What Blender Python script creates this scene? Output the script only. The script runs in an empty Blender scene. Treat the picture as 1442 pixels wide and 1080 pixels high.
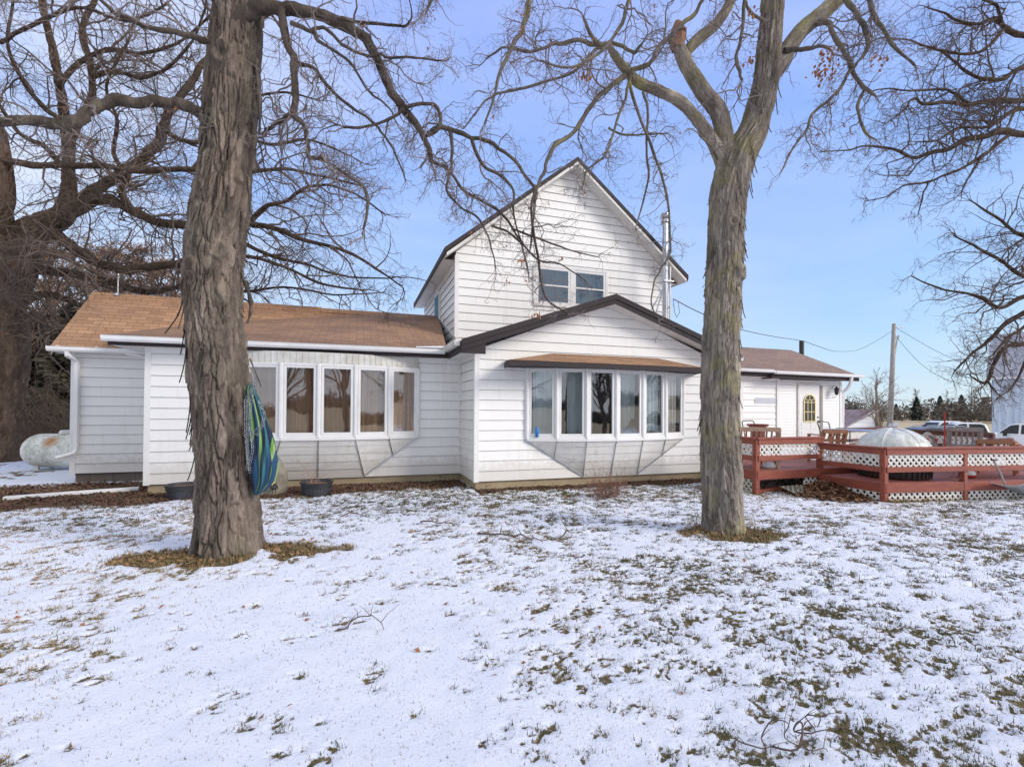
import bpy, math, random
import numpy as np
from mathutils import Vector, Matrix
random.seed(7); rng = np.random.default_rng(11)
scene = bpy.context.scene
COL = scene.collection
# ------------------------------------------------------------------ camera solve (house axes = world axes, metres)
F = 663.; TH = math.radians(18.347); PIT = math.radians(.67); RO = .006186; CY = 568.8; H = 1.62
ST, CT = math.sin(TH), math.cos(TH)
def ray(x, y):
    xr = (x-721)/F; yr = (CY-y)/F
    a = xr*math.cos(RO)-yr*math.sin(RO); b = xr*math.sin(RO)+yr*math.cos(RO)
    Y = math.cos(PIT)-b*math.sin(PIT); Z = math.sin(PIT)+b*math.cos(PIT)
    return np.array([a*CT+Y*ST, -a*ST+Y*CT, Z])
O = np.array([0., 0., H])
def V(x, y, v): d = ray(x, y); return O+d*(v/d[1])
def U(x, y, u): d = ray(x, y); return O+d*(u/d[0])
def G(x, y, z=0.): d = ray(x, y); return O+d*((z-H)/d[2])
def Dp(x, y, dep): d = ray(x, y); return O+d*(dep/(d[0]*ST+d[1]*CT))

def terrain(u, v):
    u = np.asarray(u, float); v = np.asarray(v, float)
    s = np.clip((v-12)/14., 0, 1); s = s*s*(3-2*s)
    r = np.clip((u-4)/8., 0, 1); r = r*r*(3-2*r)
    s2 = np.clip((u-15)/12., 0, 1); s2 = s2*s2*(3-2*s2)
    return -1.0*np.maximum(s*r, s2*.9)

# ------------------------------------------------------------------ object helpers
LOC = {}
def thing(name, label, cat, loc=(0, 0, 0), group=None):
    o = bpy.data.objects.new(name, None); COL.objects.link(o)
    o.location = loc; o.empty_display_size = .2
    o['label'] = label; o['category'] = cat
    if group: o['group'] = group
    LOC[o.name] = np.array(loc, float)
    return o
class MB:
    def __init__(s): s.v = []; s.f = []; s.uv = None; s.mi = []
    def add(s, verts, faces, mi=0):
        b = len(s.v); s.v += [tuple(map(float, p)) for p in verts]
        s.f += [tuple(b+i for i in f) for f in faces]; s.mi += [mi]*len(faces)
    def box(s, a, b, mi=0):
        x0, y0, z0 = [min(p, q) for p, q in zip(a, b)]; x1, y1, z1 = [max(p, q) for p, q in zip(a, b)]
        s.add([(x0,y0,z0),(x1,y0,z0),(x1,y1,z0),(x0,y1,z0),(x0,y0,z1),(x1,y0,z1),(x1,y1,z1),(x0,y1,z1)],
              [(0,3,2,1),(4,5,6,7),(0,1,5,4),(1,2,6,5),(2,3,7,6),(3,0,4,7)], mi)
        return s
    def bar(s, p, q, w, h, up=(0, 0, 1), mi=0):
        p = np.array(p, float); q = np.array(q, float); d = q-p; L = np.linalg.norm(d)
        if L < 1e-6: return s
        d /= L; up = np.array(up, float)
        sd = np.cross(d, up); n = np.linalg.norm(sd)
        if n < 1e-4: sd = np.cross(d, (1, 0, 0)); n = np.linalg.norm(sd)
        sd /= n; u2 = np.cross(sd, d)
        vs = []
        for c in (p, q):
            for a, b in ((-1,-1),(1,-1),(1,1),(-1,1)): vs.append(c+sd*a*w/2+u2*b*h/2)
        s.add(vs, [(0,3,2,1),(4,5,6,7),(0,1,5,4),(1,2,6,5),(2,3,7,6),(3,0,4,7)], mi); return s
    def tube(s, pts, r, n=8, cap=True, mi=0):
        pts = [np.array(p, float) for p in pts]; m = len(pts)
        if np.isscalar(r): r = [r]*m
        ref = None; vs = []
        for i in range(m):
            t = pts[min(i+1, m-1)]-pts[max(i-1, 0)]; t = t/(np.linalg.norm(t)+1e-9)
            if ref is None:
                ref = np.cross(t, (0, 0, 1));
                if np.linalg.norm(ref) < .1: ref = np.cross(t, (0, 1, 0))
            ref = ref-t*np.dot(ref, t); ref /= np.linalg.norm(ref)+1e-9
            b = np.cross(t, ref)
            for k in range(n):
                a = 2*math.pi*(k+.5)/n
                vs.append(pts[i]+(ref*math.cos(a)+b*math.sin(a))*r[i])
        fs = [(i*n+k, i*n+(k+1) % n, (i+1)*n+(k+1) % n, (i+1)*n+k) for i in range(m-1) for k in range(n)]
        if cap: fs += [tuple(range(n))[::-1], tuple((m-1)*n+k for k in range(n))]
        s.add(vs, fs, mi); return s
    def lathe(s, c, prof, n=32, mi=0):
        vs = []; m = len(prof)
        for (r, z) in prof:
            for k in range(n):
                a = 2*math.pi*k/n; vs.append((c[0]+r*math.cos(a), c[1]+r*math.sin(a), c[2]+z))
        fs = [(i*n+k, i*n+(k+1) % n, (i+1)*n+(k+1) % n, (i+1)*n+k) for i in range(m-1) for k in range(n)]
        s.add(vs, fs, mi); return s
    def extrude(s, prof, p, q, side, mi=0):
        # prof: list of (s,z) in plane spanned by 'side' and z, swept p->q
        side = np.array(side, float); n = len(prof)
        vs = [np.array(c, float)+side*a+np.array((0, 0, b)) for c in (p, q) for a, b in prof]
        s.add(vs, [(k, (k+1) % n, n+(k+1) % n, n+k) for k in range(n)]+[tuple(range(n))[::-1], tuple(range(n, 2*n))], mi); return s
    def quad(s, a, b, c, d, mi=0): s.add([a, b, c, d], [(0, 1, 2, 3)], mi); return s
    def slab(s, poly, th, mi=0):
        n = len(poly); poly = [np.array(p, float) for p in poly]
        s.add(poly+[p-np.array((0, 0, th)) for p in poly],
              [tuple(range(n)), tuple(range(n, 2*n))[::-1]]+[(k, n+k, n+(k+1) % n, (k+1) % n) for k in range(n)], mi); return s
def mesh_obj(name, verts, faces, mats, smooth=False, mi=None, uvf=None):
    me = bpy.data.meshes.new(name)
    me.from_pydata(verts, [], faces)
    for m in (mats if isinstance(mats, (list, tuple)) else [mats]): me.materials.append(m)
    if mi is not None and any(mi): me.polygons.foreach_set('material_index', mi)
    if smooth: me.polygons.foreach_set('use_smooth', [True]*len(me.polygons))
    if uvf:
        uv = me.uv_layers.new(name='UVMap'); co = me.vertices; d = []
        for l in me.loops: d += uvf(co[l.vertex_index].co)
        uv.data.foreach_set('uv', d)
    me.update()
    o = bpy.data.objects.new(name, me); COL.objects.link(o)
    return o
def root_loc(p): return LOC[p.name]
def part(mb, name, mat, parent, smooth=False, label=None, bevel=0, uvf=None, kind=None):
    off = root_loc(parent)
    vs = [(a-off[0], b-off[1], c-off[2]) for a, b, c in mb.v]
    f2 = (lambda co: uvf(co+Vector(off))) if uvf else None
    o = mesh_obj(name, vs, mb.f, mat, smooth, mb.mi, f2)
    o.parent = parent; LOC[o.name] = off
    if label: o['label'] = label
    if kind: o['kind'] = kind
    if bevel: bev(o, bevel)
    return o
def bev(o, w, seg=1):
    m = o.modifiers.new('bevel', 'BEVEL'); m.width = w; m.segments = seg; m.limit_method = 'ANGLE'; m.angle_limit = .6
def psplit(mb, name, mat, parent, **k):
    n = len(mb.v); p = list(range(n))
    def fd(i):
        while p[i] != i: p[i] = p[p[i]]; i = p[i]
        return i
    for f in mb.f:
        for q in f[1:]: p[fd(q)] = fd(f[0])
    g = {}
    for fi, f in enumerate(mb.f): g.setdefault(fd(f[0]), []).append(fi)
    for r, fs in g.items():
        b = MB(); mp_ = {}
        for fi in fs:
            for q in mb.f[fi]:
                if q not in mp_: mp_[q] = len(b.v); b.v.append(mb.v[q])
            b.f.append(tuple(mp_[q] for q in mb.f[fi])); b.mi.append(mb.mi[fi])
        part(b, name, mat, parent, **k)
def single(mb, name, mat, label, cat, loc=(0, 0, 0), group=None, smooth=False, kind=None, bevel=0, uvf=None):
    loc = np.array(loc, float)
    o = mesh_obj(name, [(a-loc[0], b-loc[1], c-loc[2]) for a, b, c in mb.v], mb.f, mat, smooth, mb.mi, uvf)
    o.location = loc; LOC[o.name] = loc
    if label: o['label'] = label
    if cat: o['category'] = cat
    if group: o['group'] = group
    if kind: o['kind'] = kind
    if bevel: bev(o, bevel)
    return o
def np_obj(name, verts, quads, mats, smooth=False, tris=None, attrs=None, loc=(0, 0, 0)):
    """fast mesh from arrays"""
    loc = np.array(loc, float)
    me = bpy.data.meshes.new(name)
    verts = np.asarray(verts, np.float32)-loc.astype(np.float32)
    nq = 0 if quads is None else len(quads); nt = 0 if tris is None else len(tris)
    me.vertices.add(len(verts)); me.vertices.foreach_set('co', verts.ravel())
    me.loops.add(nq*4+nt*3); me.polygons.add(nq+nt)
    li = []
    if nq: li.append(np.asarray(quads, np.int32).ravel())
    if nt: li.append(np.asarray(tris, np.int32).ravel())
    me.loops.foreach_set('vertex_index', np.concatenate(li))
    st = np.concatenate([np.arange(nq)*4, nq*4+np.arange(nt)*3]).astype(np.int32)
    me.polygons.foreach_set('loop_start', st)
    if smooth: me.polygons.foreach_set('use_smooth', np.ones(nq+nt, bool))
    for m in (mats if isinstance(mats, (list, tuple)) else [mats]): me.materials.append(m)
    for k, a in (attrs or {}).items():
        at = me.attributes.new(k, 'FLOAT', 'POINT'); at.data.foreach_set('value', np.asarray(a, np.float32))
    me.update(calc_edges=True); me.validate()
    o = bpy.data.objects.new(name, me); COL.objects.link(o); o.location = loc
    LOC[o.name] = loc
    return o
def copy_tree(o, parent=None):
    c = o.copy(); COL.objects.link(c); c.parent = parent
    for ch in [x for x in bpy.data.objects if x.parent == o]: copy_tree(ch, c)
    return c
def adopt(o, parent, name=None):
    o.parent = parent; o.location = (0, 0, 0); LOC[o.name] = root_loc(parent)

# ------------------------------------------------------------------ materials
def nt(m): m.use_nodes = True; return m.node_tree
def new(t, ty, **k):
    n = t.nodes.new(ty)
    for a, b in k.items():
        if hasattr(n, a): setattr(n, a, b)
        else: n.inputs[a].default_value = b
    return n
def ramp(t, src, stops, interp='LINEAR'):
    r = t.nodes.new('ShaderNodeValToRGB'); r.color_ramp.interpolation = interp
    e = r.color_ramp.elements
    while len(e) < len(stops): e.new(.5)
    for i, (p, c) in enumerate(stops):
        e[i].position = p; e[i].color = (*c, 1) if len(c) == 3 else c
    t.links.new(src, r.inputs[0]); return r.outputs[0]
def mixc(t, fac, a, b, mode='MIX'):
    n = t.nodes.new('ShaderNodeMix'); n.data_type = 'RGBA'; n.blend_type = mode
    for i, s in ((0, fac), (6, a), (7, b)):
        if hasattr(s, 'links'): t.links.new(s, n.inputs[i])
        elif i == 0: n.inputs[0].default_value = s
        else: n.inputs[i].default_value = (*s, 1)
    return n.outputs[2]
def noise(t, scale, detail=4, rough=.55, vec=None, stretch=None, dist=0):
    n = t.nodes.new('ShaderNodeTexNoise'); n.inputs['Scale'].default_value = scale
    n.inputs['Detail'].default_value = detail; n.inputs['Roughness'].default_value = rough
    n.inputs['Distortion'].default_value = dist
    if vec is None:
        tc = t.nodes.new('ShaderNodeTexCoord'); vec = tc.outputs['Object']
    if stretch:
        mp = t.nodes.new('ShaderNodeMapping'); mp.inputs['Scale'].default_value = stretch
        t.links.new(vec, mp.inputs[0]); vec = mp.outputs[0]
    t.links.new(vec, n.inputs['Vector']); return n.outputs[0]
def bump(t, bs, src, strength=.3, dist=.01, normal=None):
    b = t.nodes.new('ShaderNodeBump'); b.inputs['Strength'].default_value = strength; b.inputs['Distance'].default_value = dist
    t.links.new(src, b.inputs['Height'])
    if normal is not None: t.links.new(normal, b.inputs['Normal'])
    t.links.new(b.outputs[0], bs.inputs['Normal']); return b.outputs[0]
def mat(name, c1, c2=None, scale=6, rough=.7, metal=0, bstr=.15, bscale=60, stretch=None, spots=None):
    m = bpy.data.materials.new(name); t = nt(m); bs = t.nodes['Principled BSDF']
    bs.inputs['Roughness'].default_value = rough; bs.inputs['Metallic'].default_value = metal
    c2 = c2 or tuple(x*.8 for x in c1)
    c = ramp(t, noise(t, scale, 5, .6, stretch=stretch), [(.3, c2), (.7, c1)])
    if spots: c = mixc(t, ramp(t, noise(t, spots[1], 4, .65), [(spots[2], (0, 0, 0)), (spots[2]+.06, (1, 1, 1))]), c, spots[0])
    t.links.new(c, bs.inputs['Base Color'])
    if bstr: bump(t, bs, noise(t, bscale, 4, .6, stretch=stretch), bstr, .004)
    return m
M = {}
def siding_mat(name, base, dirt, amt):
    m = bpy.data.materials.new(name); t = nt(m); bs = t.nodes['Principled BSDF']
    bs.inputs['Roughness'].default_value = .42
    a = noise(t, 1.3, 6, .6, stretch=(1, 1, .35)); b = noise(t, 9, 5, .7, stretch=(1, 1, .12))
    f = ramp(t, a, [(.42, (0, 0, 0)), (.75, (1, 1, 1))])
    g = ramp(t, b, [(.45, (0, 0, 0)), (.8, (1, 1, 1))])
    k = t.nodes.new('ShaderNodeMath'); k.operation = 'MULTIPLY'; t.links.new(f, k.inputs[0]); t.links.new(g, k.inputs[1])
    k2 = t.nodes.new('ShaderNodeMath'); k2.operation = 'MULTIPLY'; t.links.new(k.outputs[0], k2.inputs[0]); k2.inputs[1].default_value = amt
    c = mixc(t, k2.outputs[0], base, dirt)
    sx = t.nodes.new('ShaderNodeSeparateXYZ'); tc0 = t.nodes.new('ShaderNodeNewGeometry'); t.links.new(tc0.outputs['Position'], sx.inputs[0]); ad = new(t, 'ShaderNodeMath', operation='MULTIPLY_ADD'); t.links.new(noise(t, 7, 6, .75), ad.inputs[0]); ad.inputs[1].default_value = -.9; t.links.new(sx.outputs[2], ad.inputs[2])
    c = mixc(t, ramp(t, ad.outputs[0], [(.0, (.3,)*3), (.15, (0, 0, 0))]), c, (.42, .35, .28))
    t.links.new(c, bs.inputs['Base Color'])
    w = noise(t, 55, 3, .5, stretch=(.08, .08, 1)); bump(t, bs, w, .12, .003)
    return m
M['siding_clean'] = siding_mat('siding', (.84, .84, .83), (.50, .46, .38), .5); M['gap'] = mat('siding_gap_shade', (.27, .265, .26), (.17, .165, .16), 3, .9, bstr=0); M['siding'] = [M['siding_clean'], M['gap']]  # dark tone puts the shade under each lap into colour; butt joints share it
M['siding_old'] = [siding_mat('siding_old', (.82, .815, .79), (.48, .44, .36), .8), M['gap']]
M['white'] = mat('white_paint', (.82, .82, .82), (.74, .74, .73), 3, .4, bstr=.05)
M['white_dirty'] = mat('white_dirty', (.74, .74, .72), (.5, .48, .42), 5, .5, bstr=.1)
M['fascia'] = mat('fascia', (.022, .017, .022), (.034, .022, .022), 4, .75, bstr=.1)
M['soffit'] = mat('soffit', (.72, .72, .70), (.6, .59, .55), 4, .5)
M['concrete'] = mat('foundation', (.42, .34, .22), (.30, .24, .16), 3, .9, bstr=.4, bscale=40, spots=((.2, .17, .12), 7, .62))
def block_mat():
    m = bpy.data.materials.new('blocks'); t = nt(m); bs = t.nodes['Principled BSDF']; bs.inputs['Roughness'].default_value = .95
    tc = t.nodes.new('ShaderNodeTexCoord'); mp = t.nodes.new('ShaderNodeMapping'); mp.inputs['Rotation'].default_value = (math.pi/2, 0, 0)
    t.links.new(tc.outputs['Object'], mp.inputs[0])
    b = t.nodes.new('ShaderNodeTexBrick'); b.inputs['Scale'].default_value = 1; b.inputs['Brick Width'].default_value = .4; b.inputs['Row Height'].default_value = .2
    b.inputs['Mortar Size'].default_value = .006; b.inputs['Color1'].default_value = (.15, .12, .10, 1); b.inputs['Color2'].default_value = (.11, .09, .08, 1); b.inputs['Mortar'].default_value = (.03, .026, .022, 1)
    t.links.new(mp.outputs[0], b.inputs['Vector'])
    c = mixc(t, noise(t, 30, 5), b.outputs[0], (.22, .18, .14)); c = mixc(t, .5, b.outputs[0], c)
    t.links.new(c, bs.inputs['Base Color']); bump(t, bs, noise(t, 90), .5, .004); return m
M['blocks'] = block_mat()
def shingle_mat(name, c1, c2, stain):
    m = bpy.data.materials.new(name); t = nt(m); bs = t.nodes['Principled BSDF']; bs.inputs['Roughness'].default_value = .9
    uv = t.nodes.new('ShaderNodeUVMap')
    b = t.nodes.new('ShaderNodeTexBrick'); b.inputs['Scale'].default_value = 1; b.inputs['Brick Width'].default_value = .305; b.inputs['Row Height'].default_value = .127
    b.inputs['Mortar Size'].default_value = .0045; b.inputs['Mortar Smooth'].default_value = .3; b.inputs['Bias'].default_value = -.1
    b.inputs['Color1'].default_value = (*c1, 1); b.inputs['Color2'].default_value = (*c2, 1); b.inputs['Mortar'].default_value = (.045, .025, .018, 1)
    t.links.new(uv.outputs[0], b.inputs['Vector'])
    # lower edge of each course
    sx = t.nodes.new('ShaderNodeSeparateXYZ'); t.links.new(uv.outputs[0], sx.inputs[0])
    fr = t.nodes.new('ShaderNodeMath'); fr.operation = 'DIVIDE'; fr.inputs[1].default_value = .127; t.links.new(sx.outputs[1], fr.inputs[0])
    f2 = t.nodes.new('ShaderNodeMath'); f2.operation = 'FRACT'; t.links.new(fr.outputs[0], f2.inputs[0])
    st = ramp(t, noise(t, 1.1, 5, .6, stretch=(.5, 1, 1)), [(.42, (0, 0, 0)), (.72, (1, 1, 1))])
    c = mixc(t, st, b.outputs[0], stain); c = mixc(t, .55, b.outputs[0], c)
    sp = ramp(t, noise(t, 160, 2), [(.35, (.72, .7, .7)), (.65, (1.1, 1.1, 1.1))]); c = mixc(t, 1., c, sp, 'MULTIPLY')
    t.links.new(c, bs.inputs['Base Color'])
    inv = t.nodes.new('ShaderNodeMath'); inv.operation = 'SUBTRACT'; inv.inputs[0].default_value = 1; t.links.new(f2.outputs[0], inv.inputs[1])
    n1 = bump(t, bs, inv.outputs[0], .7, .008)
    bump(t, bs, noise(t, 220, 2), .35, .003, n1)
    return m
M['shingle'] = shingle_mat('shingle_tan', (.46, .27, .155), (.32, .18, .10), (.24, .14, .09))
M['shingle_dark'] = shingle_mat('shingle_brown', (.40, .235, .14), (.28, .165, .10), (.13, .08, .06))
M['shingle_grey'] = shingle_mat('shingle_greybrown', (.33, .22, .17), (.25, .165, .13), (.14, .10, .085))
def glass_mat(name, tint, refl):
    m = bpy.data.materials.new(name); t = nt(m); t.nodes.remove(t.nodes['Principled BSDF'])
    out = t.nodes['Material Output']
    g = new(t, 'ShaderNodeBsdfGlossy'); g.inputs['Roughness'].default_value = .015; g.inputs['Color'].default_value = (.95, .97, 1, 1)
    tr = new(t, 'ShaderNodeBsdfTransparent'); tr.inputs['Color'].default_value = (*tint, 1)
    fr = new(t, 'ShaderNodeFresnel'); fr.inputs[0].default_value = 1.5
    ad = new(t, 'ShaderNodeMath', operation='ADD'); t.links.new(fr.outputs[0], ad.inputs[0]); ad.inputs[1].default_value = refl; ad.use_clamp = True
    mx = new(t, 'ShaderNodeMixShader'); t.links.new(ad.outputs[0], mx.inputs[0]); t.links.new(tr.outputs[0], mx.inputs[1]); t.links.new(g.outputs[0], mx.inputs[2])
    t.links.new(mx.outputs[0], out.inputs[0])
    b = new(t, 'ShaderNodeBump'); b.inputs['Strength'].default_value = .12; b.inputs['Distance'].default_value = .02
    t.links.new(noise(t, 1.6, 2, .4), b.inputs['Height']); t.links.new(b.outputs[0], g.inputs['Normal'])
    return m
M['glass'] = glass_mat('window_glass', (.95, .96, .96), .17)
M['glass2'] = glass_mat('window_glass_blue', (.75, .85, .9), .1)
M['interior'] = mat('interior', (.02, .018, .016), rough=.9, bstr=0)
M['curtain_brown'] = mat('curtain_brown', (.60, .38, .23), (.32, .20, .12), 3, .9, stretch=(6, 6, .3))
M['curtain_teal'] = mat('curtain_teal', (.70, .80, .81), (.48, .58, .60), 3, .9, stretch=(6, 6, .3))
M['curtain_blue'] = mat('curtain_blue', (.12, .30, .42), (.08, .2, .3), 5, .9, stretch=(6, 6, .4))
M['steel'] = mat('steel', (.60, .62, .66), (.42, .44, .48), 6, .3, 1, bstr=.03)
M['galv'] = mat('galvanised', (.55, .57, .60), (.42, .44, .46), 20, .4, 1)
M['black'] = mat('black', (.015, .015, .017), (.03, .03, .03), 8, .5)
M['rubber'] = mat('rubber', (.02, .02, .02), rough=.8)
def deck_mat(name, a, b, worn):
    m = bpy.data.materials.new(name); t = nt(m); bs = t.nodes['Principled BSDF']; bs.inputs['Roughness'].default_value = .6
    c = ramp(t, noise(t, 4, 5, .6, stretch=(1, 1, 4)), [(.3, b), (.7, a)])
    w = ramp(t, noise(t, 25, 5, .7, stretch=(.3, 1, 1)), [(.62, (0, 0, 0)), (.74, (1, 1, 1))])
    c = mixc(t, w, c, worn); t.links.new(c, bs.inputs['Base Color']); bump(t, bs, noise(t, 60, 4, .6, stretch=(.15, 1, 1)), .3, .003); return m
M['deck'] = deck_mat('deck_stain', (.31, .080, .047), (.20, .050, .032), (.30, .15, .10)); M['deck_dark'] = deck_mat('deck_stain_dark', (.13, .042, .032), (.08, .03, .025), (.15, .08, .06))  # second tone is a darker red-brown for the rear rails
M['deck_floor'] = deck_mat('deck_floor', (.36, .115, .08), (.26, .08, .055), (.42, .25, .2))
M['lattice'] = mat('lattice', (.74, .72, .68), (.58, .55, .5), 7, .6)
M['lattice_old'] = mat('lattice_old', (.5, .47, .38), (.36, .34, .26), 9, .7)
M['teak'] = mat('teak', (.44, .21, .11), (.33, .15, .08), 6, .6, stretch=(1, 1, .3))
M['teak_pale'] = mat('teak_pale', (.52, .36, .25), (.42, .28, .2), 6, .7)
M['wood_grey'] = mat('wood_grey', (.36, .33, .31), (.25, .23, .21), 6, .8)
M['snow'] = mat('snow_patch', (.86, .88, .93), (.8, .83, .9), 5, .55, bstr=.3, bscale=18)
def bark_mat(name, a, b, lichen, lamt):
    m = bpy.data.materials.new(name); t = nt(m); bs = t.nodes['Principled BSDF']; bs.inputs['Roughness'].default_value = .95
    bs.inputs['Specular IOR Level'].default_value = .2
    n1 = noise(t, 5, 6, .65, stretch=(1, 1, .3)); c = ramp(t, n1, [(.28, b), (.5, tuple((x+y)/2 for x, y in zip(a, b))), (.72, a)])
    n2 = noise(t, 30, 5, .7, stretch=(1.5, 1.5, .25)); c = mixc(t, .8, c, ramp(t, n2, [(.3, (.45, .42, .4)), (.7, (1.15, 1.12, 1.1))]), 'MULTIPLY')
    at = t.nodes.new('ShaderNodeAttribute'); at.attribute_name = 'plate'
    c = mixc(t, .85, c, ramp(t, at.outputs['Fac'], [(0, (.5, .47, .46)), (1, (1.45, 1.4, 1.36))]), 'MULTIPLY')
    c = mixc(t, .8, c, ramp(t, noise(t, 2.3, 6, .7, stretch=(1, 1, .5)), [(.32, (.52, .5, .5)), (.5, (.95, .95, .95)), (.7, (1.3, 1.25, 1.18))]), 'MULTIPLY')
    l = ramp(t, noise(t, 1.7, 7, .7), [(.5, (0, 0, 0)), (.68, (lamt,)*3)]); c = mixc(t, l, c, lichen)
    t.links.new(c, bs.inputs['Base Color']); bump(t, bs, noise(t, 45, 6, .75, stretch=(1.6, 1.6, .22)), .9, .012); return m
M['bark'] = bark_mat('bark_brown', (.30, .262, .23), (.070, .056, .046), (.24, .235, .17), .35)
M['bark2'] = bark_mat('bark_grey', (.44, .415, .38), (.13, .112, .095), (.30, .28, .10), .7)
M['bark_oak'] = bark_mat('bark_oak', (.20, .148, .112), (.085, .060, .044), (.15, .13, .08), .35)
M['twig'] = mat('twig_bark', (.24, .20, .19), (.14, .11, .105), 8, .9)
M['twig_dark'] = mat('twig_dark', (.15, .112, .092), (.085, .062, .05), 8, .9)
M['deadleaf'] = mat('dead_leaf', (.36, .15, .055), (.22, .085, .035), 12, .8)
M['litter'] = mat('leaf_litter', (.25, .13, .065), (.12, .055, .03), 14, .85)
# ------------------------------------------------------------------ house helpers
EXP = .2032
def clip_band(poly, z0, z1):
    def clip(p, f, zc):
        out = []
        for i in range(len(p)):
            a, b = p[i], p[(i+1) % len(p)]; ia, ib = f(a), f(b)
            if ia: out.append(a)
            if ia != ib:
                t = (zc-a[1])/(b[1]-a[1]); out.append((a[0]+t*(b[0]-a[0]), zc))
        return out
    p = clip(poly, lambda q: q[1] >= z0, z0)
    return clip(p, lambda q: q[1] <= z1, z1) if len(p) > 2 else []
def siding(mb, poly, f3, z0, exp=EXP, lap=.018):
    """poly in (s,z); f3(s,z,out)->world"""
    zmax = max(p[1] for p in poly); k = 0
    while z0+k*exp < zmax-1e-6:
        a, b = z0+k*exp, z0+(k+1)*exp; k += 1; gp = .0062 if exp > .15 else .004
        p = clip_band(poly, a, b-gp); g_ = clip_band(poly, b-gp, b)
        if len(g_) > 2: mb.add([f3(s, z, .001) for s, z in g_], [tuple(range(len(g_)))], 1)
        if len(p) < 3: continue
        mb.add([f3(s, z, .002+lap*(1-(z-a)/exp)) for s, z in p], [tuple(range(len(p)))])
        lo = [s for s, z in p if abs(z-a) < 1e-5]
        if len(lo) >= 2:
            s0, s1 = min(lo), max(lo)
            hi_ = [s for s, z in p if abs(z-(b-gp)) < 1e-5]; j0, j1 = max(s0, min(hi_ or [s0])), min(s1, max(hi_ or [s1])); js = j0+.4+(k*2.9 % 6.5)
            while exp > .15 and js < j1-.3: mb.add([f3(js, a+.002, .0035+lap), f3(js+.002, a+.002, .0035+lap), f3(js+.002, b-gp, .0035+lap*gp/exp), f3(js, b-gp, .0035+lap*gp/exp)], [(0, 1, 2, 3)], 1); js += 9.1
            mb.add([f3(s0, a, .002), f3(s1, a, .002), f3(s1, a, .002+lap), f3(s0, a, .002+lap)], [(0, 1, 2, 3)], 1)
front = lambda v: (lambda s, z, o: (s, v-o, z))
leftw = lambda u: (lambda s, z, o: (u-o, s, z))
rightw = lambda u: (lambda s, z, o: (u+o, s, z))
house = thing('farmhouse', 'white sided farmhouse with brown shingle roofs, steep gable and two bow windows', 'house', (2.25, 9.1, 0))
LWV, BYV, MGV, RCV, RWV = 10.437, 9.105, 11.15, 12.3, 12.0
ZB = .185
# --- walls
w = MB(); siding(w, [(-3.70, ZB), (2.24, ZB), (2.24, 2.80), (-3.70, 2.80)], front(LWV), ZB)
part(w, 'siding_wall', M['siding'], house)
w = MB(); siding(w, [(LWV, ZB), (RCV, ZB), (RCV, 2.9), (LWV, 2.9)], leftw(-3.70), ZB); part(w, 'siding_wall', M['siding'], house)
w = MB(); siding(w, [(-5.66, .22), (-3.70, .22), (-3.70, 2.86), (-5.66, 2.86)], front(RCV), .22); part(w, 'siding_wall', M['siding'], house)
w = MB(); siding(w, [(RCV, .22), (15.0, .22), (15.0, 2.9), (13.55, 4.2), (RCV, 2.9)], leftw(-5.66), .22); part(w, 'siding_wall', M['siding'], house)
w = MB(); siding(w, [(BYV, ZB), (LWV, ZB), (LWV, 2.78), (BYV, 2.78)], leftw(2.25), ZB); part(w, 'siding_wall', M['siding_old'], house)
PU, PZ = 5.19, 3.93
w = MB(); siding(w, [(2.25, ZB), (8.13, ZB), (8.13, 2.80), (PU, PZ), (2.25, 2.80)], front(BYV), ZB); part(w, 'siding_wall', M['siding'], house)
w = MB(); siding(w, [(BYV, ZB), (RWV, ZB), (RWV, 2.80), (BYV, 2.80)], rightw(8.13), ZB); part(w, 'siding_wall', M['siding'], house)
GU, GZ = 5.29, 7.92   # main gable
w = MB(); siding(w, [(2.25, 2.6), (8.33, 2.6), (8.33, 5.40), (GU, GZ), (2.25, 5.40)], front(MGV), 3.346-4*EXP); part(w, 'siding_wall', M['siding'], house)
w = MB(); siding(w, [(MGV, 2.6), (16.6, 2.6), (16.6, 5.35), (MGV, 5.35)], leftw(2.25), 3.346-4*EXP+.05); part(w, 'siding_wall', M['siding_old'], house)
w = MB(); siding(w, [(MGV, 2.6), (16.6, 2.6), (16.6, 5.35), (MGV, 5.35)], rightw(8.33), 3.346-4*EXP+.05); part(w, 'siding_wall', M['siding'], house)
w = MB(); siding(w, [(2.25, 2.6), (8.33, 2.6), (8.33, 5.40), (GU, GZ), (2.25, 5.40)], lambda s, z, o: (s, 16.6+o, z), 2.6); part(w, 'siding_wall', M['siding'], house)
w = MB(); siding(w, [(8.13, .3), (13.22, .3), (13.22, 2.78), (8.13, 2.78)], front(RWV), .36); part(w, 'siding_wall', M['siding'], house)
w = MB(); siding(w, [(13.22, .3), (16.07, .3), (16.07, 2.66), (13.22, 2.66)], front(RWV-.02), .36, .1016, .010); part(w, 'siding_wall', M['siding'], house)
w = MB(); siding(w, [(RWV, -.1), (16.6, -.1), (16.6, 2.7), (14.3, 3.95), (RWV, 2.7)], rightw(16.07), 0); part(w, 'siding_wall', M['siding'], house)
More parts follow.
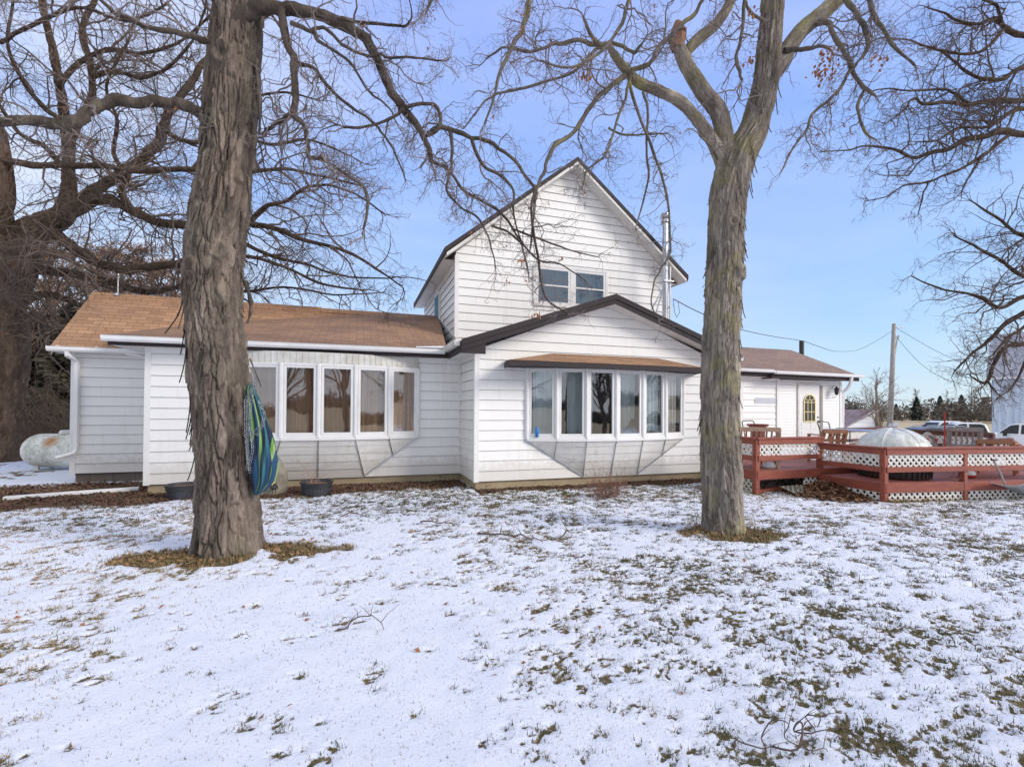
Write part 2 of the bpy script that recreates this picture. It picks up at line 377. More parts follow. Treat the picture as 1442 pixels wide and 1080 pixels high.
# faint grey painted patch strips near the door
# corner boards
cb = MB()
for u, v, z0, z1 in ((-3.70, LWV, .17, 2.78), (2.25, BYV, .17, 2.76), (8.13, BYV, .17, 2.76), (2.25, MGV, 3.33, 5.32), (8.33, MGV, 2.8, 5.32), (-5.66, RCV, .19, 2.8), (16.07, RWV-.02, .1, 2.62)):
    du = .075 if u in (-3.70, 2.25, -5.66) else -.075
    cb.box((u-(.022 if du > 0 else -.022), v-.022, z0), (u+du, v+.003, z1)); cb.box((u-(.022 if du > 0 else -.022), v+.003, z0), (u+.003*(1 if du > 0 else -1), v+.075, z1))
cb.box((2.19, LWV-.02, ZB), (2.232, LWV+.0, 2.76))
cb.box((-3.76, RCV-.025, .2), (-3.724, RCV, 2.8))
cb.box((13.15, RWV-.045, .4), (13.25, RWV-.005, 2.74))
psplit(cb, 'corner_board', M['white'], house)
# foundations
fd = MB()
fd.box((-3.66, LWV+.03, -.5), (2.28, LWV+.3, ZB+.01)); fd.box((2.28, BYV+.03, -.5), (8.1, BYV+.3, ZB+.01)); fd.box((2.28, BYV+.3, -.5), (2.5, LWV+.03, ZB+.01))
fd.box((7.9, BYV+.3, -.5), (8.1, RWV, ZB+.01)); fd.box((8.1, RWV+.03, -1.3), (16.03, RWV+.3, .37)); fd.box((15.8, RWV+.3, -1.3), (16.03, 16.6, .3))
part(fd, 'foundation', M['concrete'], house)
fd = MB(); fd.box((-5.60, RCV+.04, -.4), (-3.60, RCV+.3, .225)); fd.box((-5.6, RCV+.3, -.4), (-5.4, 15., .225)); fd.box((-3.66, LWV+.3, -.4), (-3.5, RCV+.04, .2))
part(fd, 'foundation', M['blocks'], house, label='grey concrete block foundation')
# --- roofs
def roof(name, polys, m, uvf, th=.05, label=None):
    b = MB()
    for p in polys: b.slab(p, th)
    return part(b, name, m, house, uvf=uvf, label=label)
Z3 = np.array
def uv_front(slope): 
    k = math.sqrt(1+slope*slope)
    return lambda co: [co[0], (co[1]-9)*k]
def uv_side(slope):
    k = math.sqrt(1+slope*slope)
    return lambda co: [co[1], abs(co[0]-GU)*k*-1+20]
# left wing main slope (steeper) + back slope
L0 = -5.90
rv, rz = 13.583, 4.30; ev, ez = 12.02, 2.86
sl = (rz-ez)/(rv-ev)
mains = lambda v: ez+sl*(v-ev)
roof('roof', [[(L0, ev, ez), (-3.3, ev, ez), (-3.3, rv, rz), (L0, rv, rz)], [(-3.3, ev+.3, mains(ev+.3)-.01), (2.24, ev+.3, mains(ev+.3)-.01), (2.24, rv, rz-.01), (-3.3, rv, rz-.01)]], M['shingle'], uv_front(sl))
roof('roof', [[(L0, rv+.001, rz), (2.24, rv+.001, rz), (2.24, 15.3, ez), (L0, 15.3, ez)]], M['shingle'], uv_front(sl))
def onmain(x, y):
    d = ray(x, y); # z = ez+sl*(v-ev)
    t = (ez-sl*ev-H)/(d[2]-sl*d[1]); return O+d*t
cre = [onmain(x, y) for x, y in ((168, 470), (270, 458), (400, 450), (545, 443))]
eu = [-4.22, -2.4, 0., 2.30]
b = MB(); n = 24; vs = []; fs = []
ca = np.array(cre)
for i in range(n+1):
    t = i/n; u_e = -4.22+t*(1.86+4.22); 
    # crease point in u
    cu = ca[0][0]+t*(2.24-ca[0][0]); 
    cv = np.interp(cu, list(ca[:, 0])+[2.3], list(ca[:, 1])+[13.55]); cz = max(mains(cv), 0)+.02 if cv < rv else 4.22
    e = np.array((u_e, 10.08, 2.90)); c = np.array((cu, cv, cz))
    m_ = 6
    for j in range(m_+1):
        q = e+(c-e)*j/m_; vs.append(q)
mm = 7
for i in range(n):
    for j in range(6): fs.append((i*mm+j, (i+1)*mm+j, (i+1)*mm+j+1, i*mm+j+1))
b.add(vs, fs); b.add([v-np.array((0, 0, .05)) for v in vs], [f[::-1] for f in fs])
for i in range(n): b.add([vs[i*mm], vs[(i+1)*mm], vs[(i+1)*mm]-np.array((0, 0, .05)), vs[i*mm]-np.array((0, 0, .05))], [(0, 1, 2, 3)])
for j in range(6): b.add([vs[j], vs[j+1], vs[j+1]-np.array((0, 0, .05)), vs[j]-np.array((0, 0, .05))], [(0, 1, 2, 3)])
part(b, 'roof', M['shingle_dark'], house, uvf=uv_front(.37))
b = MB()   # infill under the low roof, left end
b.add([(-3.71, 10.45, 2.7), (-3.71, 12.4, 2.7), (-3.71, 12.4, 3.1), (-3.71, 10.45, 2.88)], [(0, 1, 2, 3)]); part(b, 'gable_infill', M['siding'], house)
# ridge cap with the dark slot line
b = MB(); b.extrude([(-.16, -.12), (0, .03), (.16, -.12), (.15, -.15), (0, -.0), (-.15, -.15)], (L0, rv, rz), (-.9, rv, rz), (0, 1, 0)); b.extrude([(-.16, -.13), (0, .01), (.16, -.13), (0, -.02)], (-.9, rv, rz), (2.23, rv, rz), (0, 1, 0))
part(b, 'ridge_cap', M['shingle'], house, uvf=uv_front(sl))
# bay roof (front gable)
bz = 2.93; bu0, bu1 = 1.89, 8.49; bvf = 8.75
sb = (4.06-bz)/(PU-bu0)
roof('roof', [[(bu0, bvf, bz), (PU, bvf, 4.06), (PU, 11.14, 4.06), (bu0, 11.14, bz)][::-1], [(PU, bvf, 4.06), (bu1, bvf, bz), (bu1, 11.98, bz), (PU, 11.14, 4.06)][::-1]], M['shingle_dark'], uv_side(sb), .045)
# main roof
mz = 5.34; mu0, mu1 = 1.93, 8.65; mvf = 10.78; mvb = 16.9
sm = (8.03-mz)/(GU-mu0)
roof('roof', [[(mu0, mvf, mz), (GU, mvf, 8.03), (GU, mvb, 8.03), (mu0, mvb, mz)][::-1], [(GU, mvf, 8.03), (mu1, mvf, mz), (mu1, mvb, mz), (GU, mvb, 8.03)][::-1]], M['shingle_dark'], uv_side(sm), .05)
# right wing roof
roof('roof', [[(8.0, 11.62, 2.93), (16.45, 11.62, 2.86), (16.45, 14.31, 4.06), (8.0, 14.31, 4.06)]], M['shingle_grey'], uv_front(.44))
roof('roof', [[(8.0, 14.311, 4.06), (16.45, 14.311, 4.06), (16.45, 17., 2.86), (8.0, 17., 2.86)]], M['shingle_grey'], uv_front(.44))
# --- fascias (dark)
b = MB()
def rake(b, p0, p1, h, th, n=(0, -1, 0)):
    p0 = Z3(p0, float); p1 = Z3(p1, float); nn = Z3(n, float)*th; d = Z3((0, 0, -h))
    b.add([p0, p1, p1+d, p0+d, p0+nn, p1+nn, p1+d+nn, p0+d+nn], [(0, 1, 2, 3), (7, 6, 5, 4), (0, 4, 5, 1), (3, 2, 6, 7), (0, 3, 7, 4), (1, 5, 6, 2)])
for z_off, hh, vo in ((.012, .11, -.022), (-.10, .10, -.004)):
    rake(b, (bu0-.01, bvf+vo, bz+z_off), (PU, bvf+vo, 4.06+z_off), hh, .02); rake(b, (PU, bvf+vo, 4.06+z_off), (bu1+.01, bvf+vo, bz+z_off), hh, .02)
b.add([(bu0-.01, bvf-.006, bz-.17), (2.36, bvf-.006, bz-.03), (2.36, bvf-.006, 2.68), (bu0-.01, bvf-.006, 2.68)], [(0, 1, 2, 3)])
b.box((bu0-.012, bvf, 2.70), (bu0+.012, 10.05, bz-.03)); b.box((bu1-.012, bvf, 2.74), (bu1+.012, 11.9, bz-.03))
b.box((-4.16, 10.10, 2.715), (bu0-.012, 10.125, 2.855))
b.box((8.15, 11.68, 2.74), (12.6, 11.70, 2.86)); b.box((12.6, 11.60, 2.66), (16.42, 11.625, 2.84)); b.box((12.55, 11.60, 2.66), (12.6, 11.99, 2.84))
psplit(b, 'fascia', M['fascia'], house)
b = MB()
rake(b, (mu0-.02, mvf-.002, mz+.01), (GU, mvf-.002, 8.04), .115, .025); rake(b, (GU, mvf-.002, 8.04), (mu1+.02, mvf-.002, mz+.01), .115, .025)
b.box((mu0-.025, mvf, mz-.15), (mu0+.0, mvb, mz+.0)); b.box((mu1, mvf, mz-.15), (mu1+.025, mvb, mz))
psplit(b, 'fascia', M['fascia'], house)
b = MB()   # white band under dark rake of main gable + drip line
rake(b, (mu0+.03, mvf-.004, mz-.10), (GU, mvf-.004, 8.04-.112), .075, .012); rake(b, (GU, mvf-.004, 8.04-.112), (mu1-.03, mvf-.004, mz-.10), .075, .012)
# soffits
for (a0, az, a1, bz_, va, vb) in ((mu0, mz-.17, GU, 8.03-.17, mvf, MGV), (GU, 8.03-.17, mu1, mz-.17, mvf, MGV), (bu0, bz-.15, PU, 4.06-.2, bvf, BYV), (PU, 4.06-.2, bu1, bz-.15, bvf, BYV)):
    b.quad((a0, va, az), (a1, va, bz_), (a1, vb, bz_), (a0, vb, az))
b.quad((mu0, MGV, 5.2), (2.25, MGV, 5.2), (2.25, mvb, 5.2), (mu0, mvb, 5.2)); b.quad((8.33, MGV, 5.2), (mu1, MGV, 5.2), (mu1, mvb, 5.2), (8.33, mvb, 5.2))
b.quad((-4.16, 10.12, 2.725), (2.25, 10.12, 2.725), (2.25, LWV, 2.725), (-4.16, LWV, 2.725)); b.quad((bu0, bvf, 2.72), (2.25, bvf, 2.72), (2.25, 10.12, 2.72), (bu0, 10.12, 2.72))
b.quad((-4.16, LWV, 2.725), (-3.7, LWV, 2.725), (-3.7, 12.3, 2.725), (-4.16, 12.3, 2.725))
b.quad((8.13, bvf, 2.745), (bu1, bvf, 2.745), (bu1, 11.98, 2.745), (8.13, 11.98, 2.745)); b.quad((8.1, 11.7, 2.75), (16.4, 11.7, 2.67), (16.4, 12., 2.67), (8.1, 12., 2.75))
b.box((L0+.02, 12.04, 2.74), (-3.7, 12.28, 2.76)); b.box((L0, 12.03, 2.74), (L0+.02, 15.2, 2.86))
psplit(b, 'soffit', M['soffit'], house)
# left rake board of left wing
b = MB(); rake(b, (L0+.02, ev, ez-.055), (L0+.02, rv, rz-.055), .12, .01, (-1, 0, 0)); rake(b, (16.455, 11.64, 2.85), (16.455, 14.31, 4.05), .13, .02, (1, 0, 0)); psplit(b, 'rake_board', M['white_dirty'], house)
# --- gutters
GP = [(0, 0), (.085, 0), (.11, .035), (.115, .085), (.125, .1), (.105, .1), (.095, .08), (.02, .06), (0, .1)]
def gutter(p, q, m='white', side=(0, -1, 0)):
    b = MB(); b.extrude(GP, p, q, side); return part(b, 'gutter', M[m], house)
gutter((-4.22, 10.10, 2.775), (1.80, 10.10, 2.80))
gutter((-5.93, 12.03, 2.745), (-4.0, 12.03, 2.745))
gutter((1.865, 9.98, 2.83), (1.865, 8.78, 2.83), 'white_dirty', (-1, 0, 0))
gutter((8.2, 11.66, 2.855), (12.6, 11.66, 2.84)); gutter((12.62, 11.58, 2.80), (16.5, 11.58, 2.78))
gutter((8.505, 10.8, 2.79), (8.505, 8.75, 2.79), 'white', (1, 0, 0))
b = MB()
for u in (-5.75, -5.1, -4.6): b.box((u-.012, 11.9, 2.845), (u+.012, 12.06, 2.862))
psplit(b, 'gutter_bracket', M['white'], house)
def rtube(b, path, w=.075): b.tube(path, w*.66, 4)
b = MB(); rtube(b, [(-5.60, 11.97, 2.74), (-5.60, 11.97, 2.68), (-5.54, 12.2, 2.56), (-5.54, 12.215, .72), (-5.56, 12.16, .64), (-5.80, 12.05, .56)]); b.box((-5.58, 12.19, 1.6), (-5.50, 12.27, 1.62)); part(b, 'downspout', M['white'], house)
b = MB(); rtube(b, [(-4.62, 11.97, 2.76), (-4.3, 12.0, 2.68), (-3.85, 12.15, 2.58), (-3.80, 12.2, 2.5), (-3.80, 12.2, .15), (-3.84, 12.1, .06)], .065); part(b, 'downspout', M['white'], house)
b = MB(); rtube(b, [(15.95, 11.52, 2.78), (15.95, 11.55, 2.6), (16.2, 11.85, 2.42), (16.2, 12.0, 2.3), (16.2, 12.05, .2)], .08); part(b, 'downspout', M['white'], house)
# --- bow windows
def bow(uo, wallv, vo, zs, zt, header, apron_b, apron_px, cm, parent_name, lab, soil):
    root = MB()
    fr = MB(); gl = []; n = len(uo)
    P2 = [np.array((a, b_)) for a, b_ in zip(uo, vo)]
    def seg(i, t, out=0.):
        a, b_ = P2[i], P2[i+1]; d = b_-a; L = np.linalg.norm(d); d /= L; nn = np.array((d[1], -d[0])); 
        q = a+d*t*L+nn*out; return q
    # sill and head boards follow the polygon
    for zz, h, o in ((zs-.055, .06, .035), (zs+.005, .04, .02), (zt-.045, .045, .02)):
        for i in range(n-1):
            a = seg(i, -.0, o); c = seg(i, 1., o); a2 = seg(i, 0, -.06); c2 = seg(i, 1, -.06)
            fr.add([(a[0], a[1], zz), (c[0], c[1], zz), (c2[0], c2[1], zz), (a2[0], a2[1], zz), (a[0], a[1], zz+h), (c[0], c[1], zz+h), (c2[0], c2[1], zz+h), (a2[0], a2[1], zz+h)],
                   [(0, 3, 2, 1), (4, 5, 6, 7), (0, 1, 5, 4), (1, 2, 6, 5), (2, 3, 7, 6), (3, 0, 4, 7)])
    for i in range(n):
        p = P2[i]; fr.tube([(p[0], p[1]-.004, zs-.01), (p[0], p[1]-.004, zt)], .045, 8)
    frame = part(fr, 'bow_window', M['white'], house, label=lab)
    for i in range(n-1):
        sash = MB(); L = np.linalg.norm(P2[i+1]-P2[i]); e = .045/L; w_ = .05/L
        def prism(t0, t1, z0, z1, o0, o1):
            a, c, c2, a2 = seg(i, t0, o0), seg(i, t1, o0), seg(i, t1, o1), seg(i, t0, o1)
            sash.add([(a[0], a[1], z0), (c[0], c[1], z0), (c2[0], c2[1], z0), (a2[0], a2[1], z0), (a[0], a[1], z1), (c[0], c[1], z1), (c2[0], c2[1], z1), (a2[0], a2[1], z1)],
                     [(0, 3, 2, 1), (4, 5, 6, 7), (0, 1, 5, 4), (1, 2, 6, 5), (2, 3, 7, 6), (3, 0, 4, 7)])
        z0, z1 = zs+.045, zt-.045
        prism(e, e+w_, z0, z1, .012, -.04); prism(1-e-w_, 1-e, z0, z1, .012, -.04)
        prism(e+w_, 1-e-w_, z0, z0+.05, .011, -.04); prism(e+w_, 1-e-w_, z1-.05, z1, .011, -.04)
        sh = part(sash, 'sash', M['white'], frame, bevel=.004)
        g = MB(); a, c = seg(i, e+w_*.8, -.012), seg(i, 1-e-w_*.8, -.012)
        tv_, th_ = .022*math.sin(i*2.7+zs*40), .008*math.cos(i*4.1+zs*9)
        g.quad((a[0], a[1]-th_, z0+.03), (c[0], c[1]+th_, z0+.03), (c[0], c[1]+th_+tv_, z1-.03), (a[0], a[1]-th_+tv_, z1-.03))
        part(g, 'pane', M['glass'], frame)
    # header cladding: vertical battens up to the soffit
    if header:
        hb = MB()
        for i in range(n-1):
            a, c = seg(i, 0, .012), seg(i, 1, .012)
            hb.quad((a[0], a[1], zt), (c[0], c[1], zt), (c[0], c[1], header), (a[0], a[1], header))
            L = np.linalg.norm(P2[i+1]-P2[i]); k = int(L/.1)
            for j in range(k):
                q = seg(i, (j+.5)/k, .018); hb.box((q[0]-.008, q[1]-.004, zt), (q[0]+.008, q[1]+.01, header))
        part(hb, 'header_panel', M['white_dirty'], frame)
    # apron
    ap = MB(); st = MB(); wv = wallv-.018
    A = [np.array((p[0], p[1], zs-.05)) for p in P2]; m2 = n//2
    bl, br = apron_b; zb_ = ZB+.02
    bots = []
    for i in range(n):
        t = (uo[i]-uo[0])/(uo[-1]-uo[0]); bots.append(None)
    c0 = np.array((uo[0], wv, zs-.05)); cL = np.array((bl, wv, zb_)); cR = np.array((br, wv, zb_)); c1 = np.array((uo[-1], wv, zs-.05))
    d1 = c0+(cL-c0)*.47; d5 = c1+(cR-c1)*.47; bm = (cL+cR)/2
    facets = [[A[0], A[1], d1], [A[1], A[2], cL, d1], [A[2], A[3], bm, cL], [A[3], A[4], cR, bm], [A[4], A[5], d5, cR], [A[5], A[6], d5]]
    for fct in facets:
        # horizontal courses
        zz0 = zb_; 
        nf = [np.array(p) for p in fct]
        k = 0
        while zz0+k*.165 < zs:
            lo, hi = zz0+k*.165, zz0+(k+1)*.165; k += 1
            out = nf
            for sgn, zc in ((1, lo), (-1, hi)):
                res = []
                for i in range(len(out)):
                    a, c = out[i], out[(i+1) % len(out)]; ia, ic = sgn*(a[2]-zc) >= -1e-9, sgn*(c[2]-zc) >= -1e-9
                    if ia: res.append(a)
                    if ia != ic: t = (zc-a[2])/(c[2]-a[2]); res.append(a+(c-a)*t)
                out = res
                if len(out) < 3: break
            if len(out) < 3: continue
            o2 = [p+np.array((0, -.012*(1-(p[2]-lo)/.165), 0)) for p in out]
            ap.add(o2, [tuple(range(len(o2)))])
            low = [p for p in out if abs(p[2]-lo) < 1e-6]
            if len(low) >= 2:
                a, c = min(low, key=lambda p: p[0]), max(low, key=lambda p: p[0])
                ap.quad(a, c, c-np.array((0, .012, 0)), a-np.array((0, .012, 0)))
    off = np.array((0, -.018, 0))
    for a, c in ((A[1], d1), (A[2], cL), (A[3], bm), (A[4], cR), (A[5], d5)): st.bar(a+off, c+off, .014, .008, (0, 1, 0))
    st.bar(c0+off*.6, cL+off*.6, .03, .02, (0, 1, 0)); st.bar(c1+off*.6, cR+off*.6, .03, .02, (0, 1, 0))
    apo = part(ap, 'apron', M['siding_old'], frame, label='sloped siding apron under the bow window')
    psplit(st, 'trim_strip', M['galv'], frame)
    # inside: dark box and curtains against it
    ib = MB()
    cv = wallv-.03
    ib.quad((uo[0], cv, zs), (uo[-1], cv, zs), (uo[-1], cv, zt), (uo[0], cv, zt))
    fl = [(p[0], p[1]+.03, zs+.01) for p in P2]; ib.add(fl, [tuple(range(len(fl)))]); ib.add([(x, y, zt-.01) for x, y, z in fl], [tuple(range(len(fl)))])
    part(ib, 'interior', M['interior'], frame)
    return frame, P2
lwu = [-2.65, -2.03, -1.375, -.695, -.005, .665, 1.285]; lwv = [10.41, 10.18, 10.04, 9.995, 10.04, 10.18, 10.41]
lw, _ = bow(lwu, LWV, lwv, 1.045, 2.50, 2.722, (-1.62, .18), None, 'curtain_brown', '', 'wide six pane bow window with brown curtains', None)
byu = [3.335, 3.905, 4.52, 5.19, 5.865, 6.53, 7.17]; byv = [9.08, 8.86, 8.73, 8.69, 8.73, 8.86, 9.08]
by, _ = bow(byu, BYV, byv, 1.03, 2.49, None, (4.62, 5.95), None, 'curtain_teal', '', 'six pane bow window with pale curtains under a shingled hood', None)
def curtain(u0, u1, v, z0, z1, m, parent, folds=9, amp=.025, name='curtain', vf=None, sweep=0):
    n = folds*8; vs = []; rows = 7
    for j in range(rows):
        for i in range(n+1):
            t = i/n; u = u0+(u1-u0)*t; zz = z0+(z1-z0)*j/(rows-1)
            u += sweep*math.sin((1-j/(rows-1))*2.2)*(t-.5)
            vv = (vf(u) if vf else v)+amp*math.sin(t*folds*2*math.pi+.6*math.sin(t*9+j*.3))*(1-.3*j/rows)
            vs.append((u, vv, zz))
    fs = [(j*(n+1)+i, j*(n+1)+i+1, (j+1)*(n+1)+i+1, (j+1)*(n+1)+i) for j in range(rows-1) for i in range(n)]
    b = MB(); b.add(vs, fs); return part(b, name, m, parent, smooth=True)
lwf = lambda u: float(np.interp(u, lwu, lwv))+.16 if -2.2 < u < .9 else float(np.interp(u, lwu, lwv))+.11
byf = lambda u: float(np.interp(u, byu, byv))+.15
curtain(-2.35, .62, 0, 1.06, 2.46, M['curtain_brown'], lw, 26, .02, vf=lambda u: min(lwf(u), LWV-.05))
curtain(.72, 1.18, 0, 1.06, 2.46, M['curtain_brown'], lw, 5, .02, vf=lambda u: min(float(np.interp(u, lwu, lwv))+.09, LWV-.05))
curtain(3.45, 4.05, 0, 1.05, 2.46, M['curtain_teal'], by, 2, .012, vf=lambda u: min(byf(u), BYV-.05))
curtain(4.2, 4.75, 0, 1.05, 2.46, M['curtain_teal'], by, 3, .02, vf=lambda u: min(byf(u)+.05, BYV-.05))
curtain(5.4, 5.8, 0, 1.05, 2.46, M['curtain_teal'], by, 3, .02, vf=lambda u: min(byf(u)+.08, BYV-.06))
curtain(5.95, 6.42, 0, 1.05, 2.46, M['curtain_teal'], by, 4, .025, vf=lambda u: min(byf(u), BYV-.06))
curtain(6.62, 6.95, 0, 1.05, 2.46, M['white_dirty'], by, 4, .018, vf=lambda u: min(byf(u)-.03, BYV-.05))
# bow hood
b = MB(); hv = 8.47
e0, e1 = Z3((2.76, hv, 2.565)), Z3((7.12, hv, 2.565)); w0, w1 = Z3((2.86, BYV-.0, 2.60)), Z3((7.62, BYV, 2.60)); r0, r1 = Z3((3.9, BYV-.01, 2.80)), Z3((6.5, BYV-.01, 2.80))
e1 = Z3((7.30, hv+.05, 2.565))
b.add([e0, e1, r1, r0, w0, w1], [(0, 1, 2, 3), (0, 3, 4), (1, 5, 2)])
part(b, 'bow_hood', M['shingle'], by, uvf=lambda co: [co[0]*.9, (co[1]-8)*1.1+.03], label='small shingled hood roof over the bow window')
b = MB(); b.bar(e0-Z3((.03, .01, .058)), e1+Z3((.03, -.01, -.058)), .03, .095); b.bar(e0-Z3((.01, 0, .058)), Z3((2.86, BYV, 2.505)), .03, .095); b.bar(e1-Z3((-.01, 0, .058)), Z3((7.5, BYV, 2.505)), .03, .095)
b.add([e0-Z3((0, 0, .1)), e1-Z3((0, 0, .1)), Z3((7.5, BYV-.01, 2.47)), Z3((2.86, BYV-.01, 2.47))], [(0, 1, 2, 3)])
part(b, 'hood_fascia', M['fascia'], by)
# --- upper window
b = MB(); v0 = MGV-.018
def fbox(b, u0, u1, z0, z1, va, vb): b.box((u0, va, z0), (u1, vb, z1))
for a in ((4.235, 4.315, 4.26, 5.33), (6.29, 6.37, 4.26, 5.33), (4.315, 6.29, 5.26, 5.33), (4.315, 6.29, 4.26, 4.33), (5.26, 5.36, 4.33, 5.26)): fbox(b, *a, v0-.035, v0+.01)
uw = part(b, 'upper_window', M['white'], house, label='twin double hung window in the upper gable', bevel=.004)
for a, c in ((4.315, 5.26), (5.36, 6.29)):
    b = MB()
    for q in ((a, a+.06, 4.33, 5.26), (c-.06, c, 4.33, 5.26), (a+.06, c-.06, 5.20, 5.26), (a+.06, c-.06, 4.33, 4.385)): fbox(b, *q, v0-.026, v0+.005)
    fbox(b, a+.06, c-.06, 4.78, 4.82, v0-.03, v0); part(b, 'sash', M['white'], uw, bevel=.003)
    b = MB(); b.quad((a+.05, v0-.014, 4.36), (c-.05, v0-.014, 4.36), (c-.05, v0-.014, 5.22), (a+.05, v0-.014, 5.22)); part(b, 'pane', M['glass2'], uw)
    curtain(a+.05, c-.05, v0-.007, 4.37, 5.21, M['curtain_blue'], uw, 8, .004)
# side window on main left wall
b = MB(); b.box((2.19, 13.2, 3.6), (2.24, 14.0, 4.95)); sw = part(b, 'side_window', M['white'], house); b = MB(); b.box((2.18, 13.28, 3.7), (2.192, 13.92, 4.87)); part(b, 'pane', M['curtain_blue'], sw)
# lower right wing window (behind tree) and door
b = MB(); 
for q in ((11.05, 11.13, .9, 2.45), (11.60, 11.76, .9, 2.55)): fbox(b, *q, RWV-.045, RWV)
fbox(b, 11.13, 11.6, 2.38, 2.5, RWV-.045, RWV); fbox(b, 11.13, 11.6, .9, 1., RWV-.045, RWV)
rw = part(b, 'wing_window', M['white'], house); b = MB(); b.quad((11.1, RWV-.03, .95), (11.62, RWV-.03, .95), (11.62, RWV-.03, 2.4), (11.1, RWV-.03, 2.4)); part(b, 'pane', M['black'], rw)
dv = RWV-.035
b = MB(); fbox(b, 14.04, 14.10, .44, 2.56, dv-.03, dv+.02); fbox(b, 14.10, 15.08, 2.50, 2.56, dv-.03, dv+.02)
df = part(b, 'door_frame', M['white_dirty'], house)
b = MB(); fbox(b, 15.04, 15.16, .44, 2.5, dv-.03, dv+.02); part(b, 'door_post', M['wood_grey'], house, label='bare weathered door post')
b = MB(); fbox(b, 14.10, 15.04, .44, 2.50, dv-.012, dv+.01)
for z0, z1 in ((.55, .95), (1.0, 1.3)):
    for u0, u1 in ((14.2, 14.52), (14.62, 14.94)): fbox(b, u0, u1, z0, z1, dv-.018, dv-.01)
door = part(b, 'door', M['white'], house, bevel=.004, label='white door with arched yellow-trimmed window')
M['yellow'] = mat('yellow_trim', (.78, .70, .34), (.7, .6, .3), 5, .5)
cu, hw, zb, zc = 14.56, .25, 1.28, 1.92
arch = [(cu-hw, zb), (cu+hw, zb)]+[(cu+hw*math.cos(a), zc+hw*1.05*math.sin(a)) for a in np.linspace(0, math.pi, 15)]
b = MB(); b.add([(u, dv-.02, z) for u, z in arch], [tuple(range(len(arch)))]); part(b, 'arched_pane', M['black'], door)
b = MB()
cl = arch+[arch[0]]
for p, q in zip(cl[:-1], cl[1:]): b.bar((p[0], dv-.028, p[1]), (q[0], dv-.028, q[1]), .035, .02, (0, 1, 0))
for u in (cu-hw/3, cu+hw/3): b.bar((u, dv-.026, zb), (u, dv-.026, zc), .022, .016, (0, 1, 0))
for z in (1.60, zc): b.bar((cu-hw, dv-.0262, z), (cu+hw, dv-.0262, z), .022, .014, (0, 1, 0))
for a in (35, 90, 145): b.bar((cu+.09*math.cos(math.radians(a)), dv-.0265, zc+.09*math.sin(math.radians(a))), (cu+hw*math.cos(math.radians(a)), dv-.0265, zc+hw*math.sin(math.radians(a))), .02, .014, (0, 1, 0))
pr_ = [(cu+.09*math.cos(a), zc+.09*math.sin(a)) for a in np.linspace(0, math.pi, 9)]
for p, q in zip(pr_[:-1], pr_[1:]): b.bar((p[0], dv-.027, p[1]), (q[0], dv-.027, q[1]), .018, .014, (0, 1, 0))
part(b, 'muntins', M['yellow'], door)
b = MB(); b.tube([(14.95, dv-.01, 1.28), (14.95, dv-.06, 1.28)], .028, 10); b.tube([(14.95, dv-.01, 1.42), (14.95, dv-.03, 1.42)], .026, 10); part(b, 'handle', M['black'], door, smooth=True)
b = MB(); b.tube([(15.62, dv, 2.42), (15.62, dv-.05, 2.5), (15.62, dv-.16, 2.48)], .012, 6); b.lathe((15.62, dv-.17, 2.18), [(.0, .0), (.05, .02), (.075, .2), (.085, .21), (.03, .27), (0, .3)], 8); b.tube([(15.62, dv-.01, 2.1), (15.62, dv-.16, 2.14)], .01, 5); part(b, 'wall_lantern', M['black'], house)
b = MB(); b.lathe((15.95, 11.55, 2.68), [(0, 0), (.05, .01), (.055, .06), (.03, .09), (0, .1)], 10); part(b, 'floodlight', M['white'], house, smooth=True)
b = MB(); b.box((8.56, 10.5, 2.70), (8.70, 10.75, 2.80)); part(b, 'floodlight', M['white'], house)
# grey paint stripe & smudge panel on the wing wall
b = MB(); b.box((12.25, RWV-.021, 1.86), (13.14, RWV-.0165, 2.05)); part(b, 'patched_siding', M['galv'] if 0 else mat('pale_blue', (.55, .58, .64), (.48, .5, .56), 4, .6), house)
# flue
b = MB(); fu, fv = 7.76, 10.55
b.tube([(fu, fv, 2.9), (fu, fv, 6.6)], .072, 20)
for z in (4.6, 5.35, 6.05): b.tube([(fu, fv, z), (fu, fv, z+.03)], .079, 20)
b.tube([(fu, fv, 6.6), (fu, fv, 6.64)], .125, 20); b.tube([(fu, fv, 6.72), (fu, fv, 6.77)], .14, 20); b.tube([(fu, fv, 6.64), (fu, fv, 6.86)], .07, 20); b.tube([(fu, fv, 6.80), (fu, fv, 6.84)], .11, 20)
fl = part(b, 'flue_pipe', M['steel'], house, smooth=False, label='shiny stainless steel flue pipe with cap')
b = MB(); b.tube([(fu+.16, fv, 3.), (fu+.16, fv, 5.45)], .02, 8); b.box((fu-.11, fv-.11, 5.02), (fu+.2, fv+.11, 5.05)); b.bar((fu, fv, 4.95), (6.6, 9.9, 3.62), .02, .02); b.bar((fu, fv, 5.02), (6.75, 9.7, 3.62), .02, .02)
psplit(b, 'flue_brace', M['galv'], house)
# lightning rod
b = MB(); p = V(166, 414, rv); b.tube([(p[0], rv, rz), (p[0], rv, rz+.5)], .008, 6); b.lathe((p[0], rv-.05, rz-.04), [(.07, 0), (.05, .05), (0, .07)], 8); part(b, 'lightning_rod', M['galv'], house)
# flashing strip along main wall
b = MB(); b.bar((2.225, 10.99, 3.30), (2.225, 13.5, 4.24), .02, .07); part(b, 'flashing', M['white'], house)
b = MB(); b.slab([(1.2, 10.1, 2.945), (1.87, 10.05, 2.95), (1.87, 10.32, 3.01)], .02); part(b, 'roof_snow', M['snow'], house)
# hidden back walls so the house is closed
b = MB(); b.box((-5.6, 14.95, 0), (2.2, 15.0, 2.8)); b.box((8.3, 16.55, -1), (16.0, 16.6, 2.7)); part(b, 'back_wall', M['siding'], house)
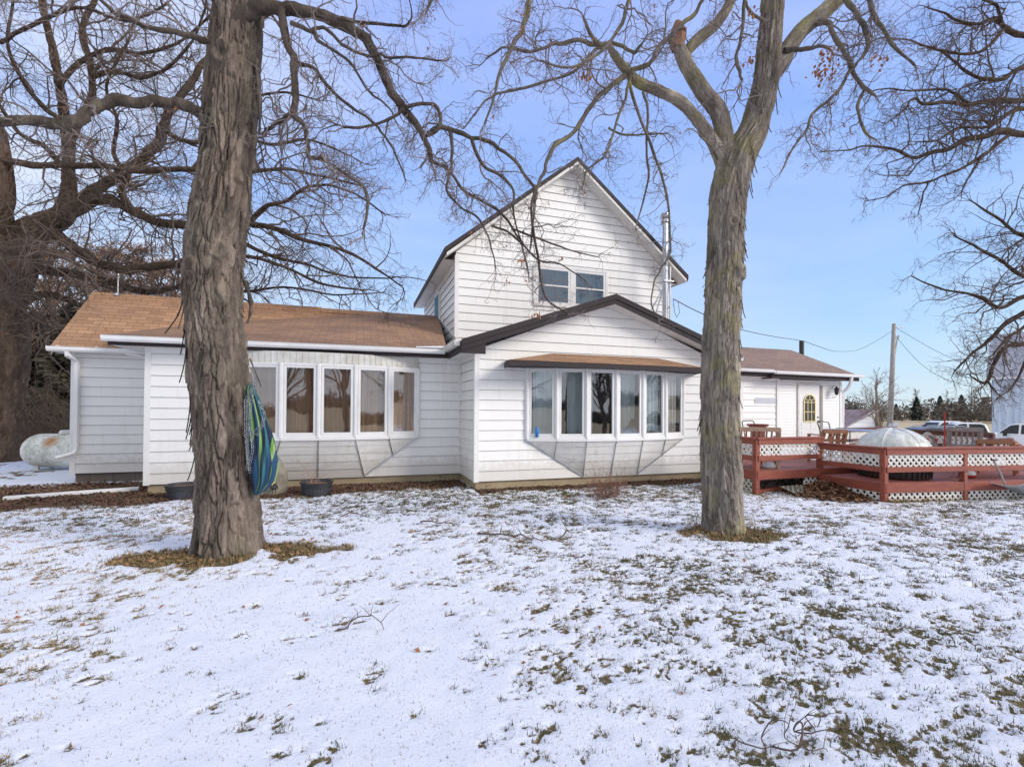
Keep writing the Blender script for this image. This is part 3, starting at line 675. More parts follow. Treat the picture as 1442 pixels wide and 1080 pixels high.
# downspout extension lying on the ground
b = MB(); p0, p1, p2 = G(196, 688, .05), G(110, 694, .05), G(5, 702, .04)
b.bar(p0, p1, .13, .07); b.bar(p1, p2, .13, .07)
single(b, 'drain_extension', M['white'], 'long white gutter extension lying on the mulch by the left corner', 'gutter extension', p1*Z3((1, 1, 0)), bevel=.01)
# ================================================================== GROUND
def vnoise(x, y, seed=0):
    xi = np.floor(x).astype(np.int64); yi = np.floor(y).astype(np.int64); xf = x-xi; yf = y-yi
    def h(a, b):
        n = (a*374761393+b*668265263+seed*2147483647) & 0xffffffff
        n = ((n ^ (n >> 13))*1274126177) & 0xffffffff
        return ((n ^ (n >> 16)) & 0xffff)/65535.
    u = xf*xf*(3-2*xf); v = yf*yf*(3-2*yf)
    return (h(xi, yi)*(1-u)+h(xi+1, yi)*u)*(1-v)+(h(xi, yi+1)*(1-u)+h(xi+1, yi+1)*u)*v
def fbm(x, y, o=4, seed=0):
    s = 0; a = .5
    for i in range(o): s = s+a*vnoise(x*2**i+17.3*i, y*2**i+5.1*i, seed+i); a *= .5
    return s/(1-.5**o)
T1 = Dp(327, 790, 5.25)*Z3((1, 1, 0)); T2 = Dp(1018, 757, 6.22)*Z3((1, 1, 0))
def sstep(a, b, x): t = np.clip((x-a)/(b-a), 0, 1); return t*t*(3-2*t)
def mulch(u, v):
    """0..1 red-brown mulch bed along the house"""
    n = fbm(u*1.7, v*1.7, 4, 5)-.5
    wallv = np.where(u < 2.25, LWV, BYV)
    a = sstep(-1.25, -.75, v-wallv+n*1.0)*(v < wallv+.4)*(u > -3.6)*(u < 8.4)
    a2 = sstep(9.1, 9.6, v+n*1.1)*(u <= -3.6)*sstep(12.4, 11.6, v+n)*(u > -16)
    a3 = (u > -16)*(u < -3.)*sstep(9.0, 9.5, v+n*.8)*sstep(11.3, 10.8, v+n*.6)
    c = sstep(-.55, -.35, v-BYV+n*.5)*(u > 2.2)*(u < 8.2)*(v < BYV+.4)
    a = np.where(u > 2.25, c, a)
    # leaf bank in the corner of the two decks
    q = np.hypot((u-8.85)/.75, (v-6.75)/.5); a = np.maximum(a, sstep(1.1, .75, q+n*.6))
    return np.clip(np.maximum(a, np.maximum(a2, a3*.9)), 0, 1)
def ringgrass(u, v):
    n = fbm(u*3, v*3, 3, 9)-.5
    # tree 1: long strip running left and towards the camera; tree 2: small ellipse
    du, dv_ = u-T1[0], v-T1[1]; a = du*CT-dv_*ST; b = du*ST+dv_*CT
    q1 = np.minimum(np.hypot((a-.45)/.75, (b-.10)/.22), np.minimum(np.hypot((a+.42)/.66, (b+.22)/.26), np.hypot(a/.6, (b+.25)/.28)))
    q1b = np.hypot((a+.75)/1.1, (b+.55)/.5)
    du, dv_ = u-T2[0], v-T2[1]; a = du*CT-dv_*ST; b = du*ST+dv_*CT
    q2 = np.hypot((a-.05)/.70, (b+.02)/.42)
    return np.clip(np.maximum(sstep(1.15, .75, q1+n*1.5), sstep(1.15, .75, q2+n*1.3))*.85, 0, 1), sstep(1.2, .3, q1b)
def tuftdens(u, v):
    d = .38+.65*sstep(.50, .74, fbm(u*.8, v*.8, 3, 21))
    d = d*(.62+.85*sstep(-.5, 3.2, u))+.9*sstep(-.9, -2.2, u)*sstep(.47, .62, fbm(u*1.1, v*2.2, 3, 44))*sstep(2.2, 3.4, v)                     # barer towards the right
    near = sstep(5.5, 2.5, v+u*.1)*sstep(.6, 2., u)
    d = d+near*.28*sstep(.4, .6, fbm(u*1.5, v*1.5, 3, 4))
    _, b = ringgrass(u, v)
    d = d+b*.9+sstep(6.3, 8.6, v)*1.3
    d = d*(1-.6*sstep(-1, .5, -np.abs(u+.2)*1.2+.8)*sstep(5.5, 3.5, v))
    return np.clip(d, .05, 1.6)
# tufts
NT = 40000
tu = rng.uniform(-10, 15, NT); tv = 1.2+11*rng.random(NT)**1.15
keep = rng.random(NT)*1.85 < tuftdens(tu, tv); tu, tv = tu[keep], tv[keep]
vis = np.abs((tu*CT-tv*ST)/(tu*ST+tv*CT)) < 1.2; tu, tv = tu[vis], tv[vis]
tr_ = rng.gamma(1.5, .015, len(tu))*(.85+.4*sstep(-.5, 2.5, tu))+.010; tr_ = np.minimum(tr_, .13)
# each clump breaks up into many small ragged spots
kk = np.clip((tr_*260).astype(int), 2, 22); ci = np.repeat(np.arange(len(tu)), kk)
bu_ = tu[ci]+rng.normal(0, 1, len(ci))*tr_[ci]*1.0; bv_ = tv[ci]+rng.normal(0, 1, len(ci))*tr_[ci]*.7; br_ = rng.uniform(.008, .024, len(ci))*(.6+6*tr_[ci])
us = np.arange(-13, 19, .025); vs_ = []; q = 1.0
while q < 24: vs_.append(q); q += .022 if q < 4 else .022+.006*(q-4)
vs_ = np.array(vs_); UU, VV = np.meshgrid(us, vs_)
bare = np.zeros_like(UU)
for a, b, r in zip(bu_, bv_, br_):
    i0 = np.searchsorted(us, a-2.2*r); i1 = np.searchsorted(us, a+2.2*r); j0 = np.searchsorted(vs_, b-1.6*r); j1 = np.searchsorted(vs_, b+1.6*r)
    if i1 <= i0 or j1 <= j0: continue
    dd = np.hypot((UU[j0:j1, i0:i1]-a)/1.5, VV[j0:j1, i0:i1]-b)/r
    bare[j0:j1, i0:i1] = np.maximum(bare[j0:j1, i0:i1], np.clip(1.1-dd*.75, 0, .92))
mu = mulch(UU, VV); rg, _ = ringgrass(UU, VV)
bare = np.clip(np.maximum(bare+.25*(fbm(UU*14, VV*14, 3, 2)-.5)*(bare > .05), np.maximum(mu, rg)), 0, 1)
dstr = sstep(11, 14, VV)*(.35+.5*sstep(.45, .6, fbm(UU*.9, VV*.9, 3, 8)))*(UU < 2)
bare = np.clip(np.maximum(bare, dstr*sstep(.4, .6, fbm(UU*5, VV*5, 3, 3))), 0, 1)
ZZ = terrain(UU, VV)+.02*(1-bare)+.03*(fbm(UU*.7, VV*.7, 3, 1)-.5)+.010*(fbm(UU*9, VV*9, 3, 7)-.5)+mu*.05*(fbm(UU*6, VV*6, 3, 15))
ZZ += .05*np.exp(-(np.hypot(UU-T1[0], VV-T1[1])/.5)**2)+.04*np.exp(-(np.hypot(UU-T2[0], VV-T2[1])/.45)**2)
ny, nx = UU.shape
idx = np.arange(nx*ny).reshape(ny, nx)
quads = np.stack([idx[:-1, :-1], idx[:-1, 1:], idx[1:, 1:], idx[1:, :-1]], -1).reshape(-1, 4)
def lawn_mat():
    m = bpy.data.materials.new('snowy_lawn'); t = nt(m); bs = t.nodes['Principled BSDF']
    def at(n): a = t.nodes.new('ShaderNodeAttribute'); a.attribute_name = n; return a.outputs['Fac']
    tc = t.nodes.new('ShaderNodeTexCoord'); vec = tc.outputs['Object']
    n = noise(t, 46, 7, .8, vec); 
    ad = new(t, 'ShaderNodeMath', operation='MULTIPLY_ADD'); t.links.new(n, ad.inputs[0]); ad.inputs[1].default_value = 1.7; t.links.new(at('bare'), ad.inputs[2])
    hf = new(t, 'ShaderNodeMath', operation='MULTIPLY'); t.links.new(ad.outputs[0], hf.inputs[0]); hf.inputs[1].default_value = .5
    cov = ramp(t, hf.outputs[0], [(.70, (0, 0, 0)), (.755, (1, 1, 1))])
    # thin snow: faint speckle of straw poking through
    sp = ramp(t, noise(t, 75, 5, .8, vec), [(.61, (0, 0, 0)), (.72, (1, 1, 1))]); sp2 = ramp(t, noise(t, 1.3, 4, .6, vec), [(.4, (0, 0, 0)), (.7, (.85, .85, .85))])
    spk = mixc(t, 1., sp, sp2, 'MULTIPLY')
    snow = ramp(t, noise(t, 2.2, 5, .6, vec), [(.3, (.74, .78, .89)), (.7, (.84, .865, .94))])
    soil = ramp(t, noise(t, 11, 6, .75, vec), [(.3, (.055, .042, .024)), (.5, (.15, .115, .055)), (.72, (.30, .22, .11))])
    grn = ramp(t, noise(t, 3.1, 4, .6, vec), [(.45, (0, 0, 0)), (.6, (1, 1, 1))]); soil = mixc(t, mixc(t, .4, (0, 0, 0), grn), soil, (.085, .09, .035))
    mul = ramp(t, noise(t, 38, 6, .8, vec), [(.3, (.035, .02, .016)), (.5, (.10, .048, .036)), (.72, (.22, .13, .095))])
    und = mixc(t, at('mulch'), soil, mul)
    c = mixc(t, spk, snow, (.30, .25, .2)); c = mixc(t, cov, c, und)
    t.links.new(c, bs.inputs['Base Color'])
    r = ramp(t, cov, [(0, (.6,)*3), (1, (.95,)*3)]); t.links.new(r, bs.inputs['Roughness']); bs.inputs['Specular IOR Level'].default_value = .25
    bump(t, bs, noise(t, 50, 6, .75, vec), .8, .014); return m
M['lawn'] = lawn_mat()
g = np_obj('lawn', np.stack([UU, VV, ZZ], -1).reshape(-1, 3), quads, M['lawn'], True, attrs={'bare': bare.ravel(), 'mulch': mu.ravel()})
g['kind'] = 'structure'
# far ground, one sheet to the horizon
def field_mat():
    m = bpy.data.materials.new('stubble_field'); t = nt(m); bs = t.nodes['Principled BSDF']; bs.inputs['Roughness'].default_value = .95
    tc = t.nodes.new('ShaderNodeTexCoord'); vec = tc.outputs['Object']
    c = ramp(t, noise(t, .35, 6, .7, vec, (1, .25, 1)), [(.3, (.36, .28, .17)), (.7, (.50, .40, .26))])
    s = ramp(t, noise(t, .5, 6, .75, vec), [(.44, (0, 0, 0)), (.5, (1, 1, 1))])
    a = t.nodes.new('ShaderNodeAttribute'); a.attribute_name = 'snow'
    c = mixc(t, mixc(t, 1., s, a.outputs['Color'], 'MULTIPLY'), c, (.84, .86, .93)); t.links.new(c, bs.inputs['Base Color']); return m
M['field'] = field_mat()
rr = np.concatenate([[0.5], np.geomspace(1.5, 2500, 90)]); aa = np.linspace(0, 2*math.pi, 181)[:-1]
RR, AA = np.meshgrid(rr, aa, indexing='ij'); fu_, fv_ = RR*np.cos(AA), RR*np.sin(AA)
fz = terrain(fu_, fv_)-.07-.12*sstep(2, 0, np.maximum(np.abs(fu_-3)-15, np.abs(fv_-12.5)-11.4))
idx = np.arange(RR.size).reshape(RR.shape); i2 = np.roll(idx, -1, 1)
qf = np.stack([idx[:-1], idx[1:], i2[1:], i2[:-1]], -1).reshape(-1, 4)
sn = sstep(70, 40, np.hypot(fu_, fv_))*sstep(-14, -4, fv_)
g = np_obj('field', np.stack([fu_, fv_, fz], -1).reshape(-1, 3), qf, M['field'], True, attrs={'snow': sn.ravel()})
g['kind'] = 'structure'
# ---- grass blades (many triangles)
M['grass'] = bpy.data.materials.new('grass_blades'); t = nt(M['grass']); bs = t.nodes['Principled BSDF']; bs.inputs['Roughness'].default_value = .8
a_ = t.nodes.new('ShaderNodeAttribute'); a_.attribute_name = 'tone'
t.links.new(ramp(t, a_.outputs['Fac'], [(0, (.06, .07, .028)), (.4, (.12, .105, .045)), (.7, (.22, .16, .075)), (1, (.40, .30, .16))]), bs.inputs['Base Color'])
def zat(u, v):
    j = np.clip(np.searchsorted(vs_, v), 0, ny-1); i = np.clip(np.searchsorted(us, u), 0, nx-1); return ZZ[j, i]
def blades(cu, cv, spread, n, lmin, lmax, tone, wid=.0035):
    u = np.repeat(cu, n); v = np.repeat(cv, n); sp = np.repeat(spread, n); tn = np.repeat(tone, n)
    k = len(u); u = u+rng.normal(0, 1, k)*sp*1.1; v = v+rng.normal(0, 1, k)*sp*.75
    z = zat(u, v)-.006; L = rng.uniform(lmin, lmax, k); az = rng.uniform(0, 2*math.pi, k); ln = rng.uniform(.2, 1.15, k)
    dx, dy, dz = np.cos(az)*np.sin(ln), np.sin(az)*np.sin(ln), np.cos(ln)
    w = wid*rng.uniform(.6, 1.4, k)*(1+.12*np.hypot(u, v)/1.0*.5); px, py = -np.sin(az)*w, np.cos(az)*w
    A = np.stack([u-px, v-py, z], -1); B = np.stack([u+px, v+py, z], -1); Cc = np.stack([u+dx*L, v+dy*L, z+dz*L], -1)
    return np.stack([A, B, Cc], 1).reshape(-1, 3), np.clip(np.repeat(tn+rng.normal(0, .16, k), 3), 0, 1)
tone = np.clip(.35+.75*(fbm(tu*.6, tv*.6, 3, 31)-.42)*2+rng.normal(0, .18, len(tu)), 0, 1)
tone = tone+.35*sstep(-.5, -2, tu); lean = sstep(.5, 2.5, tu)*sstep(7, 3.5, tv); tone = np.clip(tone-.12*lean, 0, 1)
nb = np.clip((tr_*900).astype(int), 6, 85)
vb, ab = [], []
a1, a2 = blades(tu, tv, tr_*.85, nb, .012, .040, tone, .0024); vb.append(a1); ab.append(a2)
NS = 170000
su = rng.uniform(-9, 14, NS); sv = 1.3+9*rng.random(NS)**1.2
a1, a2 = blades(su, sv, np.full(NS, .02), 1, .008, .028, rng.uniform(.1, .9, NS), .0022); vb.append(a1); ab.append(a2)
for T_, ru, rv_, nn in ((T1, 1.4, .65, 26000), (T2, .9, .6, 14000)):
    a = rng.uniform(-ru, ru, nn); b = rng.uniform(-rv_, rv_, nn); gu, gv = T_[0]+a*CT+b*ST, T_[1]-a*ST+b*CT; kq = ringgrass(gu, gv)[0] > .35; gu, gv = gu[kq], gv[kq]; nn = len(gu)
    a1, a2 = blades(gu, gv, np.full(nn, .02), 1, .02, .07, rng.uniform(.45, .88, nn), .003); vb.append(a1); ab.append(a2)
# tall dry stems by tree 2
nn = 60; ra = rng.normal(0, .1, nn)
for cx in (G(975, 748), G(1062, 742)):
    a1, a2 = blades(np.array([cx[0]]), np.array([cx[1]]), np.array([.06]), 26, .12, .34, np.array([.9]), .003); vb.append(a1); ab.append(a2)
# strip along the deck foot
nn = 5000; t_ = rng.random(nn); p0, p1 = G(1247, 708), G(1445, 699)
a1, a2 = blades(p0[0]+(p1[0]-p0[0])*t_, p0[1]+(p1[1]-p0[1])*t_+rng.normal(0.02, .06, nn), np.full(nn, .01), 1, .03, .12, rng.uniform(.6, 1, nn), .004); vb.append(a1); ab.append(a2)
VB = np.concatenate(vb); AB = np.concatenate(ab)
g = np_obj('grass', VB, None, M['grass'], False, np.arange(len(VB)).reshape(-1, 3), {'tone': AB})
g['kind'] = 'stuff'; g['label'] = 'sparse tan and green grass blades poking through the thin snow'; g['category'] = 'grass'
# ---- leaf litter
def litter(name, cu, cv, size, m, label, zoff=None, curl=.5):
    k = len(cu); z = (zat(cu, cv) if zoff is None else zoff)+rng.uniform(.002, .018, k)
    az = rng.uniform(0, 6.28, k); s = size*rng.uniform(.6, 1.5, k)
    e1 = np.stack([np.cos(az), np.sin(az), rng.normal(0, curl, k)], -1)*s[:, None]; e2 = np.stack([-np.sin(az), np.cos(az), rng.normal(0, curl, k)], -1)*s[:, None]*.6
    c = np.stack([cu, cv, z], -1); up = np.array([0, 0, 1.])*(s*.3)[:, None]
    P = np.stack([c-e1, c-e2+up, c+e1, c+e2+up], 1).reshape(-1, 3)
    P[:, 2] = np.maximum(P[:, 2], np.repeat(z-.01, 4))
    o = np_obj(name, P, np.arange(len(P)).reshape(-1, 4), m); o['kind'] = 'stuff'; o['label'] = label; o['category'] = 'leaves'; return o
lu = rng.uniform(-12, 10, 60000); lv = rng.uniform(7.8, 12.2, 60000); k = mulch(lu, lv) > rng.random(60000)*1.1
k &= ~((lu > 2.2) & (lv > BYV)) & ~((lu > -3.7) & (lv > LWV))
litter('mulch_bed', lu[k], lv[k], .022, mat('mulch', (.19, .095, .065), (.05, .028, .022), 9, .9), 'reddish brown bark mulch and leaves lying along the foot of the house')
lu = 8.72+rng.normal(0, .28, 5200); lv = 6.7+rng.normal(0, .28, 5200); k = lu < 10.2
pile_z = .02+.2*np.exp(-((lu-8.8)/.4)**2-((lv-6.85)/.4)**2)*rng.random(5200)
litter('leaf_bank', lu[k], lv[k], .05, M['litter'], 'bank of brown oak leaves drifted under the corner of the red deck', pile_z[k])
lu = np.concatenate([T1[0]+rng.normal(-.1, .75, 1500), T2[0]+rng.normal(0, .4, 420)]); lv = np.concatenate([T1[1]+rng.normal(-.05, .3, 1500), T2[1]+rng.normal(0, .22, 420)])
k = (ringgrass(lu, lv)[0] > .2) | (rng.random(len(lu)) < .07)
litter('leaf_litter', lu[k], lv[k], .024, mat('dry_litter', (.36, .22, .11), (.17, .10, .05), 20, .9), 'tan leaf litter round the feet of the two shagbark trees')
lu = rng.uniform(-6, 9, 300); lv = 2+rng.random(300)**.6*7
litter('scattered_leaves', lu, lv, .021, M['deadleaf'], 'single curled brown leaves scattered over the snow')
# ---- fallen sticks, each a thing
def catmull(pts, k):
    p = np.array(pts, float); n = len(p); out = []
    for i in range(n-1):
        p0, p1, p2, p3 = p[max(i-1, 0)], p[i], p[i+1], p[min(i+2, n-1)]
        for s in range(k):
            t = s/k; out.append(.5*((2*p1)+(-p0+p2)*t+(2*p0-5*p1+4*p2-p3)*t*t+(-p0+3*p1-3*p2+p3)*t**3))
    out.append(p[-1]); return np.array(out)
def stick(px, py, dx, dy, n, thick, lab, seed, rise=.06):
    r = random.Random(seed); p = G(px, py, .03); q = G(px+dx, py+dy, .03); b = MB(); path = []
    for i in range(n+1):
        t = i/n; c = p+(q-p)*t; c = c+Z3((r.uniform(-.03, .03), r.uniform(-.05, .05), 0)); c[2] = .035+rise*math.sin(t*math.pi)*r.random(); path.append(c)
    cp = catmull(path, 4); b.tube(cp, [thick*(1-.6*i/len(cp)) for i in range(len(cp))], 6)
    for i in range(1, n):
        d = Z3((r.uniform(-1, 1), r.uniform(-1, 1), r.uniform(.0, .7))); d /= np.linalg.norm(d); L = r.uniform(.06, .16)
        mid = path[i]+d*L*.5+Z3((0, 0, .01)); b.tube([path[i], mid, path[i]+d*L+Z3((r.uniform(-.03, .03), 0, .01))], [thick*.5, thick*.35, thick*.15], 5)
    single(b, 'fallen_stick', M['twig_dark'], lab, 'stick', p, 'sticks lying on the snow', smooth=True)
stick(676, 752, 90, 10, 8, .014, 'long forked stick on the snow between the two shagbark trees', 1)
stick(590, 737, 45, 2, 5, .012, 'short dark stick lying in front of the wide bow window', 2)
stick(478, 887, 68, 2, 7, .006, 'thin curled twig on open snow below the left shagbark tree', 3, .16)
stick(788, 757, 20, -8, 4, .011, 'small crooked stick just right of the long forked stick', 4)
stick(480, 728, 32, -3, 4, .010, 'small stick near the right-hand planter tub', 5)
stick(1325, 722, 30, -3, 5, .009, 'thin stick on the snow before the lower deck', 6)
stick(1030, 1045, 130, 12, 10, .0042, 'spreading dark twig at the bottom edge right of centre', 7, .12)
stick(1100, 1060, 60, -35, 8, .0055, 'upright curling twig behind the spreading bottom twig', 8, .22)

# ================================================================== DECK
deck = thing('deck', 'red stained two level deck with white lattice railings beside the house', 'deck', (8.96, 5.9, 0))
UZ, LZ = .463, .345
UA = G(1066, 697); UA = Z3((7.36, 7.15, 0)); LA = Z3((8.96, 5.88, 0))
LFd = Z3((math.cos(math.radians(-8.8)), math.sin(math.radians(-8.8)), 0)); LL = 6.2
LB = LA+LFd*LL
def deckfloor(poly, z, board_dir=0):
    # boards clipped to polygon rows along u
    b = MB(); vmin = min(p[1] for p in poly); vmax = max(p[1] for p in poly); y = vmin
    while y < vmax-1e-3:
        y1 = min(y+.137, vmax); xs = []
        for yy in (y+.001, y1-.001):
            xx = []
            for i in range(len(poly)):
                a, c = poly[i], poly[(i+1) % len(poly)]
                if (a[1] <= yy) != (c[1] <= yy): xx.append(a[0]+(c[0]-a[0])*(yy-a[1])/(c[1]-a[1]))
            xs.append((min(xx), max(xx)) if len(xx) >= 2 else None)
        if all(xs):
            (a0, a1), (c0, c1) = xs
            b.slab([(a0, y+.003, z), (a1, y+.003, z), (c1, y1-.003, z), (c0, y1-.003, z)], .035)
        y += .14
    return b
upoly = [(7.36, 7.15), (11.4, 7.15), (14.6, 8.6), (14.6, 11.9), (8.3, 11.9), (8.3, 8.3), (7.36, 8.3)]
lpoly = [(8.96, 5.88), (LB[0], LB[1]), (LB[0]+.6, 10.8), (14.7, 10.8), (14.7, 8.5), (11.5, 7.12), (8.96, 7.12)]
part(deckfloor(upoly, UZ), 'deck_boards', M['deck_floor'], deck, label='upper deck boards')
part(deckfloor(lpoly, LZ), 'deck_boards', M['deck_floor'], deck, label='lower deck boards')
b = MB()
def skirt(b, p, q, z, h=.16, t=.035): b.bar((p[0], p[1], z-h/2), (q[0], q[1], z-h/2), t, h)
skirt(b, (7.34, 7.13), (11.45, 7.13), UZ-.002, .17); skirt(b, (7.34, 7.13), (7.34, 8.3), UZ-.002, .17); skirt(b, (11.45, 7.13), (14.6, 8.6), UZ-.002, .17)
part(b, 'rim_board', M['deck'], deck, bevel=.004)
b = MB(); skirt(b, LA-Z3((.02, .02, 0)), LB, LZ-.002, .165); skirt(b, LA-Z3((.02, .02, 0)), (8.94, 7.13), LZ-.002, .165); part(b, 'rim_board', M['deck'], deck, bevel=.004)
def post(p, z0, z1, w=.095, mname='deck'):
    b = MB(); b.box((p[0]-w/2, p[1]-w/2, z0), (p[0]+w/2, p[1]+w/2, z1)); part(b, 'post', M[mname], deck, bevel=.005)
def lattice_mesh(p, q, z0, z1, pitch=.118, w=.036, th=.006, both=True):
    p = Z3((p[0], p[1], 0), float); q = Z3((q[0], q[1], 0), float); d = q-p; L = np.linalg.norm(d); d /= L; nrm = Z3((d[1], -d[0], 0)); h = z1-z0
    b = MB(); hw = w*.7071
    for sgn, off in ((1, 0.), (-1, th)):
        c = -h
        while c < L+h:
            # strip centre line x = c + s*z' ; clip to rect
            x0, x1 = (c, c+h) if sgn > 0 else (c+h, c)
            poly = [(x0-hw, 0), (x0+hw, 0), (x1+hw, h), (x1-hw, h)]
            out = poly
            for f, lim in ((1, 0.), (-1, L)):
                res = []
                for i in range(len(out)):
                    a, e = out[i], out[(i+1) % len(out)]; ia, ie = f*(a[0]-lim) >= 0, f*(e[0]-lim) >= 0
                    if ia: res.append(a)
                    if ia != ie: t = (lim-a[0])/(e[0]-a[0]); res.append((lim, a[1]+t*(e[1]-a[1])))
                out = res
                if len(out) < 3: break
            if len(out) >= 3:
                n = len(out); A = [p+d*x+nrm*off+Z3((0, 0, z0+z)) for x, z in out]; Bv = [a+nrm*th for a in A]
                b.add(A+Bv, [tuple(range(n)), tuple(range(n, 2*n))[::-1]]+[(k, (k+1) % n, n+(k+1) % n, n+k) for k in range(n)])
            c += pitch
    return b
def lat(p, q, z0, z1, m='lattice', **k):
    o = part(lattice_mesh(p, q, z0, z1, **k), 'lattice_panel', M[m], deck); return o
def rail(p, q, zf, posts=2, top=.645, mname='deck', foot=None, skip=()):
    """posts + top cap + face boards + lattice band"""
    p = Z3((p[0], p[1], 0), float); q = Z3((q[0], q[1], 0), float); d = q-p; L = np.linalg.norm(d); d /= L; n = Z3((d[1], -d[0], 0))
    zt = zf+top; b = MB()
    b.bar(p-d*.03+Z3((0, 0, zt-.018))+n*.02, q+d*.03+Z3((0, 0, zt-.018))+n*.02, .13, .034)
    b.bar(p+Z3((0, 0, zt-.085))+n*.052, q+Z3((0, 0, zt-.085))+n*.052, .028, .095)
    b.bar(p+Z3((0, 0, zt-.40))+n*.052, q+Z3((0, 0, zt-.40))+n*.052, .028, .095)
    part(b, 'rail', M[mname], deck, bevel=.003)
    for i in range(posts):
        if i in skip: continue
        post(p+d*L*i/(posts-1), foot if foot is not None else zf-.2, zt-.036, .095, mname)
    for i in range(posts-1): lat(p+d*(L*i/(posts-1)+.05)+n*.03, p+d*(L*(i+1)/(posts-1)-.05)+n*.03, zt-.36, zt-.12)
rail((7.36, 7.17), (9.02, 7.17), UZ, 2, foot=-.05); rail((7.38, 8.25), (7.36, 7.17), UZ, 2, foot=-.05, skip=(1,))
rail(LA+Z3((.0, .02, 0)), LA+LFd*5.1, LZ, 4, foot=-.1); rail((8.98, 7.1), LA+Z3((.0, .02, 0)), LZ, 2, foot=-.1, skip=(0, 1))
# skirting lattice
lat((7.30, 8.2), (7.30, 7.2), .0, .29, 'lattice_old'); lat((8.55, 7.16), (8.93, 7.16), -.02, .29)
for i in range(4):
    a = LA+LFd*(.06+i*1.72); e = LA+LFd*(.06+(i+1)*1.72-.12); lat(a+Z3((0, -.0, 0)), e, -.02, .175)
lat((8.93, 6.6), (8.93, 5.95), 0.0, .175)
b = lattice_mesh((7.95, 6.95), (8.65, 6.95), 0, .5); b.v = [(x, 6.72+z*.95+(y-6.95), .03+.22*z+.0*x) for x, y, z in b.v]; part(b, 'lattice_panel', M['lattice_old'], deck, label='loose lattice panel fallen flat under the deck')
b = MB(); b.bar((7.4, 7.2, .06), (8.6, 7.5, .06), .09, .05); part(b, 'ground_beam', M['deck'], deck)
# rails at the rear
def at_z(x, y, z): return G(x, y, z)
ra0, ra1 = at_z(1180, 602.5, 1.11), at_z(1259, 600.5, 1.11)
rb0, rb1 = at_z(1284, 604.5, 1.11), at_z(1397, 609, 1.11)
rail(ra0[:2], ra1[:2], .463, 2, foot=-.8, mname='deck_dark'); rail(rb0[:2], rb1[:2], .463, 3, foot=-.6, mname='deck_dark')
rc0, rc1 = at_z(1393, 618, 1.0), at_z(1420, 617, 1.0); rail(rc0[:2], rc1[:2], .36, 2, foot=-.6, mname='deck_dark')
b = MB(); b.bar(rc1, at_z(1440, 630, .8), .1, .04); part(b, 'stair_rail', M['deck'], deck)
# the second deck platform under the rear rails
b = deckfloor([(11.5, 7.15), (rb1[0]+.1, rb1[1]-.1), (rb0[0], rb0[1]+.1), (ra1[0], ra1[1]+.1), (14.65, 11.9), (14.65, 8.6)], LZ-.004); part(b, 'deck_boards', M['deck_floor'], deck, label='rear deck boards')
# snow on the deck
def snowpatch(u0, u1, v0, v1, z, seed):
    r = random.Random(seed); cx, cy = (u0+u1)/2, (v0+v1)/2; pts = []
    for k in range(22):
        a = 2*math.pi*k/22; s = .8+.3*r.random(); pts.append((cx+(u1-u0)/2*math.cos(a)*s, cy+(v1-v0)/2*math.sin(a)*s, z))
    return MB().slab(pts, .012)
b = MB()
for a in ((8.4, 10.4, 8.9, 10.3, UZ+.014, 1), (9.6, 12.5, 8.2, 10.6, UZ+.016, 2), (10.8, 13.2, 6.7, 8.2, LZ+.014, 3), (12.9, 15.2, 6.4, 8.9, LZ+.016, 4), (12, 14.4, 9.5, 11.6, UZ+.018, 6), (14.9, 17.3, 9., 12., LZ+.015, 7)):
    c = snowpatch(*a); b.add(c.v, c.f)
psplit(b, 'snow_cover', M['snow'], deck)

# ---------------- tub with domed cover
def onD(px, dep): return Dp(px, 600, dep)
tc_ = onD(1257, 9.3); tub = thing('covered_tub', 'large black tub under a cloudy plastic dome on the lower deck', 'hot tub', (tc_[0], tc_[1], LZ))
tc_[2] = LZ
b = MB(); R_ = .59; nr = 40
b.lathe(tc_, [(0, .01), (R_*.93, .01), (R_*.95, .02), (R_, .36), (R_+.04, .38), (R_+.04, .42), (R_-.05, .42)], nr)
for k in range(nr): 
    a = 2*math.pi*k/nr; ca_, sa_ = math.cos(a), math.sin(a)
    b.bar(tc_+Z3((R_*.955*ca_, R_*.955*sa_, .03)), tc_+Z3((R_*1.003*ca_, R_*1.003*sa_, .36)), .012, .05, (ca_, sa_, 0))
M['wicker'] = mat('black_wicker', (.03, .02, .018), (.05, .035, .03), 30, .6, bscale=120, bstr=.5); part(b, 'tub_wall', M['wicker'], tub)
m = bpy.data.materials.new('plastic_dome'); t = nt(m); bs = t.nodes['Principled BSDF']; bs.inputs['Roughness'].default_value = .25
c = ramp(t, noise(t, 5, 6, .7, stretch=(1, 1, .35)), [(.3, (.62, .68, .60)), (.7, (.90, .92, .90))]); t.links.new(c, bs.inputs['Base Color'])
al = ramp(t, noise(t, 7, 5, .7, stretch=(1.5, 1.5, .3)), [(.35, (.6,)*3), (.65, (.94,)*3)]); t.links.new(al, bs.inputs['Alpha']); M['dome'] = m
b = MB(); prof = [(R_+.05, .40)]+[((R_+.04)*math.cos(a), .44+.51*math.sin(a)**1.0) for a in np.linspace(0, math.pi/2, 16)]
b.lathe(tc_, prof, 48); vv2 = []
for (x, y, z) in b.v:
    a = math.atan2(y-tc_[1], x-tc_[0]); r = math.hypot(x-tc_[0], y-tc_[1]); k = 1+.012*math.sin(a*17+z*9)+.012*math.sin(a*9+3); vv2.append((tc_[0]+(x-tc_[0])*k, tc_[1]+(y-tc_[1])*k, z+.01*math.sin(a*11+r*8)))
b.v = vv2; part(b, 'dome_cover', M['dome'], tub, smooth=True)
b = MB()
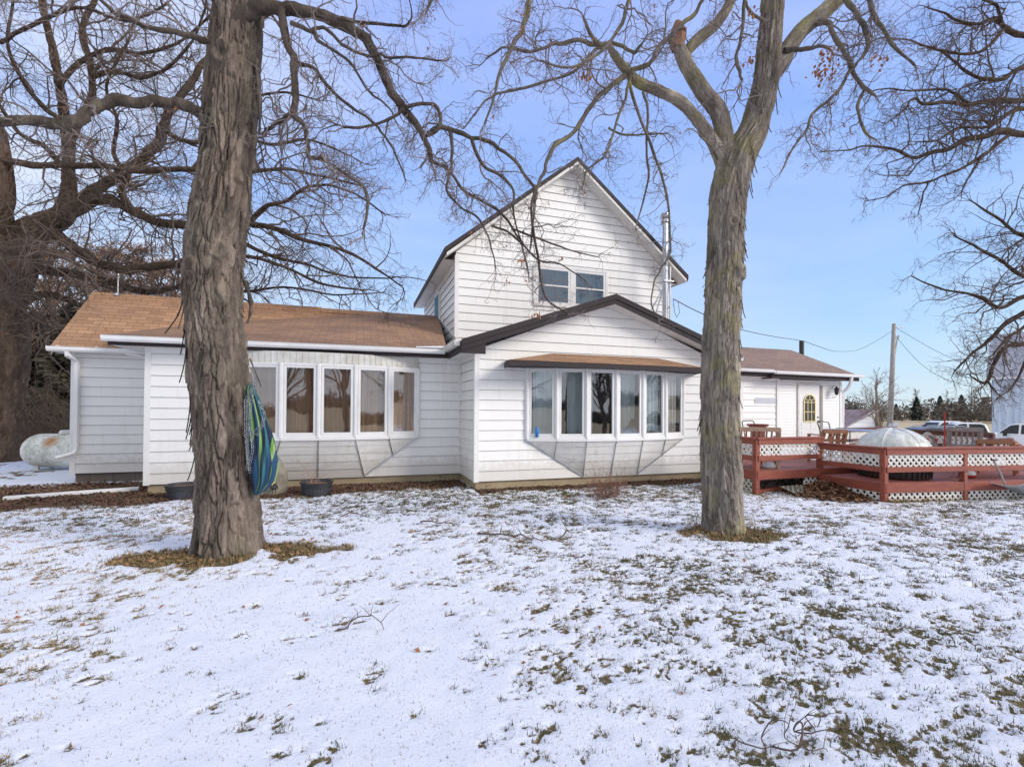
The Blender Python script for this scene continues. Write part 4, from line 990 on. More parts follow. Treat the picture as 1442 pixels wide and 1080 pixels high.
for a0 in (.3, 1.35, 2.4):
    b.tube([tc_+Z3(((R_+.05)*math.cos(s)*math.cos(a0), (R_+.05)*math.cos(s)*math.sin(a0), .44+.52*math.sin(s))) for s in np.linspace(0, math.pi, 22)], .008, 6)
part(b, 'dome_rib', M['white'], tub, smooth=True)
# ---------------- furniture
def rotz(v, a, c): x, y = v[0], v[1]; return (c[0]+x*math.cos(a)-y*math.sin(a), c[1]+x*math.sin(a)+y*math.cos(a), c[2]+v[2])
def slat_chair(name, c, ang, w, m, label, cat, hb=.9, seat=.42, arms=True, group=None):
    t_ = thing(name, label, cat, c, group)
    def B(list_, nm):
        b = MB()
        for (p, q, ww, hh) in list_:
            p = (p[0], p[1]-.3, p[2]); q = (q[0], q[1]-.3, q[2]); b.bar(rotz(p, ang, c), rotz(q, ang, c), ww, hh, rotz((0, 1, 0), ang, (0, 0, 0)) if abs(p[2]-q[2]) > .1 and abs(p[1]-q[1]) < .3 else (0, 0, 1))
        part(b, nm, m, t_, bevel=.003)
    h = w/2
    for sx in (-h, h): B([((sx, .0, 0), (sx, 0, seat+.2 if arms else seat), .05, .05)], 'leg'); B([((sx, .48, 0), (sx, .48, seat), .05, .05)], 'leg')
    B([((-h, y, seat), (h, y, seat), .075, .02) for y in np.arange(.02, .5, .09)], 'seat')
    n = max(5, int(w/.085)); k = []
    k += [((-h, .49, seat), (-h, .60, hb), .05, .04), ((h, .49, seat), (h, .60, hb), .05, .04), ((-h, .60, hb-.03), (h, .60, hb-.03), .03, .09), ((-h, .50, seat+.1), (h, .5, seat+.1), .03, .06)]
    for i in range(n):
        x = -h+w*(i+.5)/n; k.append(((x, .5, seat+.1), (x, .59, hb-.04), .035, .015))
    B(k, 'backrest')
    if arms:
        for sx in (-h, h): B([((sx, -.02, seat+.21), (sx, .52, seat+.21), .06, .025)], 'armrest')
    return t_
def fc(px, off=0.): d = ray(px, 600); return math.atan2(d[0], -d[1])+off
def dk(px, dep, z): p = onD(px, dep); p[2] = z; return p
slat_chair('garden_bench', dk(1056, 9.75, UZ), fc(1056, .1), 1.0, M['teak_pale'], 'pale slatted wooden bench on the upper deck behind the right tree', 'bench', .82)
slat_chair('wooden_chair', dk(1165, 10.6, UZ), fc(1165, .5), .48, M['teak'], 'brown wooden chair on the upper deck in front of the white door', 'chair', .75, group='slatted wooden chairs')
slat_chair('wooden_chair', dk(1355, 10.9, LZ), fc(1355, .15), .55, M['wood_grey'], 'weathered grey slatted chair against the rear railing', 'chair', .92, group='slatted wooden chairs')
slat_chair('wooden_chair', dk(1404, 9.9, LZ), fc(1404, -.1), .52, M['teak'], 'orange brown low wooden chair at the right end of the lower deck', 'chair', .70, group='slatted wooden chairs')
slat_chair('garden_bench', dk(1186, 10.3, UZ), fc(1186, 1.4), .8, M['teak_pale'], 'low pale wooden bench seat below the dark glass table', 'bench', .5, .36, arms=False)
mc = dk(1166, 12.3, UZ); t_ = thing('mesh_chair', 'black metal frame chair with see-through mesh back near the white door', 'chair', mc)
b = MB(); q = [(-.24, 0, .42), (-.27, .12, .86), (.0, .14, .90), (.27, .12, .86), (.24, 0, .42)]; q = [rotz(p, .2, mc) for p in q]; b.tube(q, .014, 6); part(b, 'back_frame', M['black'], t_)
b = MB()
for zz in np.arange(.46, .88, .07): b.bar(rotz((-.25, .1*(zz-.42)/.4, zz), .2, mc), rotz((.25, .1*(zz-.42)/.4, zz), .2, mc), .006, .006)
part(b, 'mesh_back', M['galv'], t_)
b = MB(); b.bar(rotz((-.25, -.25, .42), .2, mc), rotz((.25, -.25, .42), .2, mc), .5, .02, (0, 0, 1)); part(b, 'seat', M['black'], t_)
for x, y in ((-.24, 0), (.24, 0), (-.24, -.45), (.24, -.45)): b = MB(); b.tube([rotz((x, y, 0), .2, mc), rotz((x, y, .42), .2, mc)], .013, 6); part(b, 'leg', M['black'], t_)
mc2 = dk(1058, 12.3, UZ)
t_ = thing('mesh_chair', 'small black tube frame chair against the wall, seen over the pale bench', 'chair', mc2)
b = MB(); b.tube([rotz(p, .1, mc2) for p in [(-.2, 0, .4), (-.22, .1, .86), (-.17, .1, .90), (.17, .1, .90), (.22, .1, .86), (.2, 0, .4)]], .014, 6); part(b, 'back_frame', M['black'], t_)
b = MB(); b.bar(rotz((0, -.45, .41), .1, mc2), rotz((0, 0, .41), .1, mc2), .42, .02); part(b, 'seat', M['black'], t_)
for x, y in ((-.2, 0), (.2, 0), (-.2, -.42), (.2, -.42)): b = MB(); b.tube([rotz((x, y, 0), .1, mc2), rotz((x, y, .41), .1, mc2)], .012, 6); part(b, 'leg', M['black'], t_)
tb = dk(1196, 11.3, UZ); t_ = thing('glass_table', 'oval dark rimmed glass patio table next to the mesh chair', 'table', tb)
b = MB(); b.lathe(tb, [(0, .69), (.52, .69), (.54, .70), (.54, .72), (.52, .73), (0, .73)], 32); part(b, 'tabletop', M['galv'], t_)
for a in (0.6, 2.2, 3.8, 5.3): b = MB(); b.tube([tb+Z3((.42*math.cos(a), .42*math.sin(a), .69)), tb+Z3((.36*math.cos(a), .36*math.sin(a), .35)), tb+Z3((.46*math.cos(a), .46*math.sin(a), 0))], .012, 6); part(b, 'leg', M['black'], t_)
for (px, dep, z, w, lab) in ((1070, 9.9, UZ, .26, 'small table with bent black metal legs behind the upper deck railing'), (1360, 9.55, LZ, .62, 'low table with bent black legs on the lower deck beside the orange chair')):
    c = dk(px, dep, z); t_ = thing('side_table', lab, 'table', c); b = MB(); b.bar(c+Z3((-w, 0, .37)), c+Z3((w, 0, .37)), .5, .02); part(b, 'tabletop', M['black'], t_, bevel=.004)
    for sx in (-1, 1):
        for sy in (-.2, .2): b = MB(); b.tube([c+Z3((sx*w*.75, sy, .37)), c+Z3((sx*w*.9, sy, .3)), c+Z3((sx*w*1.05, sy*1.1, 0))], .012, 6); part(b, 'leg', M['black'], t_)
M['red'] = mat('red', (.5, .03, .03), (.4, .02, .02), 5, .5)
c = dk(1362, 9.2, LZ); t_ = thing('cooler_jug', 'small white jug with red base lying under the low table', 'jug', c)
b = MB(); b.lathe(c, [(0, 0), (.1, 0), (.12, .03), (.12, .06)], 16); part(b, 'base', M['red'], t_, smooth=True); b = MB(); b.lathe(c, [(.118, .061), (.12, .1), (.09, .14), (.04, .16), (0, .165)], 16); part(b, 'jug_body', M['white'], t_, smooth=True)
c = dk(1364, 11.0, LZ); b = MB(); b.lathe(c, [(0, 0), (.09, 0), (.1, .1), (.03, .16), (0, .17)], 10); single(b, 'toy_bell', M['red'], 'little red rounded object far back on the snowy deck', 'toy', c, smooth=True)
c = dk(1083, 9.6, UZ); b = MB(); b.lathe(c, [(0, 0), (.11, .0), (.13, .05), (.09, .1), (0, .12)], 12); single(b, 'snow_lump', M['snow'], 'lump of snow on the upper deck by the bent table leg', 'snow', c, smooth=True)
c = dk(1330, 10.6, LZ); b = MB(); b.tube([c, c+Z3((.01, 0, 1.28))], .016, 6); single(b, 'red_pole', M['red'], 'thin red pole standing behind the lower deck railing', 'pole', c)
c = dk(1308, 10.9, LZ); t_ = thing('wreath', 'wire wreath with red bows hanging behind the deck lattice', 'wreath', c)
b = MB(); b.tube([c+Z3((.27*math.cos(a), .03, .55+.2*math.sin(a)+.02*math.sin(5*a))) for a in np.linspace(0, 6.28, 24)], .05, 6); part(b, 'ring', M['wood_grey'], t_); b = MB()
for dx, dz in ((-.12, .62), (.2, .6)): b.box(c+Z3((dx, -.04, dz)), c+Z3((dx+.06, -.01, dz+.05)))
psplit(b, 'bow', M['red'], t_)
c = dk(1067, 11.5, UZ); b = MB(); b.lathe(c, [(0, 0), (.16, 0), (.16, .75), (.24, .8), (.24, .84), (0, .84)], 8); single(b, 'barrel_table', M['deck'], 'dark red round pedestal table behind the pale bench', 'table', c)
# snow shovel
p_ = G(1432, 696, .06); h_ = Dp(1400, 650, 8.35); t_ = thing('snow_shovel', 'snow shovel with grey scoop leaning on the lower deck railing', 'shovel', p_*Z3((1, 1, 0)))
e_ = Dp(1416, 684, 8.4); b = MB(); b.tube([h_, (h_+e_)/2+Z3((.01, 0, .01)), e_], .017, 8); part(b, 'shaft', M['wood_grey'], t_, smooth=True)
b = MB(); b.tube([h_+Z3((-.07, 0, .03)), h_+Z3((.07, 0, .03))], .017, 8); part(b, 'grip', M['black'], t_, smooth=True)
s0 = e_; s1 = G(1440, 699, .04); dd = s1-s0; n_ = np.cross(dd/np.linalg.norm(dd), (0, 1, 0)); b = MB(); vs = []
for i in range(7):
    for j in range(9):
        a = (j-4)/4*.23; vs.append(s0+dd*i/6*1.15+Z3((a*.35, -a*.9, 0))+Z3((0, 0, 1.))*(.05*(a/.23)**2+.04*math.sin(i/6*math.pi)))
b.add(vs, [(i*9+j, (i+1)*9+j, (i+1)*9+j+1, i*9+j+1) for i in range(6) for j in range(8)]); o = part(b, 'scoop', M['galv'], t_, smooth=True); sd = o.modifiers.new('s', 'SOLIDIFY'); sd.thickness = .008

# ================================================================== YARD THINGS BY THE HOUSE
def tubpot(px, py, R, hgt, label, stems):
    c = G(px, py, .03); t_ = thing('planter_tub', label, 'planter', c, 'round black barrel planters by the house'); b = MB()
    b.lathe(c, [(0, 0), (R*.80, 0), (R*.9, hgt*.5), (R, hgt), (R*.93, hgt), (R*.9, hgt-.05), (0, hgt-.05)], 40)
    for k in range(26):
        a = 2*math.pi*k/26; b.bar(c+Z3((R*.81*math.cos(a), R*.81*math.sin(a), .01)), c+Z3((R*.985*math.cos(a), R*.985*math.sin(a), hgt*.92)), .012, .012)
    part(b, 'tub', mat('tub_grey', (.06, .06, .075), (.04, .04, .05), 9, .55), t_)
    b = MB()
    for z0, r in ((hgt*.62, R*.93), (hgt-.025, R)): b.lathe(c, [(r+.004, z0), (r+.016, z0), (r+.016, z0+.03), (r+.004, z0+.03)], 40)
    psplit(b, 'band', M['black'], t_)
    b = MB(); b.lathe(c, [(0, hgt-.035), (R*.905, hgt-.045)], 24); part(b, 'soil', M['litter'], t_)
    if stems:
        b = MB(); r = random.Random(4)
        for k in range(stems):
            p = c+Z3((r.uniform(-.12, .12), r.uniform(-.08, .08), hgt-.05)); path = [p]
            d = Z3((r.uniform(-.6, .6), r.uniform(-.3, .3), 1.)); n = 6 if k else 12
            for i in range(n): d = d+Z3((r.uniform(-.35, .35), r.uniform(-.2, .2), r.uniform(-.25, .1))); p = p+d/np.linalg.norm(d)*.05; path.append(p)
            b.tube(path, [.005*(1-.6*i/n) for i in range(n+1)], 5)
        part(b, 'dry_stems', mat('dry_stem', (.45, .28, .18), (.3, .18, .12), 9, .8), t_)
tubpot(258, 700, .265, .23, 'round black barrel planter against the wall left of the shagbark trunk', 0)
tubpot(446, 696, .275, .235, 'round black barrel planter with dry stems under the wide bow window', 9)
# rock and flower ornaments
c = G(381, 697, 0); b = MB(); vs = []; n = 28; rws = 18
for j in range(rws+1):
    for k in range(n):
        a = 2*math.pi*k/n; t = j/rws; r = .235*(1-.25*t)*math.sqrt(max(0, 1-max(0, (t-.62)/.38)**2.2))+.0
        nz = 1+.22*(vnoise(np.array(2*math.cos(a)+5+t*3), np.array(2*math.sin(a)+5+t*4), 3)-.5)+.14*(vnoise(np.array(6*math.cos(a)+9), np.array(6*math.sin(a)+9+t*9), 4)-.5)
        vs.append((c[0]+.015+r*nz*math.cos(a)+.05*math.sin(t*4), c[1]+r*.8*nz*math.sin(a), t*.80+.0))
b.add(vs, [(j*n+k, j*n+(k+1) % n, (j+1)*n+(k+1) % n, (j+1)*n+k) for j in range(rws) for k in range(n)])
single(b, 'standing_rock', mat('lichen_rock', (.36, .33, .27), (.18, .16, .12), 5, .95, bstr=.8, bscale=30, spots=((.30, .30, .18), 4, .64)), 'tall grey lichened rock standing behind the hanging hammock', 'rock', c, smooth=True)
for (px, py, dz, r, m_, lab, nm) in ((388, 662, 0, .10, (.75, .35, .45), 'pink petalled garden ornament beside the standing rock', 0), (384, 675, 0, .10, (.80, .78, .25), 'yellow green flower ornament with dark stem in front of the rock', 1)):
    p = Dp(px, py, 8.55); base = Z3((p[0], p[1], .02)); t_ = thing('flower_ornament', lab, 'garden ornament', base, 'flower ornaments on stems'); b = MB()
    for k in range(8):
        a = 2*math.pi*k/8+.2*nm; e = Z3((CT*math.cos(a), -ST*math.cos(a), math.sin(a))); s_ = Z3((-CT*math.sin(a), ST*math.sin(a), math.cos(a)))
        f = Z3((-.03*ST, -.03*CT, 0)); b.add([p, p+e*r*.6+s_*r*.33+f, p+e*r+f*1.8, p+e*r*.6-s_*r*.33+f], [(0, 1, 2, 3)])
    part(b, 'petals', mat('petal', m_, tuple(x*.7 for x in m_), 20, .6), t_); b = MB(); q = p-Z3((.03*ST, .03*CT, 0)); b.lathe(q-Z3((0, 0, .02)), [(0, 0), (.03, .01), (.035, .02), (.03, .035), (0, .045)], 10); part(b, 'centre', mat('petal_c', (.85, .8, .35), (.7, .65, .2), 9, .5), t_, smooth=True)
    b = MB(); b.tube([base, base+Z3((.01, 0, (p[2])*.5)), p], .006, 5); b.lathe(base+Z3((0, 0, .12)), [(0, 0), (.05, .03), (.03, .09), (0, .12)], 7); part(b, 'stem', M['black'], t_)
# hammock hanging on tree 1
hz = MB(); cols = []
hp = [(x-7, y, r*.86) for x, y, r in [(361, 541, .035), (360, 548, .055), (364, 565, .085), (369, 590, .115), (374, 615, .14), (378, 640, .155), (380, 660, .15), (378, 678, .12), (372, 690, .07), (367, 697, .02)]]
hc = thing('hammock_chair', 'blue and green striped hammock hanging folded from the left shagbark trunk', 'hammock', Dp(372, 690, 5.15)*Z3((1, 1, 0)))
n = 48; vs = []; uvv = []
for j, (px, py, r) in enumerate(hp):
    c = Dp(px, py, 5.16); 
    for k in range(n):
        a = 2*math.pi*k/n; rr2 = r*(1+.2*math.sin(a*9+j*.5)+.10*math.sin(a*16+j*.9))
        vs.append(c+Z3((CT, -ST, 0))*rr2*.92*math.cos(a)+Z3((ST, CT, 0))*rr2*.55*math.sin(a))
def subdiv_rows(vs, n, k=4):
    R = len(vs)//n; out = []
    A = np.array(vs).reshape(R, n, 3)
    for i in range(R-1):
        p0 = A[max(i-1, 0)]; p1 = A[i]; p2 = A[i+1]; p3 = A[min(i+2, R-1)]
        for s in range(k):
            t = s/k; out.append(.5*((2*p1)+(-p0+p2)*t+(2*p0-5*p1+4*p2-p3)*t*t+(-p0+3*p1-3*p2+p3)*t**3))
    out.append(A[-1]); return np.array(out)
A = subdiv_rows(vs, n); R = A.shape[0]; ix = np.arange(R*n).reshape(R, n); i2 = np.roll(ix, -1, 1)
m = bpy.data.materials.new('hammock_stripes'); t = nt(m); bs = t.nodes['Principled BSDF']; bs.inputs['Roughness'].default_value = .9
at_ = t.nodes.new('ShaderNodeAttribute'); at_.attribute_name = 'stripe'
NV, BL, TL, GR, LG = (.012, .025, .055), (.02, .065, .14), (.03, .14, .17), (.12, .28, .05), (.24, .36, .14)
st_ = [(0, NV), (.06, BL), (.14, TL), (.18, GR), (.215, NV), (.3, BL), (.37, LG), (.40, GR), (.43, NV), (.5, TL), (.56, BL), (.62, NV), (.68, GR), (.71, LG), (.74, BL), (.82, NV), (.88, TL), (.93, GR), (.96, BL)]
t.links.new(ramp(t, at_.outputs['Fac'], st_, 'CONSTANT'), bs.inputs['Base Color']); bump(t, bs, noise(t, 140, 3), .3, .002)
stripe = ((np.arange(n)[None, :]/n*1.6+np.arange(R)[:, None]/R*.35+.04*np.sin(np.arange(R)/3.)[:, None]) % 1.).ravel()
o = np_obj('hammock_cloth', A.reshape(-1, 3), np.stack([ix[:-1], i2[:-1], i2[1:], ix[1:]], -1).reshape(-1, 4), m, True, attrs={'stripe': stripe}, loc=root_loc(hc)); adopt(o, hc); o.name = 'cloth'
CHN = mat('chain_metal', (.34, .35, .37), (.22, .23, .25), 20, .5, 1)
def chain(path, rl=.017, name='chain'):
    b = MB(); pts = [np.array(p) for p in path]; segs = []; 
    for a, c in zip(pts[:-1], pts[1:]):
        k = max(1, int(np.linalg.norm(c-a)/(rl*1.75))); segs += [(a+(c-a)*i/k, (c-a)/np.linalg.norm(c-a)) for i in range(k)]
    for i, (p, d) in enumerate(segs):
        s = Z3((CT, -ST, 0)) if i % 2 else Z3((CT*.6+ST*.8, -ST*.6+CT*.8, 0)); s = s-d*np.dot(s, d); s /= np.linalg.norm(s)
        b.tube([p+d*rl*1.15*math.cos(a)+s*rl*.72*math.sin(a) for a in np.linspace(0, 2*math.pi, 9)], rl*.17, 4, cap=False)
    part(b, name, CHN, hc)
D_ = lambda x, y, d=4.83: Dp(x, y, d+.13)
chain([D_(356, 540), D_(350, 560), D_(348.5, 600), D_(349, 640), D_(352, 668)]); chain([D_(357, 541), D_(345.5, 565), D_(346, 610), D_(349, 650), D_(347, 664)])
chain([D_(358, 545), D_(353, 570), D_(352, 600), D_(356, 632), D_(352, 655)])
chain([D_(366, 566, 4.88), D_(372, 582, 4.87), D_(371, 598, 4.86), D_(362, 612, 4.84), D_(352, 608)]); chain([D_(371, 590, 4.86), D_(368, 600, 4.85), D_(358, 606, 4.84), D_(352, 618)])
b = MB(); b.tube([Dp(350, 515, 5.1), Dp(356, 530, 5.06), Dp(357, 542, 5.1)], .006, 6); part(b, 'rope', M['wood_grey'], hc)
# bottle and clutter on the sill
c = V(756, 613, 8.98); c[2] = 1.06; b = MB(); b.lathe(c, [(0, 0), (.036, 0), (.037, .14), (.028, .16), (.028, .2), (0, .2)], 14); single(b, 'water_bottle', mat('blue_bottle', (.02, .22, .62), (.02, .18, .5), 5, .3), 'bright blue bottle on the sill of the hooded bow window, leftmost pane', 'bottle', c, smooth=True)
def lump(name, px, py, v, w, h, m, label, cat, seed):
    c = V(px, py, v); c[2] = 1.06; b = MB(); r = random.Random(seed); n = 18; vs = []
    for j in range(8):
        for k in range(n):
            a = 2*math.pi*k/n; t = j/7; q = math.sqrt(max(0, 1-t**2))*(1+.35*math.sin(a*3+seed+t*4)*.6+r.uniform(-.1, .1)); vs.append((c[0]+w*q*math.cos(a), c[1]+.07*q*math.sin(a), c[2]+h*t))
    b.add(vs, [(j*n+k, j*n+(k+1) % n, (j+1)*n+(k+1) % n, (j+1)*n+k) for j in range(7) for k in range(n)]); single(b, name, m, label, cat, c)
lump('crumpled_bag', 890, 612, 8.86, .2, .22, mat('bag_blue', (.18, .42, .62), (.3, .4, .45), 14, .5), 'crumpled pale blue plastic bag behind the fourth pane of the hooded window', 'bag', 2)
lump('crumpled_bag', 921, 612, 8.92, .17, .15, mat('bag_grey', (.3, .38, .42), (.12, .18, .22), 14, .5), 'grey crumpled plastic bag behind the fifth pane of the hooded window', 'bag', 5)
lump('toy_shark', 897, 600, 8.93, .22, .42, mat('toy_dark', (.035, .035, .04), (.1, .12, .12), 14, .6), 'dark pointed soft shape standing behind the crumpled blue bag', 'toy', 9)
lump('brown_cushion', 858, 612, 8.88, .22, .2, mat('cushion', (.22, .15, .10), (.15, .1, .07), 20, .9), 'brown rounded cushion on the sill behind the third pane', 'cushion', 12)
# propane tank
c = Dp(84, 640, 12.1); c[2] = .5; t_ = thing('propane_tank', 'white mossy propane tank with rust patch left of the house', 'propane tank', (c[0], c[1], 0))
b = MB(); ax = Z3((.96, -.28, 0)); ax /= np.linalg.norm(ax); sx = Z3((ax[1], -ax[0], 0)); prof = [(-1.0+.42*(1-math.cos(s)), .43*math.sin(s)) for s in np.linspace(0, math.pi/2, 10)]; prof += [(1.0-.42*(1-math.cos(s)), .43*math.sin(s)) for s in np.linspace(math.pi/2, 0, 10)]
vs = []; n = 32
c2 = c+ax*.18
for x, r in prof:
    for k in range(n): a = 2*math.pi*k/n; vs.append(c2+ax*x+sx*r*math.cos(a)+Z3((0, 0, r*math.sin(a))))
b.add(vs, [(i*n+k, i*n+(k+1) % n, (i+1)*n+(k+1) % n, (i+1)*n+k) for i in range(len(prof)-1) for k in range(n)])
m = bpy.data.materials.new('mossy_paint'); t = nt(m); bs = t.nodes['Principled BSDF']; bs.inputs['Roughness'].default_value = .6
cc = ramp(t, noise(t, 2.5, 6, .7), [(.3, (.36, .38, .29)), (.45, (.62, .63, .56)), (.6, (.80, .80, .76))])
cc = mixc(t, ramp(t, noise(t, 14, 5, .75), [(.52, (0, 0, 0)), (.66, (.7, .7, .7))]), cc, (.14, .15, .09))
gx = t.nodes.new('ShaderNodeTexCoord'); vm = new(t, 'ShaderNodeVectorMath', operation='DISTANCE'); t.links.new(gx.outputs['Object'], vm.inputs[0]); rp = c+Z3((-.02, -.33, .24))-Z3((c[0], c[1], 0)); vm.inputs[1].default_value = tuple(rp)
cc = mixc(t, ramp(t, vm.outputs['Value'], [(.03, (.95,)*3), (.09, (.75,)*3), (.24, (0, 0, 0))]), cc, (.42, .17, .03)); t.links.new(cc, bs.inputs['Base Color'])
part(b, 'tank_body', m, t_, smooth=True)
for s in (-.55, .55): 
    b = MB(); b.bar(c2+ax*s+sx*.2-Z3((0, 0, .36)), c2+ax*s+sx*.2-Z3((0, 0, .5)), .08, .08); b.bar(c2+ax*s-sx*.2-Z3((0, 0, .36)), c2+ax*s-sx*.2-Z3((0, 0, .5)), .08, .08); part(b, 'leg', M['white_dirty'], t_)
b = MB(); b.lathe(c2+Z3((0, 0, .42)), [(.16, 0), (.16, .06), (.12, .1), (0, .11)], 16); part(b, 'valve_lid', M['white_dirty'], t_)
c = Dp(92, 608, 17.); c[2] = 0; b = MB(); b.lathe(c+Z3((.4, 0, 0)), [(.65, 0), (.68, .5), (.6, .7), (.4, .84), (0, .88)], 12)
single(b, 'tarp_covered_pile', mat('navy_tarp', (.02, .03, .09), (.012, .015, .05), 7, .5, bstr=.8, bscale=6), 'dark navy tarp covered pile behind the propane tank', 'tarp', c)
# ================================================================== TREES
def unit(a): return a/(np.linalg.norm(a, axis=-1, keepdims=True)+1e-9)
def grow(P0, D0, L, n, gn, droop, R, kink=.0):
    N = len(P0); P = np.zeros((N, n, 3)); P[:, 0] = P0; d = unit(D0); st = (L/(n-1))[:, None]
    for i in range(1, n):
        d = d+R.normal(0, gn, (N, 3)); d[:, 2] += droop
        if kink: k = R.random(N) < .3; d[k] += R.normal(0, kink, (k.sum(), 3))
        d = unit(d); P[:, i] = P[:, i-1]+d*st
    return P
def spawn(P, Rd, m_per, tmin, R, phi=(35, 75), lenf=None):
    """children of batch paths; returns start, dir, parent radius, parent idx, t"""
    N, n, _ = P.shape
    cnt = R.poisson(m_per, N) if np.isscalar(m_per) else R.poisson(m_per)
    ix = np.repeat(np.arange(N), cnt); k = len(ix); t = tmin+(1-tmin)*R.random(k); f = t*(n-1); i0 = np.minimum(f.astype(int), n-2); fr = (f-i0)[:, None]
    A, B = P[ix, i0], P[ix, i0+1]; s = A+(B-A)*fr; tan = unit(B-A); r = Rd[ix, i0]*(1-fr[:, 0])+Rd[ix, i0+1]*fr[:, 0]
    rv = R.normal(0, 1, (k, 3)); pp = unit(rv-tan*(rv*tan).sum(1)[:, None]); ph = np.radians(R.uniform(*phi, k))[:, None]
    return s, tan*np.cos(ph)+pp*np.sin(ph), r, ix, t
def tubes(P, Rd, k):
    N, n, _ = P.shape; T = np.zeros_like(P); T[:, 1:-1] = P[:, 2:]-P[:, :-2]; T[:, 0] = P[:, 1]-P[:, 0]; T[:, -1] = P[:, -1]-P[:, -2]; T = unit(T)
    ref = np.cross(T, np.array([.31, .47, .83])); ref = unit(ref); bb = np.cross(T, ref)
    a = 2*np.pi*np.arange(k)/k
    Vv = P[:, :, None, :]+(ref[:, :, None, :]*np.cos(a)[None, None, :, None]+bb[:, :, None, :]*np.sin(a)[None, None, :, None])*Rd[:, :, None, None]
    ix = np.arange(N*n*k).reshape(N, n, k); i2 = np.roll(ix, -1, 2)
    Q = np.stack([ix[:, :-1], i2[:, :-1], i2[:, 1:], ix[:, 1:]], -1).reshape(-1, 4)
    return Vv.reshape(-1, 3), Q
class TB:
    def __init__(s): s.v = []; s.q = []; s.n = 0
    def add(s, v, q): s.v.append(v); s.q.append(q+s.n); s.n += len(v)
    def obj(s, name, m, root, kind=None, label=None):
        if not s.v: return None
        o = np_obj(name, np.concatenate(s.v), np.concatenate(s.q), m, True, loc=root_loc(root)); adopt(o, root)
        if label: o['label'] = label
        return o
def catmull(pts, k):
    p = np.array(pts, float); n = len(p); out = []
    for i in range(n-1):
        p0, p1, p2, p3 = p[max(i-1, 0)], p[i], p[i+1], p[min(i+2, n-1)]
        for s in range(k):
            t = s/k; out.append(.5*((2*p1)+(-p0+p2)*t+(2*p0-5*p1+4*p2-p3)*t*t+(-p0+3*p1-3*p2+p3)*t**3))
    out.append(p[-1]); return np.array(out)
def limb(px, d0, d1, r0, r1, dfun=None):
    """px list of (x,y[,halfwidth px]); depth runs d0->d1; returns points, radii"""
    n = len(px); P = []; Rr = []
    L = np.concatenate([[0], np.cumsum([math.hypot(px[i+1][0]-px[i][0], px[i+1][1]-px[i][1]) for i in range(n-1)])]); L /= L[-1]
    for i, q in enumerate(px):
        d = d0+(d1-d0)*L[i]; P.append(Dp(q[0], q[1], d)); hw = q[2] if len(q) > 2 else r0+(r1-r0)*L[i]; Rr.append(hw/F*d)
    return np.array(P), np.array(Rr)
